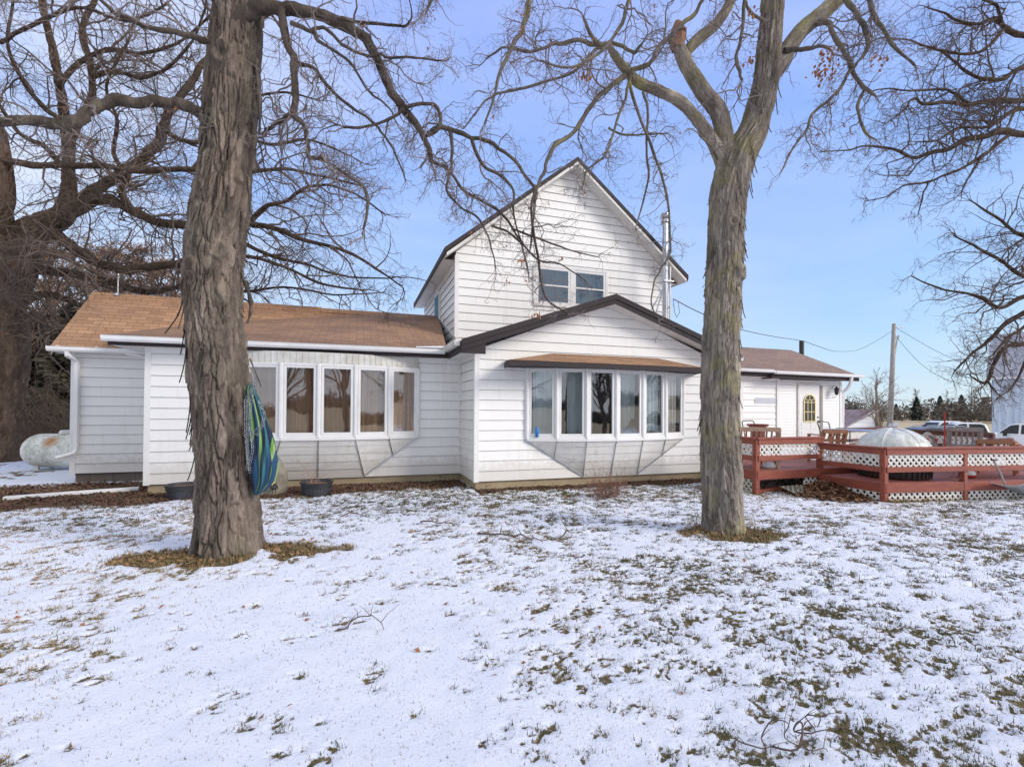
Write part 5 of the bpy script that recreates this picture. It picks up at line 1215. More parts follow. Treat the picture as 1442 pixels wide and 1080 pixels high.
def crown(root, limbs, R, scale=1., dens=1., droop=-.03, mat_l=None, mat_t=None, sub=(5, 5, 4), l1=(.5, 1.5), leafn=0, min_r=.0022, gn=.22, sides=8, t0=.12):
    """limbs: list of (P,R). builds thick limbs + 3 generations of gnarled branches"""
    big = TB(); tw = TB(); lvl = []
    for P, Rr in limbs:
        C = catmull(np.hstack([P, Rr[:, None]]), 5); Pc, Rc = C[:, :3].copy(), C[:, 3].copy()
        nn_ = len(Pc); ph = R.random(3)*9
        wob = np.stack([vnoise(np.arange(nn_)*.55+ph[i], np.zeros(nn_)+i, 5+i)-.5 for i in range(3)], -1)*(.35*Rc[:, None]+.012*scale)*1.3
        wob[0] = 0; Pc += wob; Rc *= 1+.25*(vnoise(np.arange(nn_)*.8+ph[0], np.zeros(nn_), 8)-.5)
        v, q = tubes(Pc[None], Rc[None], 14 if Rc[0] > .03 else sides); big.add(v, q); lvl.append((Pc, Rc))
    # generation 1
    S, Dd, Rp = [], [], []
    for Pc, Rc in lvl:
        Lt = np.linalg.norm(np.diff(Pc, axis=0), axis=1).sum(); m = max(2, int(Lt/(.19*scale)*dens))
        s, d, r, ix, t = spawn(Pc[None], Rc[None], m, t0, R); S.append(s); Dd.append(d); Rp.append(r*(1-.0*t))
    for Pc, Rc in lvl:      # the limb itself runs out into a few finer branches at its tip
        tg = unit(Pc[-1]-Pc[-3]); nT = 3; S.append(np.repeat(Pc[-1:], nT, 0)); Dd.append(unit(tg[None]+R.normal(0, .28, (nT, 3)))); Rp.append(np.full(nT, Rc[-1]*1.45))
    S, Dd, Rp = map(np.concatenate, (S, Dd, Rp))
    L = R.uniform(*l1, len(S))*scale*np.clip(Rp/(.03*scale), .35, 1.15); r0 = np.minimum(Rp*.66, np.maximum(L*.0120, min_r*1.6))
    def gen(S, Dd, L, r0, n, k, gnn, dr):
        P = grow(S, Dd, L, n, gnn, dr, R, .5); Rd = np.maximum(r0[:, None]*(1-.82*np.linspace(0, 1, n)[None, :]), min_r*.55); v, q = tubes(P, Rd, k); tw.add(v, q); return P, Rd
    P1, R1 = gen(S, Dd, L, r0, 14, 5, gn, droop)
    s, d, r, ix, t = spawn(P1, R1, np.clip(L/scale*sub[0]*dens, 1, 12), .15, R); L2 = R.uniform(.3, .62, len(s))*L[ix]*(1.1-.55*t)+.05*scale
    P2, R2 = gen(s, d, L2, np.minimum(r*.75, np.maximum(L2*.013, min_r*1.25)), 9, 4, gn*1.2, droop)
    s, d, r, ix, t = spawn(P2, R2, np.clip(L2/scale*sub[1]*2.2*dens, .6, 8), .2, R); L3 = R.uniform(.3, .6, len(s))*L2[ix]*(1.1-.5*t)+.03*scale
    P3, R3 = gen(s, d, L3, np.minimum(r*.8, np.maximum(L3*.01, min_r)), 6, 3, gn*1.3, droop*.5)
    if sub[2]:
        s, d, r, ix, t = spawn(P3, R3, sub[2]*.5*dens, .25, R); L4 = R.uniform(.03, .1, len(s))*scale
        P4, R4 = gen(s, d, L4, np.full(len(s), min_r*.9), 3, 3, gn, 0)
    big.obj('limb', mat_l, root); tw.obj('branches', mat_t, root)
    if leafn:
        k = R.integers(0, len(P2), leafn//7+1); k = np.repeat(k, 7)[:leafn]; c = P2[k, -1]+R.normal(0, .035, (leafn, 3))*scale; c[:, 2] -= abs(R.normal(0, .03, leafn))*scale
        e1 = unit(R.normal(0, 1, (leafn, 3))); e1[:, 2] -= .8; e1 = unit(e1)*R.uniform(.02, .045, (leafn, 1))*scale**.5; e2 = unit(np.cross(e1, R.normal(0, 1, (leafn, 3))))*.013*scale**.5
        Vv = np.stack([c, c+e1*.5+e2, c+e1, c+e1*.5-e2], 1).reshape(-1, 3)
        o = np_obj('dead_leaves', Vv, np.arange(len(Vv)).reshape(-1, 4), M['deadleaf'], loc=root_loc(root)); adopt(o, root)
    return tw.n
# ---- shaggy trunks
def worley(x, y, period, seed):
    """x periodic with integer period; returns F1,F2,cell rnd,local y"""
    xi = np.floor(x).astype(int); yi = np.floor(y).astype(int); F1 = np.full(x.shape, 9.); F2 = np.full(x.shape, 9.); rid = np.zeros(x.shape); ly = np.zeros(x.shape)
    def h(a, b, s):
        n = (a*374761393+b*668265263+s*974634777) & 0xffffffff; n = ((n ^ (n >> 13))*1274126177) & 0xffffffff; return ((n ^ (n >> 16)) & 0xffff)/65535.
    for dx in (-1, 0, 1):
        for dy in (-1, 0, 1):
            cx, cy = xi+dx, yi+dy; cm = np.mod(cx, period); px, py = cx+h(cm, cy, seed), cy+h(cm, cy, seed+1)
            d = np.hypot(x-px, y-py); r = h(cm, cy, seed+2); c = d < F1
            F2 = np.where(c, F1, np.minimum(F2, d)); rid = np.where(c, r, rid); ly = np.where(c, y-py, ly); F1 = np.where(c, d, F1)
    return F1, F2, rid, ly
def trunk(root, pts, radii, m, plate=(.055, .30), depth=.022, nring=220, dz=.014, flare=None, seed=1, name='trunk', lift=.5, knots=()):
    C = catmull(np.hstack([pts, np.array(radii)[:, None]]), 40); P, Rr = C[:, :3], C[:, 3]
    s = np.concatenate([[0], np.cumsum(np.linalg.norm(np.diff(P, axis=0), axis=1))]); n = int(s[-1]/dz); ss = np.linspace(0, s[-1], n)
    P = np.stack([np.interp(ss, s, P[:, i]) for i in range(3)], -1); Rr = np.interp(ss, s, Rr)
    T = unit(np.gradient(P, axis=0)); ref = unit(np.cross(T, np.tile([0., 1., 0.], (n, 1)))); bb = np.cross(T, ref)
    a = np.linspace(0, 2*np.pi, nring, endpoint=False); A, S_ = np.meshgrid(a, ss); Rm = np.mean(Rr[:n//2])
    per = int(round(2*np.pi*Rm/plate[0])); wx = .55*(fbm(np.cos(A)*3+7, S_*2.2+np.sin(A)*3, 3, seed)-.5)
    X = A/(2*np.pi)*per+wx*3.4; Y = S_/plate[1]+1.1*(fbm(np.cos(A)*5+3, S_*4+np.sin(A)*5, 3, seed+3)-.5)
    F1, F2, rid, ly = worley(X, Y, per, seed); gap = np.clip((F2-F1)*4.5, 0, 1)
    F1b, F2b, ridb, lyb = worley(X*2.6+.3, Y*2.3, int(per*2.6) or 1, seed+9); gapb = np.clip((F2b-F1b)*3.5, 0, 1)
    hgt = gap**.8*(.35+.65*rid)+lift*np.clip(-ly+.2, 0, .8)*gap*(.3+rid)+.28*gapb**.7*(.5+ridb)+.25*(fbm(X*6, Y*5, 3, seed+5)-.5)
    lump_ = .10*(fbm(np.cos(A)*1.2+4, S_*1.1+np.sin(A)*1.2, 3, seed+7)-.5)
    Rad = Rr[:, None]*(1+lump_)+depth*(hgt-hgt.mean()-.15)
    if flare is not None:
        fl_ = np.exp(-S_/flare[0])*flare[1]*(1+.5*np.sin(A*5+1)+.3*np.sin(A*8)); Rad = Rad+fl_
    for kz, ka, kr, kh in knots:
        dA = (A-ka+np.pi) % (2*np.pi)-np.pi; dd = np.hypot(dA*Rr[:, None], (P[:, 2]-kz)[:, None]*.85)/kr; w_ = np.exp(-(dd/1.5)**2)
        Rad = Rad*(1-w_*0)+kh*(1.5*np.exp(-((dd-.95)/.33)**2)+.8*np.exp(-(dd/1.5)**2)-.9*np.exp(-(dd/.42)**2)+.25*np.exp(-((dd-.45)/.12)**2)) - w_*depth*(hgt-hgt.mean())*.6
    Vv = P[:, None, :]+(ref[:, None, :]*np.cos(A)[..., None]+bb[:, None, :]*np.sin(A)[..., None])*Rad[..., None]
    ix = np.arange(n*nring).reshape(n, nring); i2 = np.roll(ix, -1, 1); Q = np.stack([ix[:-1], i2[:-1], i2[1:], ix[1:]], -1).reshape(-1, 4)
    o = np_obj(name, Vv.reshape(-1, 3), Q, m, True, attrs={'plate': np.clip(rid*.7+ridb*.3, 0, 1).ravel()}, loc=root_loc(root)); adopt(o, root)
    return P, Rr, ss
def strips(root, P, Rr, ss, m, count, R, zr=(.8, 5), L=(.12, .38), out=.06, w=(.018, .042)):
    b = MB()
    for i in range(count):
        s0 = R.uniform(*zr); j = np.searchsorted(ss, s0); j = min(j, len(ss)-2); az = R.uniform(0, 2*math.pi)
        c = P[j]; r = Rr[j]+.006; e = Z3((math.cos(az), math.sin(az), 0)); tg = Z3((-e[1], e[0], 0)); le = R.uniform(*L); ww = R.uniform(*w); n = 7; vs = []; lat_ = R.normal(0, .03); oo = out*R.uniform(.3, 1.)
        for k in range(n+1):
            t = k/n; q = c+e*(r-.012+oo*t**1.8)+tg*lat_*t-Z3((0, 0, le*t)); w2 = ww*(1-.55*t**2)*(1+.2*math.sin(k*2.1+i)); 
            vs += [q-tg*w2/2, q+e*.006, q+tg*w2/2, q-e*.006]
        b.add(vs, [(4*k+a, 4*k+(a+1) % 4, 4*k+4+(a+1) % 4, 4*k+4+a) for k in range(n) for a in range(4)])
    o = part(b, 'bark_strips', m, root, smooth=True); o['kind'] = 'stuff'; return o
# ------------------------------ tree 1 (left shagbark)
R1_ = np.random.default_rng(3)
t1 = thing('shagbark_tree', 'big shaggy barked tree on the left, hammock hanging from its trunk', 'tree', T1, 'shagbark trees on the lawn')
d1 = 5.25
tp = [(327, 796, 47), (325, 740, 43), (322, 680, 40), (318, 600, 39), (311, 520, 40), (304, 440, 38.5), (304, 380, 38), (310, 320, 38.5), (319, 260, 37), (324, 200, 36), (330, 120, 36), (335, 60, 36), (337, 0, 35), (341, -90, 32), (350, -220, 27), (340, -380, 21), (352, -600, 14), (346, -820, 6)]
P, Rr = limb(tp, d1, d1, 0, 0); Rr = Rr*.925; P[:-6] -= Z3((CT, -ST, 0))*.024; pt = trunk(t1, P, Rr, M['bark'], (.062, .40), .042, 240, .012, (.15, .085), 11, knots=((3.33, 1.9, .075, .022), (3.12, .95, .07, .02), (2.36, 2.0, .085, .018), (5.42, 1.35, .09, .025), (4.6, 2.5, .06, .02)))
strips(t1, *pt, M['bark'], 170, R1_, (.9, 5.6), (.12, .42), .075)
mt = lambda b, nm, m, r: part(b, nm, m, r, smooth=True)
b = MB()  # long peeling strips seen at the silhouette
for path, w_ in (([(262, 395), (258, 420), (250, 445), (232, 470)], .03), ([(266, 380), (262, 410), (261, 440)], .05), ([(345, 395), (352, 420), (353, 440), (348, 455)], .06), ([(266, 520), (266, 545), (271, 560)], .05), ([(352, 505), (362, 530), (368, 545)], .02), ([(276, 300), (270, 330), (268, 370)], .06), ([(360, 90), (366, 140), (365, 190)], .06)):
    C = catmull([Dp(x, y, 5.19) for x, y in path], 4); n = len(C); vs = []
    for k, q in enumerate(C):
        w2 = w_*(1-.6*k/n)*(1+.25*math.sin(k*1.7)); s_ = Z3((CT, -ST, .0)); f = Z3((ST, CT, 0))*.012; vs += [q-s_*w2/2, q-f, q+s_*w2/2, q+f]
    b.add(vs, [(4*k+a, 4*k+(a+1) % 4, 4*k+4+(a+1) % 4, 4*k+4+a) for k in range(n-1) for a in range(4)])
psplit(b, 'bark_strip', M['bark'], t1, smooth=True)
LB1 = []
ADD = .21
def add(store, px, da, db, r0=3, r1=1): store.append(limb(px, da+ADD, db+ADD, r0, r1))
a = LB1
add(a, [(310, 36, 12), (338, 26, 11), (365, 12, 10), (400, 12, 9), (440, 18, 8), (480, 33, 7.5), (515, 58, 7), (540, 100, 6.4), (552, 130, 6.2), (578, 165, 5.4), (600, 200, 4.2), (608, 228, 3)], 4.85, 5.2)
add(a, [(601, 190, 3.6), (617, 183, 3.4), (620, 160, 3), (606, 146, 3), (575, 151, 2.8), (555, 164, 2.5), (520, 178, 2.2), (485, 180, 2)], 5.15, 5.0)
add(a, [(602, 188, 4), (618, 180, 4), (634, 182, 4), (664, 194, 3.4), (690, 199, 3), (703, 210, 2.8), (723, 225, 2.6), (742, 249, 2.4), (752, 268, 2.2), (748, 300, 2.1), (757, 360, 2), (768, 418, 1.6), (800, 442, 1)], 5.15, 5.5)
add(a, [(664, 194, 3), (680, 233, 2.6), (707, 249, 2.4), (723, 268, 2.2), (723, 300, 1.6), (735, 340, 1.2), (760, 370, 1)], 5.2, 5.4)
add(a, [(633, 183, 3), (637, 218, 2.6), (633, 249, 2.3), (629, 268, 2), (649, 292, 1.8), (672, 307, 1.6), (690, 340, 1.3), (698, 380, 1)], 5.2, 5.1)
add(a, [(608, 226, 3), (633, 241, 2.6), (653, 268, 2.4), (688, 288, 2.3), (711, 307, 2), (735, 345, 1.6), (744, 385, 1.2)], 5.2, 5.5)
add(a, [(692, 318, 2), (720, 330, 1.8), (758, 365, 1.4), (790, 372, 1.2), (826, 398, .8)], 5.3, 5.4)
add(a, [(720, 322, 1.8), (760, 336, 1.5), (800, 352, 1.2), (842, 362, .8)], 5.4, 5.6)
add(a, [(396, 14, 5.5), (401, 50, 5.4), (414, 86, 5.4), (415, 116, 5), (416, 139, 5), (414, 162, 4.4), (428, 176, 3.2), (434, 210, 2.8), (437, 222, 2.6), (455, 225, 2.4), (478, 241, 2.4), (513, 264, 2.4), (517, 295, 2.2), (512, 324, 1.6)], 4.9, 4.8)
add(a, [(414, 160, 3.6), (395, 170, 3.4), (375, 183, 3)], 4.85, 5.2)
add(a, [(414, 88, 3.2), (440, 95, 3), (462, 122, 2.6), (490, 148, 2.4), (520, 168, 2), (536, 184, 1.8), (550, 205, 1.6), (565, 235, 1.3), (572, 255, 1)], 4.9, 5.2)
add(a, [(409, 32, 3.6), (437, 44, 3.2), (453, 61, 2.6), (488, 83, 2.2), (507, 111, 2), (523, 132, 1.8), (544, 148, 1.4), (560, 175, 1.1)], 4.85, 5.0)
add(a, [(437, 44, 3), (453, 38, 2.8), (470, 51, 2.6), (488, 67, 2.4), (518, 79, 2.4), (537, 76, 2.2), (548, 83, 2), (583, 81, 1.8), (622, 86, 1.2)], 4.85, 4.7)
add(a, [(479, 28, 2.8), (537, 35, 2.2), (571, 36, 1.8), (580, 18, 1.2), (574, -10, 1)], 4.9, 4.6)
add(a, [(300, 182, 9), (290, 168, 8.5), (272, 154, 8), (249, 146, 7.5), (218, 142, 7.5), (187, 146, 7.5), (156, 142, 7.5), (128, 156, 8), (101, 174, 8), (78, 176, 7.5), (39, 168, 7), (-20, 172, 6.5), (-90, 165, 5)], 5.0, 4.1)
add(a, [(314, 68, 6), (288, 57, 4.6), (253, 46, 4), (218, 41, 3.6), (187, 31, 3.2), (163, 19, 3), (140, -2, 2.4)], 4.9, 4.5)
add(a, [(300, -60, 8), (270, -90, 6), (230, -110, 5), (180, -90, 4), (130, -60, 3), (100, -20, 2)], 4.9, 4.4)
add(a, [(365, -120, 9), (420, -160, 7), (480, -150, 5), (540, -120, 4), (590, -70, 3), (610, -20, 2), (600, 20, 1)], 5., 4.7)
add(a, [(360, -300, 10), (420, -360, 7), (500, -420, 5), (560, -480, 3)], 5., 5.6); add(a, [(340, -320, 10), (280, -380, 7), (200, -420, 5), (140, -480, 3)], 5., 5.2)
add(a, [(350, -200, 10), (330, -260, 7), (300, -300, 6), (290, -380, 4)], 4.8, 3.6); add(a, [(345, -480, 9), (380, -560, 6), (420, -640, 4)], 5.1, 6.2); add(a, [(345, -150, 9), (380, -200, 7), (400, -240, 5)], 5.3, 7.)
LB1 = [(p, r*(.9 if r[0] < .04 else 1)) for p, r in LB1]
n1 = crown(t1, LB1, R1_, .66, .92, -.05, M['bark'], M['twig'], (5, 3.6, 1.), (.5, 1.45), 230, .0022, gn=.27)
# ------------------------------ tree 2 (right shagbark)
R2_ = np.random.default_rng(8)
t2 = thing('shagbark_tree', 'forked shaggy barked tree on the right with a broken stub on one limb', 'tree', T2, 'shagbark trees on the lawn')
d2 = 6.25
tp = [(1018, 762, 29), (1017, 720, 28), (1015, 650, 28), (1014, 580, 27), (1015, 500, 25.5), (1018, 430, 25), (1021, 360, 25), (1024, 300, 25), (1030, 255, 26), (1042, 218, 24), (1060, 185, 21), (1070, 150, 19), (1078, 116, 18), (1083, 58, 16.5), (1089, 0, 15.5), (1094, -80, 14), (1085, -200, 11), (1098, -340, 8), (1090, -500, 4)]
P, Rr = limb(tp, d2, d2, 0, 0); Rr = Rr*.95; pt = trunk(t2, P, Rr, M['bark2'], (.036, .36), .024, 220, .012, (.10, .05), 23, knots=((3.42, 2.0, .07, .025), (4.05, 1.2, .05, .03), (3.75, 3.2, .07, .03)))
strips(t2, *pt, M['bark2'], 190, R2_, (1.4, 6.5), (.08, .30), .055, (.014, .034))
for tp, nm, sd in (([(1030, 262, 19), (1022, 225, 17), (1021, 200, 15), (1013, 160, 14), (993, 133, 13), (973, 103, 12), (960, 78, 11), (954, 58, 9)], 'limb', 31), ([(1022, 240, 14), (1007, 205, 12), (993, 183, 11), (977, 163, 10.5), (957, 143, 10), (927, 128, 9.5), (900, 117, 9.5), (883, 100, 8.5), (868, 82, 7), (857, 63, 5.5)], 'limb', 37), ([(1082, 112, 13), (1096, 92, 14), (1110, 69, 13), (1128, 44, 12), (1151, 25, 11.5), (1179, 0, 11), (1215, -40, 9), (1260, -110, 6)], 'limb', 41), ([(962, 82, 7), (970, 70, 8), (985, 54, 9), (1005, 38, 8.5), (1020, 18, 8), (1030, -5, 7.5), (1034, -60, 6), (1020, -140, 4)], 'limb', 43)):
    P, Rr = limb(tp, d2, d2-(.5 if sd == 37 else .1), 0, 0); Rr = Rr*{31: .85, 37: .74, 41: .9, 43: .85}[sd]; trunk(t2, P, Rr, M['bark2'], (.035, .16), .010, 80, .012, None, sd, nm, .3)
M['heart'] = mat('raw_wood', (.42, .20, .11), (.16, .10, .075), 16, .9, bstr=.8, bscale=30, stretch=(1, 1, .3))
b = MB(); c = Dp(953, 66, d2-.1); c3 = Dp(955, 34, d2-.1); b.tube([c-Z3((0, 0, .02)), c+(c3-c)*.35, c+(c3-c)*.75, c3, c3+Z3((.015, 0, .02))], [.085, .11, .10, .06, .02], 11); b.v = [(x+.014*math.sin(z*60+x*40), y, z+.02*math.sin(x*90)) for x, y, z in b.v]
part(b, 'broken_stub', M['heart'], t2, label='splintered reddish broken stub')
b = MB(); b.tube([Dp(857, 172, 5.9), Dp(851, 168, 5.8)], [.03, .045], 8)
a = LB2 = []
add(a, [(857, 64, 4), (840, 63, 4), (813, 57, 3.6), (790, 62, 3.4), (777, 63, 3), (747, 73, 2.6), (713, 67, 2.2), (690, 80, 1.6)], 5.6, 5.2)
add(a, [(842, 63, 3.4), (830, 45, 3), (822, 25, 2.4)], 5.5, 5.5)
add(a, [(882, 104, 4.5), (870, 114, 4.2), (847, 133, 4), (827, 157, 3.8), (807, 187, 3.6), (780, 207, 3.4), (767, 240, 3), (757, 263, 2.8), (752, 300, 2.2), (748, 350, 1.4)], 5.6, 5.4)
add(a, [(852, 68, 3), (837, 72, 2.8), (813, 97, 2.6), (780, 113, 2.4), (740, 123, 2.2), (700, 133, 2), (680, 147, 1.6), (655, 180, 1.2)], 5.6, 5.2)
add(a, [(888, 100, 4), (905, 94, 3.8), (917, 88, 3.8), (927, 67, 3.6), (945, 50, 3.6), (963, 33, 3.4), (980, 17, 3.2), (992, -6, 3)], 5.6, 5.9)
add(a, [(888, 106, 3), (888, 127, 2.6), (910, 187, 2.4), (927, 233, 2.2), (940, 280, 2), (943, 327, 1.8), (943, 358, 1.6), (931, 378, 1.5), (921, 400, 1.3), (918, 428, 1.1), (927, 450, .8)], 5.6, 5.8)
add(a, [(887, 110, 2.6), (880, 140, 2.4), (867, 177, 2.2), (853, 217, 2), (827, 240, 1.8), (822, 262, 1.3)], 5.6, 5.3)
add(a, [(905, 130, 2.2), (913, 157, 2), (910, 200, 1.9), (913, 250, 1.7), (905, 288, 1.4), (895, 320, 1)], 5.7, 5.6)
add(a, [(857, 60, 3), (878, 66, 3), (893, 75, 3), (905, 60, 2.2)], 5.6, 5.4)
add(a, [(857, 180, 2), (880, 190, 1.8), (905, 190, 1.5), (940, 188, 1)], 5.8, 5.6)
add(a, [(1150, 32, 5), (1166, 33, 4.2), (1177, 53, 4), (1191, 78, 3.6), (1202, 103, 3.4), (1219, 125, 3), (1233, 136, 2.2)], 5.9, 5.5)
add(a, [(1199, 97, 2.6), (1183, 125, 2.4), (1166, 142, 2.2), (1144, 161, 2.2), (1136, 183, 2), (1116, 211, 1.6), (1099, 244, 1)], 5.7, 5.4)
add(a, [(1217, 128, 2.6), (1208, 150, 2.5), (1211, 169, 2.3), (1222, 189, 2), (1233, 197, 1.4)], 5.6, 5.4)
add(a, [(1188, -10, 4.6), (1197, 5, 4.4), (1211, 28, 4), (1222, 53, 3.8), (1221, 70, 3), (1205, 92, 2), (1195, 105, 1.4)], 5.8, 5.6)
add(a, [(1222, -20, 4.5), (1226, 0, 4), (1231, 22, 3.8), (1244, 42, 3), (1261, 67, 2.5), (1288, 92, 1.8)], 5.8, 5.4)
add(a, [(1104, 72, 5), (1120, 70, 4), (1140, 68, 3.4), (1155, 66, 2.6), (1172, 72, 2)], 5.8, 5.6)
add(a, [(1049, 0, 3), (1047, 30, 2.8), (1042, 60, 2.8), (1037, 81, 3), (1041, 100, 2.6), (1045, 114, 2)], 5.7, 5.6)
add(a, [(1080, 30, 3), (1060, 20, 2.6), (1050, 5, 2.4), (1040, -20, 2)], 5.9, 5.6)
add(a, [(1010, 225, 2.2), (1000, 205, 2), (985, 190, 1.5)], 5.9, 5.5)
add(a, [(880, -120, 5), (890, -60, 4), (885, 0, 3.6), (872, 40, 3), (845, 75, 2.6), (800, 95, 2), (760, 85, 1.5)], 5.4, 4.8)
add(a, [(1034, -60, 6), (980, -110, 5), (920, -130, 4), (850, -110, 3), (780, -60, 2.4), (745, -5, 1.8), (738, 50, 1.2)], 5.8, 4.8)
add(a, [(745, -10, 4.5), (740, 30, 4), (725, 60, 3.6), (705, 100, 3), (695, 140, 2), (682, 175, 1.5)], 5.0, 5.0)
add(a, [(1090, -150, 7), (1140, -220, 5), (1200, -270, 4), (1260, -300, 2)], 6., 5.5); add(a, [(1090, -300, 6), (1040, -360, 4), (980, -400, 3)], 6., 6.8); add(a, [(1092, -230, 6), (1110, -300, 5), (1090, -360, 3)], 6.1, 7.4)
LB2 = [(p, r*.85) for p, r in LB2]
n2 = crown(t2, LB2, R2_, .66, .95, -.06, M['bark2'], M['twig'], (5, 3.6, 1.2), (.5, 1.35), 260, .0023, gn=.28)
for (x, y) in ((1162, 118), (1157, 100), (1165, 90), (1235, 97)):   # clumps of clinging leaves
    pass
cl = []
for (x, y, d, s, n_) in ((1160, 100, 5.7, .06, 60), (1164, 78, 5.7, .05, 30), (1235, 82, 5.5, .05, 24), (1060, 18, 5.7, .03, 14), (828, 108, 5.5, .035, 20), (1053, 84, 5.7, .03, 14), (757, 440, 5.5, .03, 10), (735, 366, 5.4, .02, 8)):
    c = Dp(x, y, d); k = R2_.normal(0, s, (n_, 3)); cl.append(c+k)
c = np.concatenate(cl); k_ = len(c); e1 = R2_.normal(0, .4, (k_, 3)); e1[:, 2] -= 1; e1 = unit(e1)*.05; e2 = unit(np.cross(e1, R2_.normal(0, 1, (k_, 3))))*.018
Vv = np.stack([c, c+e1*.5+e2, c+e1, c+e1*.5-e2], 1).reshape(-1, 3); o = np_obj('dead_leaves', Vv, np.arange(len(Vv)).reshape(-1, 4), M['deadleaf'], loc=root_loc(t2)); adopt(o, t2)
# ------------------------------ left oak
R3_ = np.random.default_rng(15); d3 = 13.8
T3 = G(4, 650); t3 = thing('oak_tree', 'massive dark oak at the far left spreading low limbs behind the house', 'tree', T3)
P, Rr = limb([(0, 662, 32), (-1, 620, 28), (-2, 560, 27), (0, 500, 31), (1, 440, 26), (8, 400, 27), (20, 365, 28), (38, 335, 22), (62, 318, 17), (92, 298, 13), (97, 250, 7.5), (94, 190, 6), (84, 120, 5), (72, 60, 4.2), (60, 0, 3.4), (66, -80, 3)], d3, d3-.6, 0, 0); pt = trunk(t3, P, Rr, M['bark_oak'], (.09, .3), .05, 120, .035, (.2, .12), 51, 'trunk', .2)
P, Rr = limb([(0, 420, 24), (-12, 360, 22), (-6, 300, 18), (6, 270, 12), (0, 200, 9), (-20, 120, 7), (-10, 0, 5)], d3-.4, d3-2, 0, 0); trunk(t3, P, Rr, M['bark_oak'], (.09, .3), .04, 80, .04, None, 53, 'limb', .2)
ADD = 0
a = LB3 = []
add(a, [(40, 334, 16), (66, 323, 13), (93, 342, 11), (124, 362, 10), (160, 377, 8.5), (202, 379, 8), (241, 373, 7), (275, 371, 6), (330, 360, 4), (390, 372, 3), (450, 398, 2.4), (505, 408, 1.6)], d3-.3, d3-2.)
add(a, [(70, 314, 14), (105, 296, 12), (132, 281, 11), (160, 284, 10), (187, 296, 9.5), (218, 311, 8.5), (268, 319, 7.5), (310, 312, 6.5), (350, 315, 6), (389, 323, 5), (428, 338, 4), (478, 350, 3.2), (520, 372, 2.5), (560, 400, 1.6)], d3-.3, d3-1.6)
add(a, [(93, 298, 13), (120, 280, 11), (156, 253, 10), (194, 229, 9.5), (222, 202, 9), (233, 171, 8), (252, 140, 7), (272, 113, 6.5), (292, 86, 5.5), (330, 50, 4), (380, 20, 3)], d3-.2, d3+.8)
add(a, [(-5, 224, 7), (58, 233, 6), (136, 233, 5.6), (194, 241, 5), (268, 240, 4.6), (330, 246, 4), (390, 238, 3.2), (450, 248, 2.4), (510, 262, 1.6)], d3-1.2, d3-2.4)
add(a, [(97, 200, 6), (115, 170, 6), (128, 140, 6), (128, 97, 5.5), (117, 39, 5), (136, -5, 4), (160, -60, 3)], d3-.6, d3-1.)
add(a, [(20, 384, 11), (50, 381, 9.5), (81, 383, 8.5), (143, 395, 7.5), (212, 411, 5.5), (270, 400, 4), (330, 412, 3), (400, 404, 2.2), (470, 415, 1.6), (540, 412, 1)], d3+.1, d3-.8)
add(a, [(20, 426, 8), (65, 415, 7), (92, 421, 6), (118, 431, 5), (160, 428, 3.4), (200, 440, 2)], d3, d3-.8); add(a, [(20, 446, 7), (50, 445, 6), (81, 448, 5.4), (98, 460, 4.4), (122, 470, 3)], d3-.1, d3-.9)
add(a, [(97, 245, 6), (80, 225, 5), (60, 205, 4.6), (30, 190, 4), (0, 150, 3), (-30, 100, 2)], d3-.4, d3-2)
add(a, [(230, 180, 5), (250, 196, 4.4), (280, 200, 4), (330, 188, 3.4), (380, 205, 3), (430, 196, 2.4), (480, 214, 1.6)], d3+.5, d3-.3)
add(a, [(187, 296, 7), (170, 270, 6), (180, 250, 5), (160, 215, 4), (165, 170, 3.2), (150, 120, 2.4), (180, 60, 1.8)], d3-.6, d3-2)
add(a, [(350, 315, 5), (372, 292, 4), (400, 284, 3.4), (440, 262, 2.8), (490, 268, 2.2), (540, 300, 1.5)], d3-1, d3-2); add(a, [(300, 314, 5), (340, 340, 4), (380, 360, 3.6), (430, 372, 2.6), (480, 388, 2), (545, 392, 1.4)], d3-1, d3-1.4)
add(a, [(84, 120, 5), (110, 90, 4.5), (150, 70, 4), (200, 75, 3.4), (250, 60, 2.6), (300, 20, 2)], d3-.6, d3-1.5); add(a, [(90, 170, 5), (60, 150, 4.5), (30, 110, 4), (10, 60, 3), (20, 0, 2)], d3-.6, d3-1.8)
add(a, [(130, 110, 4.5), (160, 100, 4), (200, 110, 3.4), (235, 95, 3), (270, 60, 2.4), (290, 10, 2)], d3-.8, d3-2.6); add(a, [(268, 240, 3.5), (290, 215, 3), (340, 150, 2.6), (390, 130, 2.2), (440, 140, 1.6)], d3-1.6, d3-2.2)
add(a, [(-15, 300, 8), (-30, 340, 7), (20, 355, 5), (60, 352, 4), (110, 372, 3), (150, 392, 2)], d3-1.4, d3-3); add(a, [(0, 60, 4), (60, 30, 3.4), (110, 10, 3), (180, 30, 2.4), (230, 10, 2)], d3-2, d3-3)
LB3 = [(p, r*.72) for p, r in LB3]
n3 = crown(t3, LB3, R3_, 1.45, .95, -.02, M['bark_oak'], M['twig_dark'], (5, 4, .6), (.7, 1.8), 420, .0040, gn=.16)
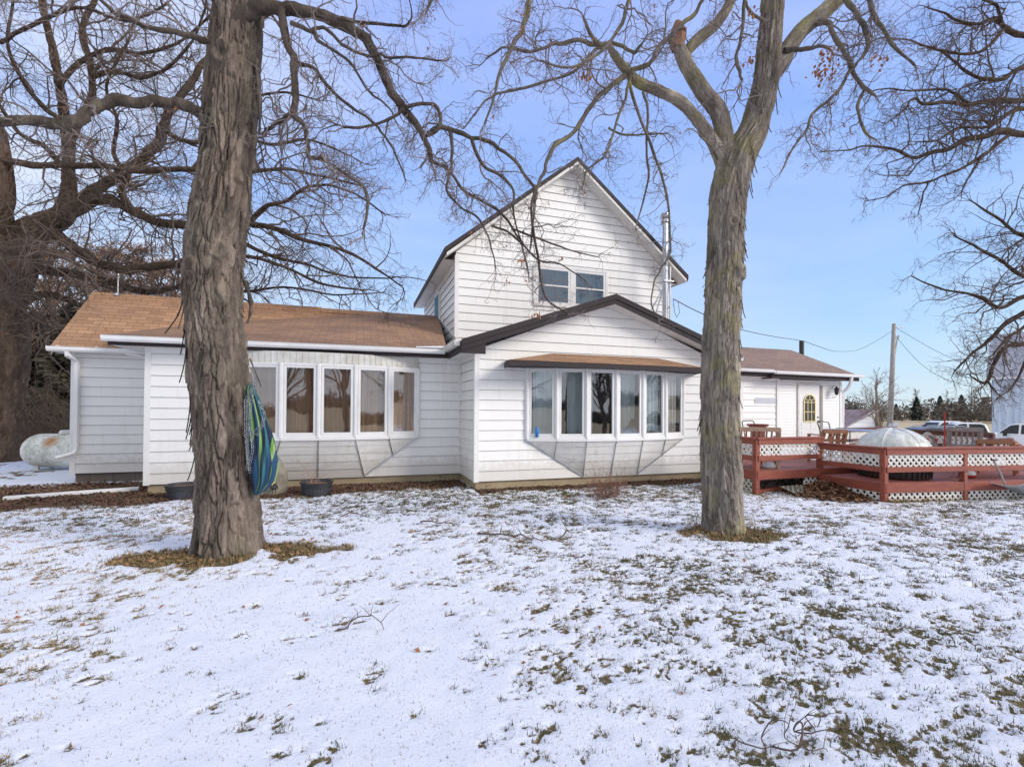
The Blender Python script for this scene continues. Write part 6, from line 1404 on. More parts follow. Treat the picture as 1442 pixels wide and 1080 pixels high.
# ------------------------------ right bare tree
R4_ = np.random.default_rng(21); d4 = 9.5
T4 = G(1640, 600+60); T4 = Dp(1640, 600, 9.8); T4[2] = 0
t4 = thing('bare_oak', 'bare oak just outside the right edge reaching fine branches into the picture', 'tree', T4)
P, Rr = limb([(1640, 700, 34), (1638, 620, 28), (1632, 500, 25), (1622, 400, 24), (1612, 280, 21), (1600, 180, 17), (1590, 60, 13), (1600, -100, 9), (1590, -300, 5)], 9.8, 9.6, 0, 0); trunk(t4, P, Rr, M['bark_oak'], (.07, .3), .035, 100, .04, (.2, .1), 61, 'trunk', .2)
a = LB4 = []
add(a, [(1610, 240, 10), (1540, 210, 8), (1480, 196, 7), (1442, 189, 6), (1413, 186, 5.5), (1386, 192, 5), (1358, 197, 4.4), (1336, 211, 4), (1311, 215, 3.4), (1286, 222, 2.8), (1261, 211, 2.2), (1219, 206, 1.6), (1191, 212, 1.2), (1155, 214, .8)], 9.6, 8.)
add(a, [(1600, 180, 9), (1520, 150, 7), (1442, 142, 5), (1400, 143, 4.2), (1363, 147, 3.6), (1330, 144, 3), (1302, 147, 2.4), (1286, 139, 2), (1272, 156, 1.6), (1247, 175, 1)], 9.6, 8.4)
add(a, [(1363, 147, 2.6), (1344, 131, 2.2), (1324, 126, 2), (1274, 128, 1.6), (1247, 125, 1.2), (1226, 129, .9)], 8.8, 8.2)
add(a, [(1595, 100, 8), (1520, 75, 6), (1442, 50, 5), (1416, 39, 4.2), (1402, 28, 3.4), (1380, 33, 2.8), (1352, 31, 2.2), (1330, 19, 1.6), (1305, 11, 1)], 9.6, 8.5)
add(a, [(1413, 42, 3.2), (1394, 64, 2.8), (1372, 75, 2.6), (1341, 74, 2.2), (1311, 69, 1.8), (1280, 56, 1.4), (1247, 57, 1)], 8.8, 8)
add(a, [(1411, 33, 3), (1405, 11, 2.4), (1386, 0, 2), (1360, -20, 1.5)], 8.8, 8.6)
add(a, [(1600, 130, 6), (1500, 90, 4.6), (1442, 94, 3.8), (1413, 111, 3.2), (1386, 111, 3), (1358, 100, 2.4), (1338, 81, 1.8), (1318, 68, 1.2)], 9.6, 8.7)
add(a, [(1419, 192, 3.2), (1386, 217, 2.8), (1358, 236, 2.4), (1330, 247, 2.1), (1308, 256, 1.8), (1274, 261, 1.4), (1247, 278, 1.1), (1219, 284, .8)], 8.8, 8)
add(a, [(1560, 200, 6), (1480, 160, 5), (1442, 152, 4), (1413, 165, 3.4), (1390, 180, 2.6), (1350, 180, 2), (1320, 198, 1.4), (1290, 200, 1)], 9.4, 8.2)
add(a, [(1385, 217, 2), (1370, 240, 1.6), (1355, 270, 1.2)], 8.6, 8.4); add(a, [(1308, 256, 1.6), (1300, 275, 1.3), (1293, 300, .9)], 8.3, 8.2)
add(a, [(1620, 420, 9), (1540, 430, 7), (1480, 425, 6), (1442, 417, 4), (1411, 433, 3.4), (1378, 419, 2.6), (1350, 411, 2), (1322, 406, 1.6), (1283, 389, 1)], 9.6, 9.4)
add(a, [(1540, 430, 7), (1490, 435, 6), (1442, 441, 4.6), (1411, 461, 3.6), (1389, 483, 3), (1367, 500, 2), (1344, 522, 1.1)], 9.6, 9.6)
add(a, [(1500, 440, 6), (1470, 470, 5), (1442, 484, 4), (1417, 489, 3.6), (1400, 511, 3), (1389, 538, 2.4), (1376, 536, 1.8), (1366, 528, 1)], 9.6, 9.4)
add(a, [(1622, 400, 8), (1520, 400, 6), (1442, 389, 3.6), (1411, 367, 2.8), (1378, 350, 2), (1344, 333, 1.2)], 9.6, 9.2); add(a, [(1618, 360, 8), (1520, 340, 6), (1442, 333, 3), (1411, 311, 2.4), (1367, 283, 1.2)], 9.6, 9.4)
add(a, [(1389, 536, 1.6), (1400, 548, 1.4), (1408, 558, 1)], 9.4, 9.3); add(a, [(1460, 470, 3), (1440, 520, 2), (1425, 545, 1.4), (1412, 556, .8)], 9.5, 9.3)
add(a, [(1480, 425, 4), (1442, 460, 2.8), (1420, 475, 2.2), (1398, 500, 1.4)], 9.3, 8.9); add(a, [(1600, 0, 8), (1540, -60, 6), (1480, -90, 4), (1420, -80, 3), (1370, -50, 2)], 9.6, 8.5)
add(a, [(1620, 300, 12), (1700, 240, 9), (1780, 180, 6), (1860, 150, 3)], 9.8, 10.); add(a, [(1610, 250, 12), (1640, 150, 9), (1690, 50, 6), (1720, -60, 3)], 9.8, 12.); add(a, [(1600, 60, 9), (1560, -40, 7), (1540, -160, 4)], 9.6, 8)
LB4 = [(p, r*.8) for p, r in LB4]
n4 = crown(t4, LB4, R4_, .95, .95, -.03, M['bark_oak'], M['twig_dark'], (5, 4, 1), (.6, 1.4), 0, .0030, gn=.16, t0=.3)

# ------------------------------ generic tree builders for the background
def simple_tree(name, label, cat, c, h, R, m, spread=.35, n1_=26, up=.5, min_r=.02, group=None, dens=1., trunk_r=None, lean=0, sub=True):
    c = Z3(c, float); root = thing(name, label, cat, c, group); tr = trunk_r or h*.018; k = 12
    P = np.zeros((1, k, 3)); P[0] = c; P[0, :, 2] += np.linspace(-.1, h*.9, k); P[0, :, :2] += np.cumsum(R.normal(0, h*.008, (k, 2)), 0)+np.linspace(0, lean, k)[:, None]*np.array([1, 0]); Rd = tr*(1-.85*np.linspace(0, 1, k))[None]+.004
    b1 = TB(); b1.add(*tubes(P, Rd, 9)); b1.obj('trunk', m, root)
    tw = TB(); s, d, r, ix, t = spawn(P, Rd, n1_*dens, .22, R, (28, 62)); L = h*spread*(1.15-t*.7)*R.uniform(.6, 1.1, len(s)); d[:, 2] += up*.4
    P1 = grow(s, d, L, 10, .14, .05*up, R); R1 = np.maximum(np.minimum(r*.6, L*.02)[:, None]*(1-.8*np.linspace(0, 1, 10)), min_r*.6); tw.add(*tubes(P1, R1, 5))
    s, d, r, ix, t = spawn(P1, R1, 6*dens, .2, R, (25, 55)); L2 = L[ix]*.5*R.uniform(.5, 1, len(s)); P2 = grow(s, d, L2, 7, .16, .04*up, R); R2 = np.maximum(np.minimum(r*.7, L2*.012)[:, None]*(1-.8*np.linspace(0, 1, 7)), min_r*.5); tw.add(*tubes(P2, R2, 3))
    if sub:
        s, d, r, ix, t = spawn(P2, R2, 4*dens, .2, R, (25, 55)); L3 = L2[ix]*.5*R.uniform(.5, 1, len(s)); P3 = grow(s, d, L3, 5, .16, .03*up, R); R3 = np.full((len(s), 5), min_r*.45); tw.add(*tubes(P3, R3, 3)); P2 = P3
    tw.obj('branches', m, root); return root, P2
def leaf_mass(root, c, n, size, m, R, name='foliage', kind=None):
    e1 = unit(R.normal(0, 1, (n, 3)))*size*R.uniform(.5, 1.3, (n, 1)); e2 = unit(np.cross(e1, R.normal(0, 1, (n, 3))))*size*.5
    Vv = np.stack([c-e1, c+e2, c+e1, c-e2], 1).reshape(-1, 3); o = np_obj(name, Vv, np.arange(len(Vv)).reshape(-1, 4), m, loc=root_loc(root) if root else (0, 0, 0))
    if root: adopt(o, root)
    return o
RB = np.random.default_rng(77)
# yard sapling and distant bare trees
tz = lambda p: Z3((p[0], p[1], float(terrain(p[0], p[1]))))
M['bark_pale'] = mat('bark_pale', (.26, .21, .16), (.15, .12, .09), 8, .9)
simple_tree('bare_tree', 'small upright bare tree beside the utility pole', 'tree', tz(Dp(1233, 600, 27)), 4.9, RB, M['bark_pale'], .42, 30, 1.2, .012, trunk_r=.17)
for px, h, dd in ((1288, 10.5, 150), (1335, 10.5, 152), (1365, 12.5, 150), (1372, 11, 149)):
    simple_tree('distant_bare_tree', {1288: 'faint bare tree rising behind the leftmost spruce', 1335: 'faint bare tree between the second and third spruce', 1365: 'tallest bare tree standing right of the third spruce', 1372: 'thin bare tree close to the rightmost spruce'}[px], 'tree', tz(Dp(px, 600, dd)), h, RB, M['bark_pale'], .3, 22, 1., .035, 'bare trees beyond the field')
# spruces
M['spruce'] = mat('spruce', (.04, .065, .045), (.02, .035, .028), 1.5, .9, bstr=0)
def spruce(c, h, R, label, w=.26, mt_=None, name='spruce_tree', group='spruces along the far edge of the field', dens=1., nm='spruce'):
    c = Z3(c, float); root = thing(name, label, 'tree', c, group); b = MB(); b.tube([c-Z3((0, 0, .1)), c+Z3((0, 0, h*.97))], [h*.016, .01], 7); part(b, 'trunk', M['bark_oak'], root)
    n = int(3600*dens); t = R.random(n)**.75; t = 1-t; rr_ = h*w*(1-t)**.85*(.75+.35*vnoise(t*22, np.zeros(n), 5)); az = R.uniform(0, 2*np.pi, n); az = az+.25*np.sin(az*7+t*40); rad = rr_*R.uniform(.25, 1, n)**.5*(.8+.3*np.sin(az*5+t*31))
    p = np.stack([c[0]+rad*np.cos(az), c[1]+rad*np.sin(az), c[2]+h*(.04+.96*t)-rad*.28], -1); out = np.stack([np.cos(az), np.sin(az), np.full(n, -.3)], -1)
    e1 = out*h*.045*R.uniform(.6, 1.4, (n, 1)); tg = np.stack([-np.sin(az), np.cos(az), R.normal(0, .4, n)], -1)*h*.02
    Vv = np.stack([p-e1*.5, p+tg, p+e1, p-tg], 1).reshape(-1, 3); o = np_obj('crown', Vv, np.arange(len(Vv)).reshape(-1, 4), mt_ or M['spruce'], loc=c); adopt(o, root); return root
for px, h, lab in ((1262, 5.8, 'small spruce right behind the utility pole'), (1291, 8.3, 'leftmost tall spruce beyond the tan field'), (1324, 8.6, 'second tall spruce beyond the tan field'), (1354, 9.0, 'third tall spruce, a little higher, beyond the tan field'), (1386, 8.3, 'spruce partly hidden behind the barn wall'), (1197, 5.6, 'little dark spruce seen over the rusty shed roof'), (1206, 5.2, 'second little dark spruce over the rusty shed roof')):
    spruce(tz(Dp(px, 600, 148)), h*.9, RB, lab, .36)
# distant wood all round (one mass)
n_ = 1500; az = RB.uniform(0, 2*np.pi, n_); dist = RB.uniform(158, 215, n_); u_, v_ = dist*np.cos(az), dist*np.sin(az); hh = RB.uniform(4., 7.5, n_)*(1-.15*(v_ < 0))
k = np.repeat(np.arange(n_), 150); m_ = len(k); q = RB.normal(0, 1, (m_, 3)); q = unit(q)*RB.random((m_, 1))**.4
C_ = np.stack([u_[k]+q[:, 0]*hh[k]*.55, v_[k]+q[:, 1]*hh[k]*.55, terrain(u_, v_)[k]+hh[k]*(.48+.52*q[:, 2])], -1)
M['woods'] = mat('woods', (.21, .175, .15), (.10, .09, .075), .12, 1., bstr=0)
o = leaf_mass(None, C_, m_, .5, M['woods'], RB, 'distant_woods'); o['kind'] = 'stuff'; o['label'] = 'low brown and dark green woods along the horizon'; o['category'] = 'woods'
# woods at the left, behind the house
M['brown_leaf'] = mat('brown_leaves', (.34, .20, .13), (.16, .095, .06), 2.5, .95, bstr=0); M['thicket'] = mat('thicket', (.20, .145, .10), (.10, .072, .05), 1.2, .95, bstr=0)
M['dark_conifer'] = mat('dark_conifer', (.10, .085, .05), (.05, .045, .03), 1.5, .95, bstr=0)
for i, (px, dd, h, lab) in enumerate(((70, 21, 9.5, 'brown leaved tree filling the gap right of the oak trunk'), (150, 22.5, 9.2, 'brown leaved tree rising above the left roof end'), (228, 24, 8.8, 'brown leaved tree behind the left shagbark trunk'), (-40, 22, 10, 'brown leaved tree at the far left edge behind the oak'))):
    r_, P2 = simple_tree('leafy_oak', lab, 'tree', tz(Dp(px, 600, dd)), h, RB, M['thicket'], .42, 34, .35, .012, 'oaks holding brown leaves behind the house')
    k = RB.integers(0, len(P2), 15000); c = P2[k, RB.integers(1, P2.shape[1], 15000)]+RB.normal(0, .10, (15000, 3)); leaf_mass(r_, c, 15000, .055, M['brown_leaf'], RB, 'crown')
for i, (px, dd, h, lab) in enumerate(((95, 19.5, 5.8, 'dark evergreen with dead lower branches beside the propane tank'), (45, 20, 5.6, 'dark evergreen right behind the oak trunk'), (135, 21, 6., 'dark evergreen hidden partly by the left end of the house'))):
    r_ = spruce(tz(Dp(px, 600, dd)), h, RB, lab, .36, M['dark_conifer'], 'evergreen_tree', 'evergreens behind the propane tank', 2.4)
# undergrowth: arching dead stems, one uncountable mass
n_ = 900; pxs = RB.uniform(-90, 240, n_); dd = RB.uniform(15.5, 20, n_); S = np.array([tz(Dp(x, 600, d)) for x, d in zip(pxs, dd)]); Dd = RB.normal(0, .55, (n_, 3)); Dd[:, 2] = 1
P1 = grow(S, Dd, RB.uniform(.8, 3.6, n_), 12, .14, -.05, RB); r1 = np.full((n_, 12), .008); tw = TB(); tw.add(*tubes(P1, r1, 3)); s, d, r, ix, t = spawn(P1, r1, 7, .15, RB); P2 = grow(s, d, RB.uniform(.2, .9, len(s)), 6, .2, -.02, RB); tw.add(*tubes(P2, np.full(P2.shape[:2], .0045), 3))
o = np_obj('undergrowth', np.concatenate(tw.v), np.concatenate(tw.q), M['thicket']); o['kind'] = 'stuff'; o['label'] = 'tangled brown undergrowth behind the tank and under the oak'; o['category'] = 'undergrowth'
# shrub in front of the hooded window
def shrub(c, R, n, L, w, m, label, name='bare_shrub'):
    root = thing(name, label, 'shrub', c); S = np.tile(c, (n, 1))+R.normal(0, 1, (n, 3))*np.array([w, w*.6, 0]); Dd = R.normal(0, .55, (n, 3)); Dd[:, 2] = 1
    Ls = R.uniform(.25, 1, n)*L; P1 = grow(S, Dd, Ls, 9, .12, -.03, R); r1 = np.maximum(.004*(1-.7*np.linspace(0, 1, 9))[None]*np.ones((n, 1)), .0016); t_ = TB(); t_.add(*tubes(P1, r1, 4)); s, d, r, ix, t = spawn(P1, r1, 5, .2, R, (20, 50)); P2 = grow(s, d, R.uniform(.06, .22, len(s)), 5, .2, 0, R); t_.add(*tubes(P2, np.full(P2.shape[:2], .0015), 3)); t_.obj('stems', m, root); return root
M['red_stem'] = mat('red_stem', (.30, .16, .11), (.17, .09, .065), 9, .8)
sc = G(856, 700, .02); shrub(sc, RB, 110, .62, .17, M['red_stem'], 'reddish bare shrub in front of the hooded bow window')
b = MB()
shrub(G(1352, 700, .0)+Z3((-.9, -.12, 0)), RB, 7, .75, .05, M['red_stem'], 'few dry stems growing against the lower deck front', 'dry_weed')
# three bare trees across the lawn behind the viewer, mirrored in the windows
for i, (u_, v_, h, lab) in enumerate(((-2.2, -12, 9, 'bare tree across the lawn mirrored in the wide bow window'), (14, -11, 9, 'bare tree across the lawn mirrored in the hooded window'), (19, -14, 10, 'bare tree to the right across the lawn mirrored in the hooded window'))):
    simple_tree('lawn_tree', lab, 'tree', (u_, v_, 0), h, RB, M['twig_dark'], .45, 34, .4, .012, 'bare trees across the lawn')

lt = [o for o in bpy.data.objects if o.name.startswith('lawn_tree')]
for src, p, a, s, lab in ((lt[0], (.6, -5.5, 0), 2.0, .85, 'nearest bare tree across the lawn mirrored in the wide bow window'), (lt[1], (11., -5.5, 0), 4.0, .8, 'nearest bare tree across the lawn mirrored in the hooded window'), (lt[2], (-6, -8, 0), 1.1, .9, 'bare tree to the left across the lawn mirrored in the wide bow window')):
    c = copy_tree(src); c.location = p; c.rotation_euler = (0, 0, a); c.scale = (s, s, s); c['label'] = lab
# ================================================================== FAR THINGS ON THE RIGHT
# shed
s0 = Dp(1212, 600, 29); gz = -1.0
shed = thing('shed', 'small white shed with rusty metal roof beyond the deck', 'shed', (s0[0], s0[1], gz))
cdir = Z3((CT, -ST, 0)); fdir = Z3((ST, CT, 0)); w0 = Dp(1206, 600, 27); w1 = Dp(1236, 600, 27); w0[2] = w1[2] = 0
def SP(a, dpt, z): return w0+(w1-w0)*a+fdir*dpt+Z3((0, 0, z))
zt_ = lambda y, d=27: Dp(1200, y, d)[2]
ez_, pz_ = zt_(600), zt_(577)
f3 = lambda s, z, o: SP(s, -o, z)
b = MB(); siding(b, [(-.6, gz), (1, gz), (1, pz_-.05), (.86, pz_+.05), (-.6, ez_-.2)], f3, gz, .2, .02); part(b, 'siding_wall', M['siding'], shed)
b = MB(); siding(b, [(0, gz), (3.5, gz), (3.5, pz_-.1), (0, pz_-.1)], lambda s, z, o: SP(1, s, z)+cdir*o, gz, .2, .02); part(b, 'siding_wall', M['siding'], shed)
M['rust'] = mat('rust_metal', (.40, .36, .38), (.20, .075, .045), 2.2, .6, .0, bstr=.5, bscale=20, stretch=(1, 3, 1))
b = MB()
p = [SP(1.03, -.15, pz_+.02), SP(1.03, 3.6, pz_+.02), SP(-.75, 3.6, ez_-.12), SP(-.75, -.15, ez_-.12)]; b.slab(p, .05)
for i in range(9): q0 = p[0]+(p[1]-p[0])*i/8; q1 = p[3]+(p[2]-p[3])*i/8; b.bar(q0+Z3((0, 0, .015)), q1+Z3((0, 0, .015)), .05, .03)
part(b, 'roof', M['rust'], shed)
# utility pole and wires
pb, ptp = tz(Dp(1251, 610, 33)), Dp(1259, 456, 33)
pole = thing('utility_pole', 'leaning grey wooden utility pole with wires beyond the deck', 'utility pole', pb)
b = MB(); b.tube([pb-Z3((0, 0, .3)), (pb+ptp)/2+Z3((.05, 0, 0)), ptp], [.19, .16, .12], 12); part(b, 'pole', M['wood_grey'], pole, smooth=True)
b = MB(); b.tube([pb+cdir*.3, pb+cdir*.28+Z3((0, 0, 5.3)), ptp+cdir*.25-Z3((0, 0, .9))], .045, 6); b.bar(ptp+Z3((0, 0, -.2)), ptp+cdir*.8-Z3((0, 0, .3)), .05, .05); b.tube([ptp+cdir*.25-Z3((0, 0, .9)), ptp+cdir*.35-Z3((0, 0, .8)), ptp+cdir*.3-Z3((0, 0, 1.1))], .06, 6); part(b, 'conduit', M['galv'], pole)
b = MB(); b.box(pb+Z3((-.1, -.35, .9)), pb+Z3((.45, -.05, 1.75))); part(b, 'meter_box', M['galv'], pole, bevel=.02)
def wire(pts, label, r=.012):
    C = catmull(pts, 8); b = MB(); b.tube(list(C), r, 4); single(b, 'overhead_wire', M['black'], label, 'wire', pts[0], smooth=True)
pp_ = Dp(1129, 480, 19.5)
wire([Dp(948, 421, 12.4), Dp(985, 440, 13.6), Dp(1040, 463, 15.6), Dp(1090, 474, 17.8), pp_, Dp(1150, 487, 21.5), Dp(1180, 495, 25), Dp(1215, 490, 29), Dp(1257, 466, 33)], 'cable sagging from the flue over the wing roof to the utility pole')
wire([Dp(1259, 460, 33), Dp(1330, 500, 36), Dp(1397, 525, 40), Dp(1460, 530, 44)], 'thin wire running from the utility pole towards the barn', .014)
wire([Dp(1260, 472, 33), Dp(1300, 515, 31), Dp(1350, 540, 30), Dp(1440, 555, 30)], 'lowest thin wire sloping from the utility pole across the barn wall', .012)
b = MB(); b.tube([Dp(948, 421, 12.4), Dp(950, 440, 12.4), Dp(953, 447, 12.4), Dp(957, 440, 12.5), Dp(955, 426, 12.5)], .007, 5); part(b, 'cable_loop', M['black'], house)
c = Dp(1129, 600, 19.5); b = MB(); b.tube([Z3((c[0], c[1], -.5)), Z3((c[0], c[1], pp_[2]))], .095, 8); single(b, 'wire_post', M['black'], 'dark post rising behind the right wing roof carrying the cable', 'post', (c[0], c[1], -.5))
# barn
def metal_wall():
    m = bpy.data.materials.new('barn_metal'); t = nt(m); bs = t.nodes['Principled BSDF']; bs.inputs['Roughness'].default_value = .45
    c = ramp(t, noise(t, 1.2, 5, .6, stretch=(6, 6, .15)), [(.35, (.42, .52, .66)), (.65, (.66, .73, .82))]); t.links.new(c, bs.inputs['Base Color']); return m
M['barn'] = metal_wall(); bd = 36.
A0 = Dp(1397, 600, bd); A0[2] = 0; bback = unit(Z3((CT, -ST, 0))*math.sin(math.radians(49))+Z3((ST, CT, 0))*math.cos(math.radians(49))); bdirv = Z3((bback[1], -bback[0], 0)); be = Dp(1397, 531, bd)[2]; bp = Dp(1419, 494, bd+4)[2]
barn = thing('barn', 'pale blue grey metal sided barn with grey roof at the right edge', 'barn', (A0[0], A0[1], -1))
b = MB()
for i in range(60):
    x0 = i*.3; a_, c_ = A0+bdirv*x0, A0+bdirv*(x0+.3); rb = A0+bdirv*(x0+.03); r2 = A0+bdirv*(x0+.09)
    b.quad(a_+Z3((0, 0, -1.4)), c_+Z3((0, 0, -1.4)), c_+Z3((0, 0, be)), a_+Z3((0, 0, be)))
    b.bar(rb+Z3((0, 0, -1.3))-bback*.02, rb+Z3((0, 0, be-.02))-bback*.02, .07, .05, bback)
part(b, 'metal_wall', M['barn'], barn)
b = MB(); e = A0+bback*9; b.add([A0+Z3((0, 0, -1.4)), e+Z3((0, 0, -1.4)), e+Z3((0, 0, be)), A0+bback*4.5+Z3((0, 0, bp+1.2)), A0+Z3((0, 0, be))], [(0, 1, 2, 3, 4)]); part(b, 'metal_wall', M['barn'], barn, label='gable end wall')
b = MB(); q = lambda x, y, z: A0+bdirv*x+bback*y+Z3((0, 0, z)); b.slab([q(-.3, -.35, be-.05), q(18.2, -.35, be-.05), q(18.2, 4.5, bp+1.2), q(-.3, 4.5, bp+1.2)], .08); b.slab([q(-.3, 4.51, bp+1.2), q(18.2, 4.51, bp+1.2), q(18.2, 9.3, be), q(-.3, 9.3, be)], .08)
for i in range(30): b.bar(q(.1+i*.6, -.34, be-.03), q(.1+i*.6, 4.5, bp+1.22), .05, .05)
part(b, 'roof', mat('barn_roof', (.40, .41, .46), (.30, .31, .36), 3, .5), barn)
b = MB(); b.bar(q(-.3, -.42, be-.12), q(18, -.42, be-.12), .12, .14); b.bar(q(3.2, -.12, 2.55), q(7, -.12, 2.55), .12, .16); part(b, 'eave_trim', M['white'], barn)
b = MB(); b.bar(q(3.3, -.08, .6), q(6, -.08, .6), .05, 3.7); part(b, 'sliding_door', M['barn'], barn)
# vehicles
def vehicle(name, label, c, ang, body_c, L=5.6, W=1.9, kind='pickup', group=None):
    root = thing(name, label, 'car', c, group); hw_ = W/2
    tr = lambda p: Z3(rotz(p, ang, c))
    if kind == 'pickup': prof = [(-2.8, .45), (-2.8, 1.12), (-.55, 1.14), (-.45, 1.2), (1.15, 1.2), (2.5, 1.1), (2.75, .95), (2.8, .5)]; cab = [(-.55, 1.15), (-.35, 1.80), (-.15, 1.88), (.7, 1.88), (.95, 1.82), (1.5, 1.2)]
    else: prof = [(-2.3, .4), (-2.32, 1.0), (1.1, 1.05), (2.2, .95), (2.35, .7), (2.35, .4)]; cab = [(-2.2, 1.0), (-1.9, 1.6), (-1.6, 1.68), (.2, 1.68), (.5, 1.6), (1.2, 1.05)]
    def ext(pr, w, wt, ins=0.):
        b = MB(); n = len(pr); zs = [z for _, z in pr]; zl, zh = min(zs), max(zs)
        wf = lambda z: w+(wt-w)*(z-zl)/(zh-zl)
        b.add([tr((x, -wf(z), z)) for x, z in pr]+[tr((x, wf(z), z)) for x, z in pr], [tuple(range(n)), tuple(range(n, 2*n))[::-1]]+[(k, n+k, n+(k+1) % n, (k+1) % n) for k in range(n)]); return b
    part(ext(prof, hw_, hw_*.97), 'body', body_c, root, bevel=.05); part(ext(cab, hw_*.95, hw_*.78), 'cab', body_c, root, bevel=.05)
    G_ = M['black']; 
    def shrink(pr, s): cx = sum(x for x, _ in pr)/len(pr); cz = sum(z for _, z in pr)/len(pr); return [(cx+(x-cx)*s, cz+(z-cz)*s*.86+.0) for x, z in pr]
    sh = shrink(cab, .86); n = len(sh)
    zl, zh = min(z for _, z in cab), max(z for _, z in cab); wf = lambda z: hw_*.95+(hw_*.78-hw_*.95)*(z-zl)/(zh-zl)
    for sg in (-1, 1):
        mid = (sh[0][0]+sh[-1][0])/2+.0
        for half in (0, 1):
            pr = clip_x(sh, mid-.05, half); 
            if len(pr) > 2: b = MB(); b.add([tr((x, sg*(wf(z)+.012), z)) for x, z in pr], [tuple(range(len(pr)))]); part(b, 'side_window', G_, root)
    for i0, i1 in ((0, 1), (len(cab)-1, len(cab)-2)):
        (x0, z0), (x1, z1) = cab[i0], cab[i1]; s_ = -.015 if i0 == 0 else .015; b = MB(); t0_, t1_ = .12, .92; xa, za, xb_, zb2 = x0+(x1-x0)*t0_, z0+(z1-z0)*t0_, x0+(x1-x0)*t1_, z0+(z1-z0)*t1_
        b.add([tr((xa+s_, -wf(za)*.86, za)), tr((xa+s_, wf(za)*.86, za)), tr((xb_+s_, wf(zb2)*.86, zb2)), tr((xb_+s_, -wf(zb2)*.86, zb2))], [(0, 1, 2, 3)]); part(b, 'windscreen' if i0 else 'rear_window', G_, root)
    xr_, xf = (-1.75, 1.85) if kind == 'pickup' else (-1.45, 1.45)
    for x in (xr_, xf):
        for sg in (-1, 1): b = MB(); b.tube([tr((x, sg*(hw_-.24), .38)), tr((x, sg*(hw_+.02), .38))], .38, 18); wl = part(b, 'wheel', M['rubber'], root); b = MB(); b.tube([tr((x, sg*(hw_+.0), .38)), tr((x, sg*(hw_+.035), .38))], .22, 12); part(b, 'rim', M['galv'], wl)
    xe = prof[0][0]-.03
    for sg in (-1, 1): b = MB(); b.bar(tr((xe, sg*(hw_-.12), .78)), tr((xe, sg*(hw_-.12), 1.08)), .06, .17, unit(Z3(rotz((0, 1, 0), ang, (0, 0, 0))))); part(b, 'taillight', M['red'], root)
    b = MB(); b.bar(tr((xe-.03, -hw_+.1, .5)), tr((xe-.03, hw_-.1, .5)), .12, .16); part(b, 'bumper', M['galv'], root)
    if kind == 'pickup':
        b = MB(); b.bar(tr((xe-.005, -.18, 1.0)), tr((xe-.005, .18, 1.0)), .05, .09); part(b, 'tailgate_handle', M['black'], root)
        for sg in (-1, 1): b = MB(); b.box((0, 0, 0), (.001, .001, .001)); b = MB(); b.bar(tr((1.0, sg*(hw_+.02), 1.25)), tr((1.0, sg*(hw_+.25), 1.25)), .1, .2); part(b, 'mirror', M['black'], root)
    else:
        for sg in (-1, 1): b = MB(); b.tube([tr((-1.7, sg*.62, 1.68)), tr((-1.6, sg*.62, 1.76)), tr((.1, sg*.62, 1.76)), tr((.2, sg*.62, 1.68))], .022, 6); part(b, 'roof_rail', M['galv'], root)
        b = MB()
        for x in (-1.2, -.3): b.bar(tr((x, -.66, 1.77)), tr((x, .66, 1.77)), .05, .03)
        part(b, 'roof_rail', M['black'], root)
    return root
def clip_x(pr, x, side):
    out = []; f = (lambda p: p[0] <= x) if side == 0 else (lambda p: p[0] >= x+.1); lim = x if side == 0 else x+.1
    for i in range(len(pr)):
        a, b = pr[i], pr[(i+1) % len(pr)]
        if f(a): out.append(a)
        if f(a) != f(b): t = (lim-a[0])/(b[0]-a[0]); out.append((lim, a[1]+t*(b[1]-a[1])))
    return out
carw = mat('car_white', (.78, .79, .80), (.74, .75, .76), 2, .25, bstr=0); carg = mat('car_grey', (.16, .17, .20), (.12, .13, .15), 2, .3, .3, bstr=0); card = mat('car_dark', (.03, .04, .07), (.02, .03, .05), 2, .3, bstr=0)
camaz = math.atan2(CT, ST)   # forward azimuth
vehicle('pickup_truck', 'white pickup truck with red taillights parked before the barn', tz(Dp(1372, 600, 29.)), camaz+1.02, carw, group='vehicles parked beyond the deck')
vehicle('parked_car', 'dark grey station car with roof rails parked left of the white pickup', tz(Dp(1300, 600, 26.5)), camaz+1.35, carg, kind='suv', group='vehicles parked beyond the deck')
vehicle('pickup_truck', 'second white pickup whose roof shows behind the first one', tz(Dp(1336, 600, 34.)), camaz+1.4, carw, group='vehicles parked beyond the deck')
vehicle('pickup_truck', 'white truck with dark cab cut by the right picture edge', tz(Dp(1462, 600, 27.)), camaz+.4, carw, group='vehicles parked beyond the deck')

# ================================================================== WORLD, SUN, CAMERA
sun_dir = Z3((math.sin(math.radians(50))*math.cos(math.radians(27)), -math.cos(math.radians(50))*math.cos(math.radians(27)), math.sin(math.radians(27))))
W = bpy.data.worlds.new('World'); scene.world = W; W.use_nodes = True; t = W.node_tree
bg = t.nodes['Background']; sky = t.nodes.new('ShaderNodeTexSky'); sky.sky_type = 'NISHITA'; sky.sun_disc = False; sky.sun_elevation = math.radians(27); sky.sun_rotation = math.atan2(sun_dir[0], sun_dir[1])
sky.air_density = 1.3; sky.dust_density = .6; sky.ozone_density = 3.5; sky.altitude = 200
tc = t.nodes.new('ShaderNodeTexCoord'); mp = t.nodes.new('ShaderNodeMapping'); mp.inputs['Scale'].default_value = (1, 1, 3.2); t.links.new(tc.outputs['Generated'], mp.inputs[0])
nz = t.nodes.new('ShaderNodeTexNoise'); nz.inputs['Scale'].default_value = 1.7; nz.inputs['Detail'].default_value = 7; nz.inputs['Roughness'].default_value = .55; nz.inputs['Distortion'].default_value = .4; t.links.new(mp.outputs[0], nz.inputs['Vector'])
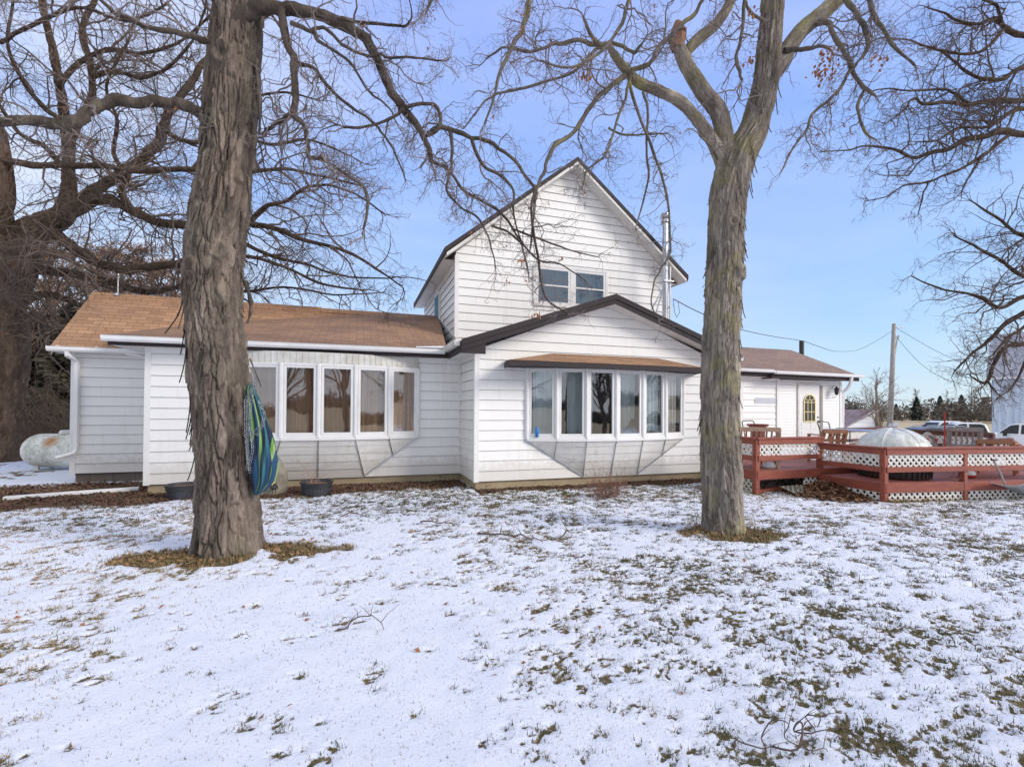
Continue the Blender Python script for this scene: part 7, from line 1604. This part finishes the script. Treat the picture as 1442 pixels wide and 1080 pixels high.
cl_ = ramp(t, nz.outputs[0], [(.32, (0, 0, 0)), (.58, (1, 1, 1))])
# more cloud towards the left and behind the viewer
dt = new(t, 'ShaderNodeVectorMath', operation='DOT_PRODUCT'); t.links.new(tc.outputs['Generated'], dt.inputs[0]); dt.inputs[1].default_value = (-.55, -.83, -.15)
mr = new(t, 'ShaderNodeMapRange'); t.links.new(dt.outputs['Value'], mr.inputs[0]); mr.inputs[1].default_value = -.85; mr.inputs[2].default_value = .55; mr.inputs[3].default_value = .22; mr.inputs[4].default_value = 2.2
mu_ = new(t, 'ShaderNodeMath', operation='MULTIPLY'); t.links.new(cl_, mu_.inputs[0]); t.links.new(mr.outputs[0], mu_.inputs[1]); mu_.use_clamp = True
sz = t.nodes.new('ShaderNodeSeparateXYZ'); t.links.new(tc.outputs['Generated'], sz.inputs[0]); vl = mixc(t, .72, sky.outputs[0], ramp(t, sz.outputs[2], [(0., (4.6, 6.1, 7.2)), (.12, (3.5, 5.3, 7.8)), (.35, (2.4, 4.1, 8.2)), (.75, (2.1, 3.2, 8.4))])); t.links.new(mixc(t, mu_.outputs[0], vl, (6.2, 6.5, 7.2)), bg.inputs[0]); hz = None
bg.inputs[1].default_value = .14
sl_ = bpy.data.lights.new('sun', 'SUN'); sl_.energy = 3.0; sl_.angle = math.radians(24); sl_.color = (1., .925, .85)
so = bpy.data.objects.new('sun', sl_); COL.objects.link(so); so.rotation_euler = Vector(tuple(sun_dir)).to_track_quat('Z', 'Y').to_euler()
cam = bpy.data.cameras.new('camera'); co_ = bpy.data.objects.new('camera', cam); COL.objects.link(co_); scene.camera = co_
cam.sensor_width = 36; cam.lens = F/1442*36; cam.shift_y = (CY-540)/1442; cam.clip_end = 5000; cam.clip_start = .05
co_.location = (0, 0, H); co_.rotation_euler = (Matrix.Rotation(-TH, 4, 'Z') @ Matrix.Rotation(math.pi/2+PIT, 4, 'X') @ Matrix.Rotation(RO, 4, 'Z')).to_euler()
scene.view_settings.view_transform = 'Standard'; scene.view_settings.look = 'None'; scene.view_settings.exposure = .07; scene.view_settings.gamma = 1
print('twigs', n1, n2, n3, n4)
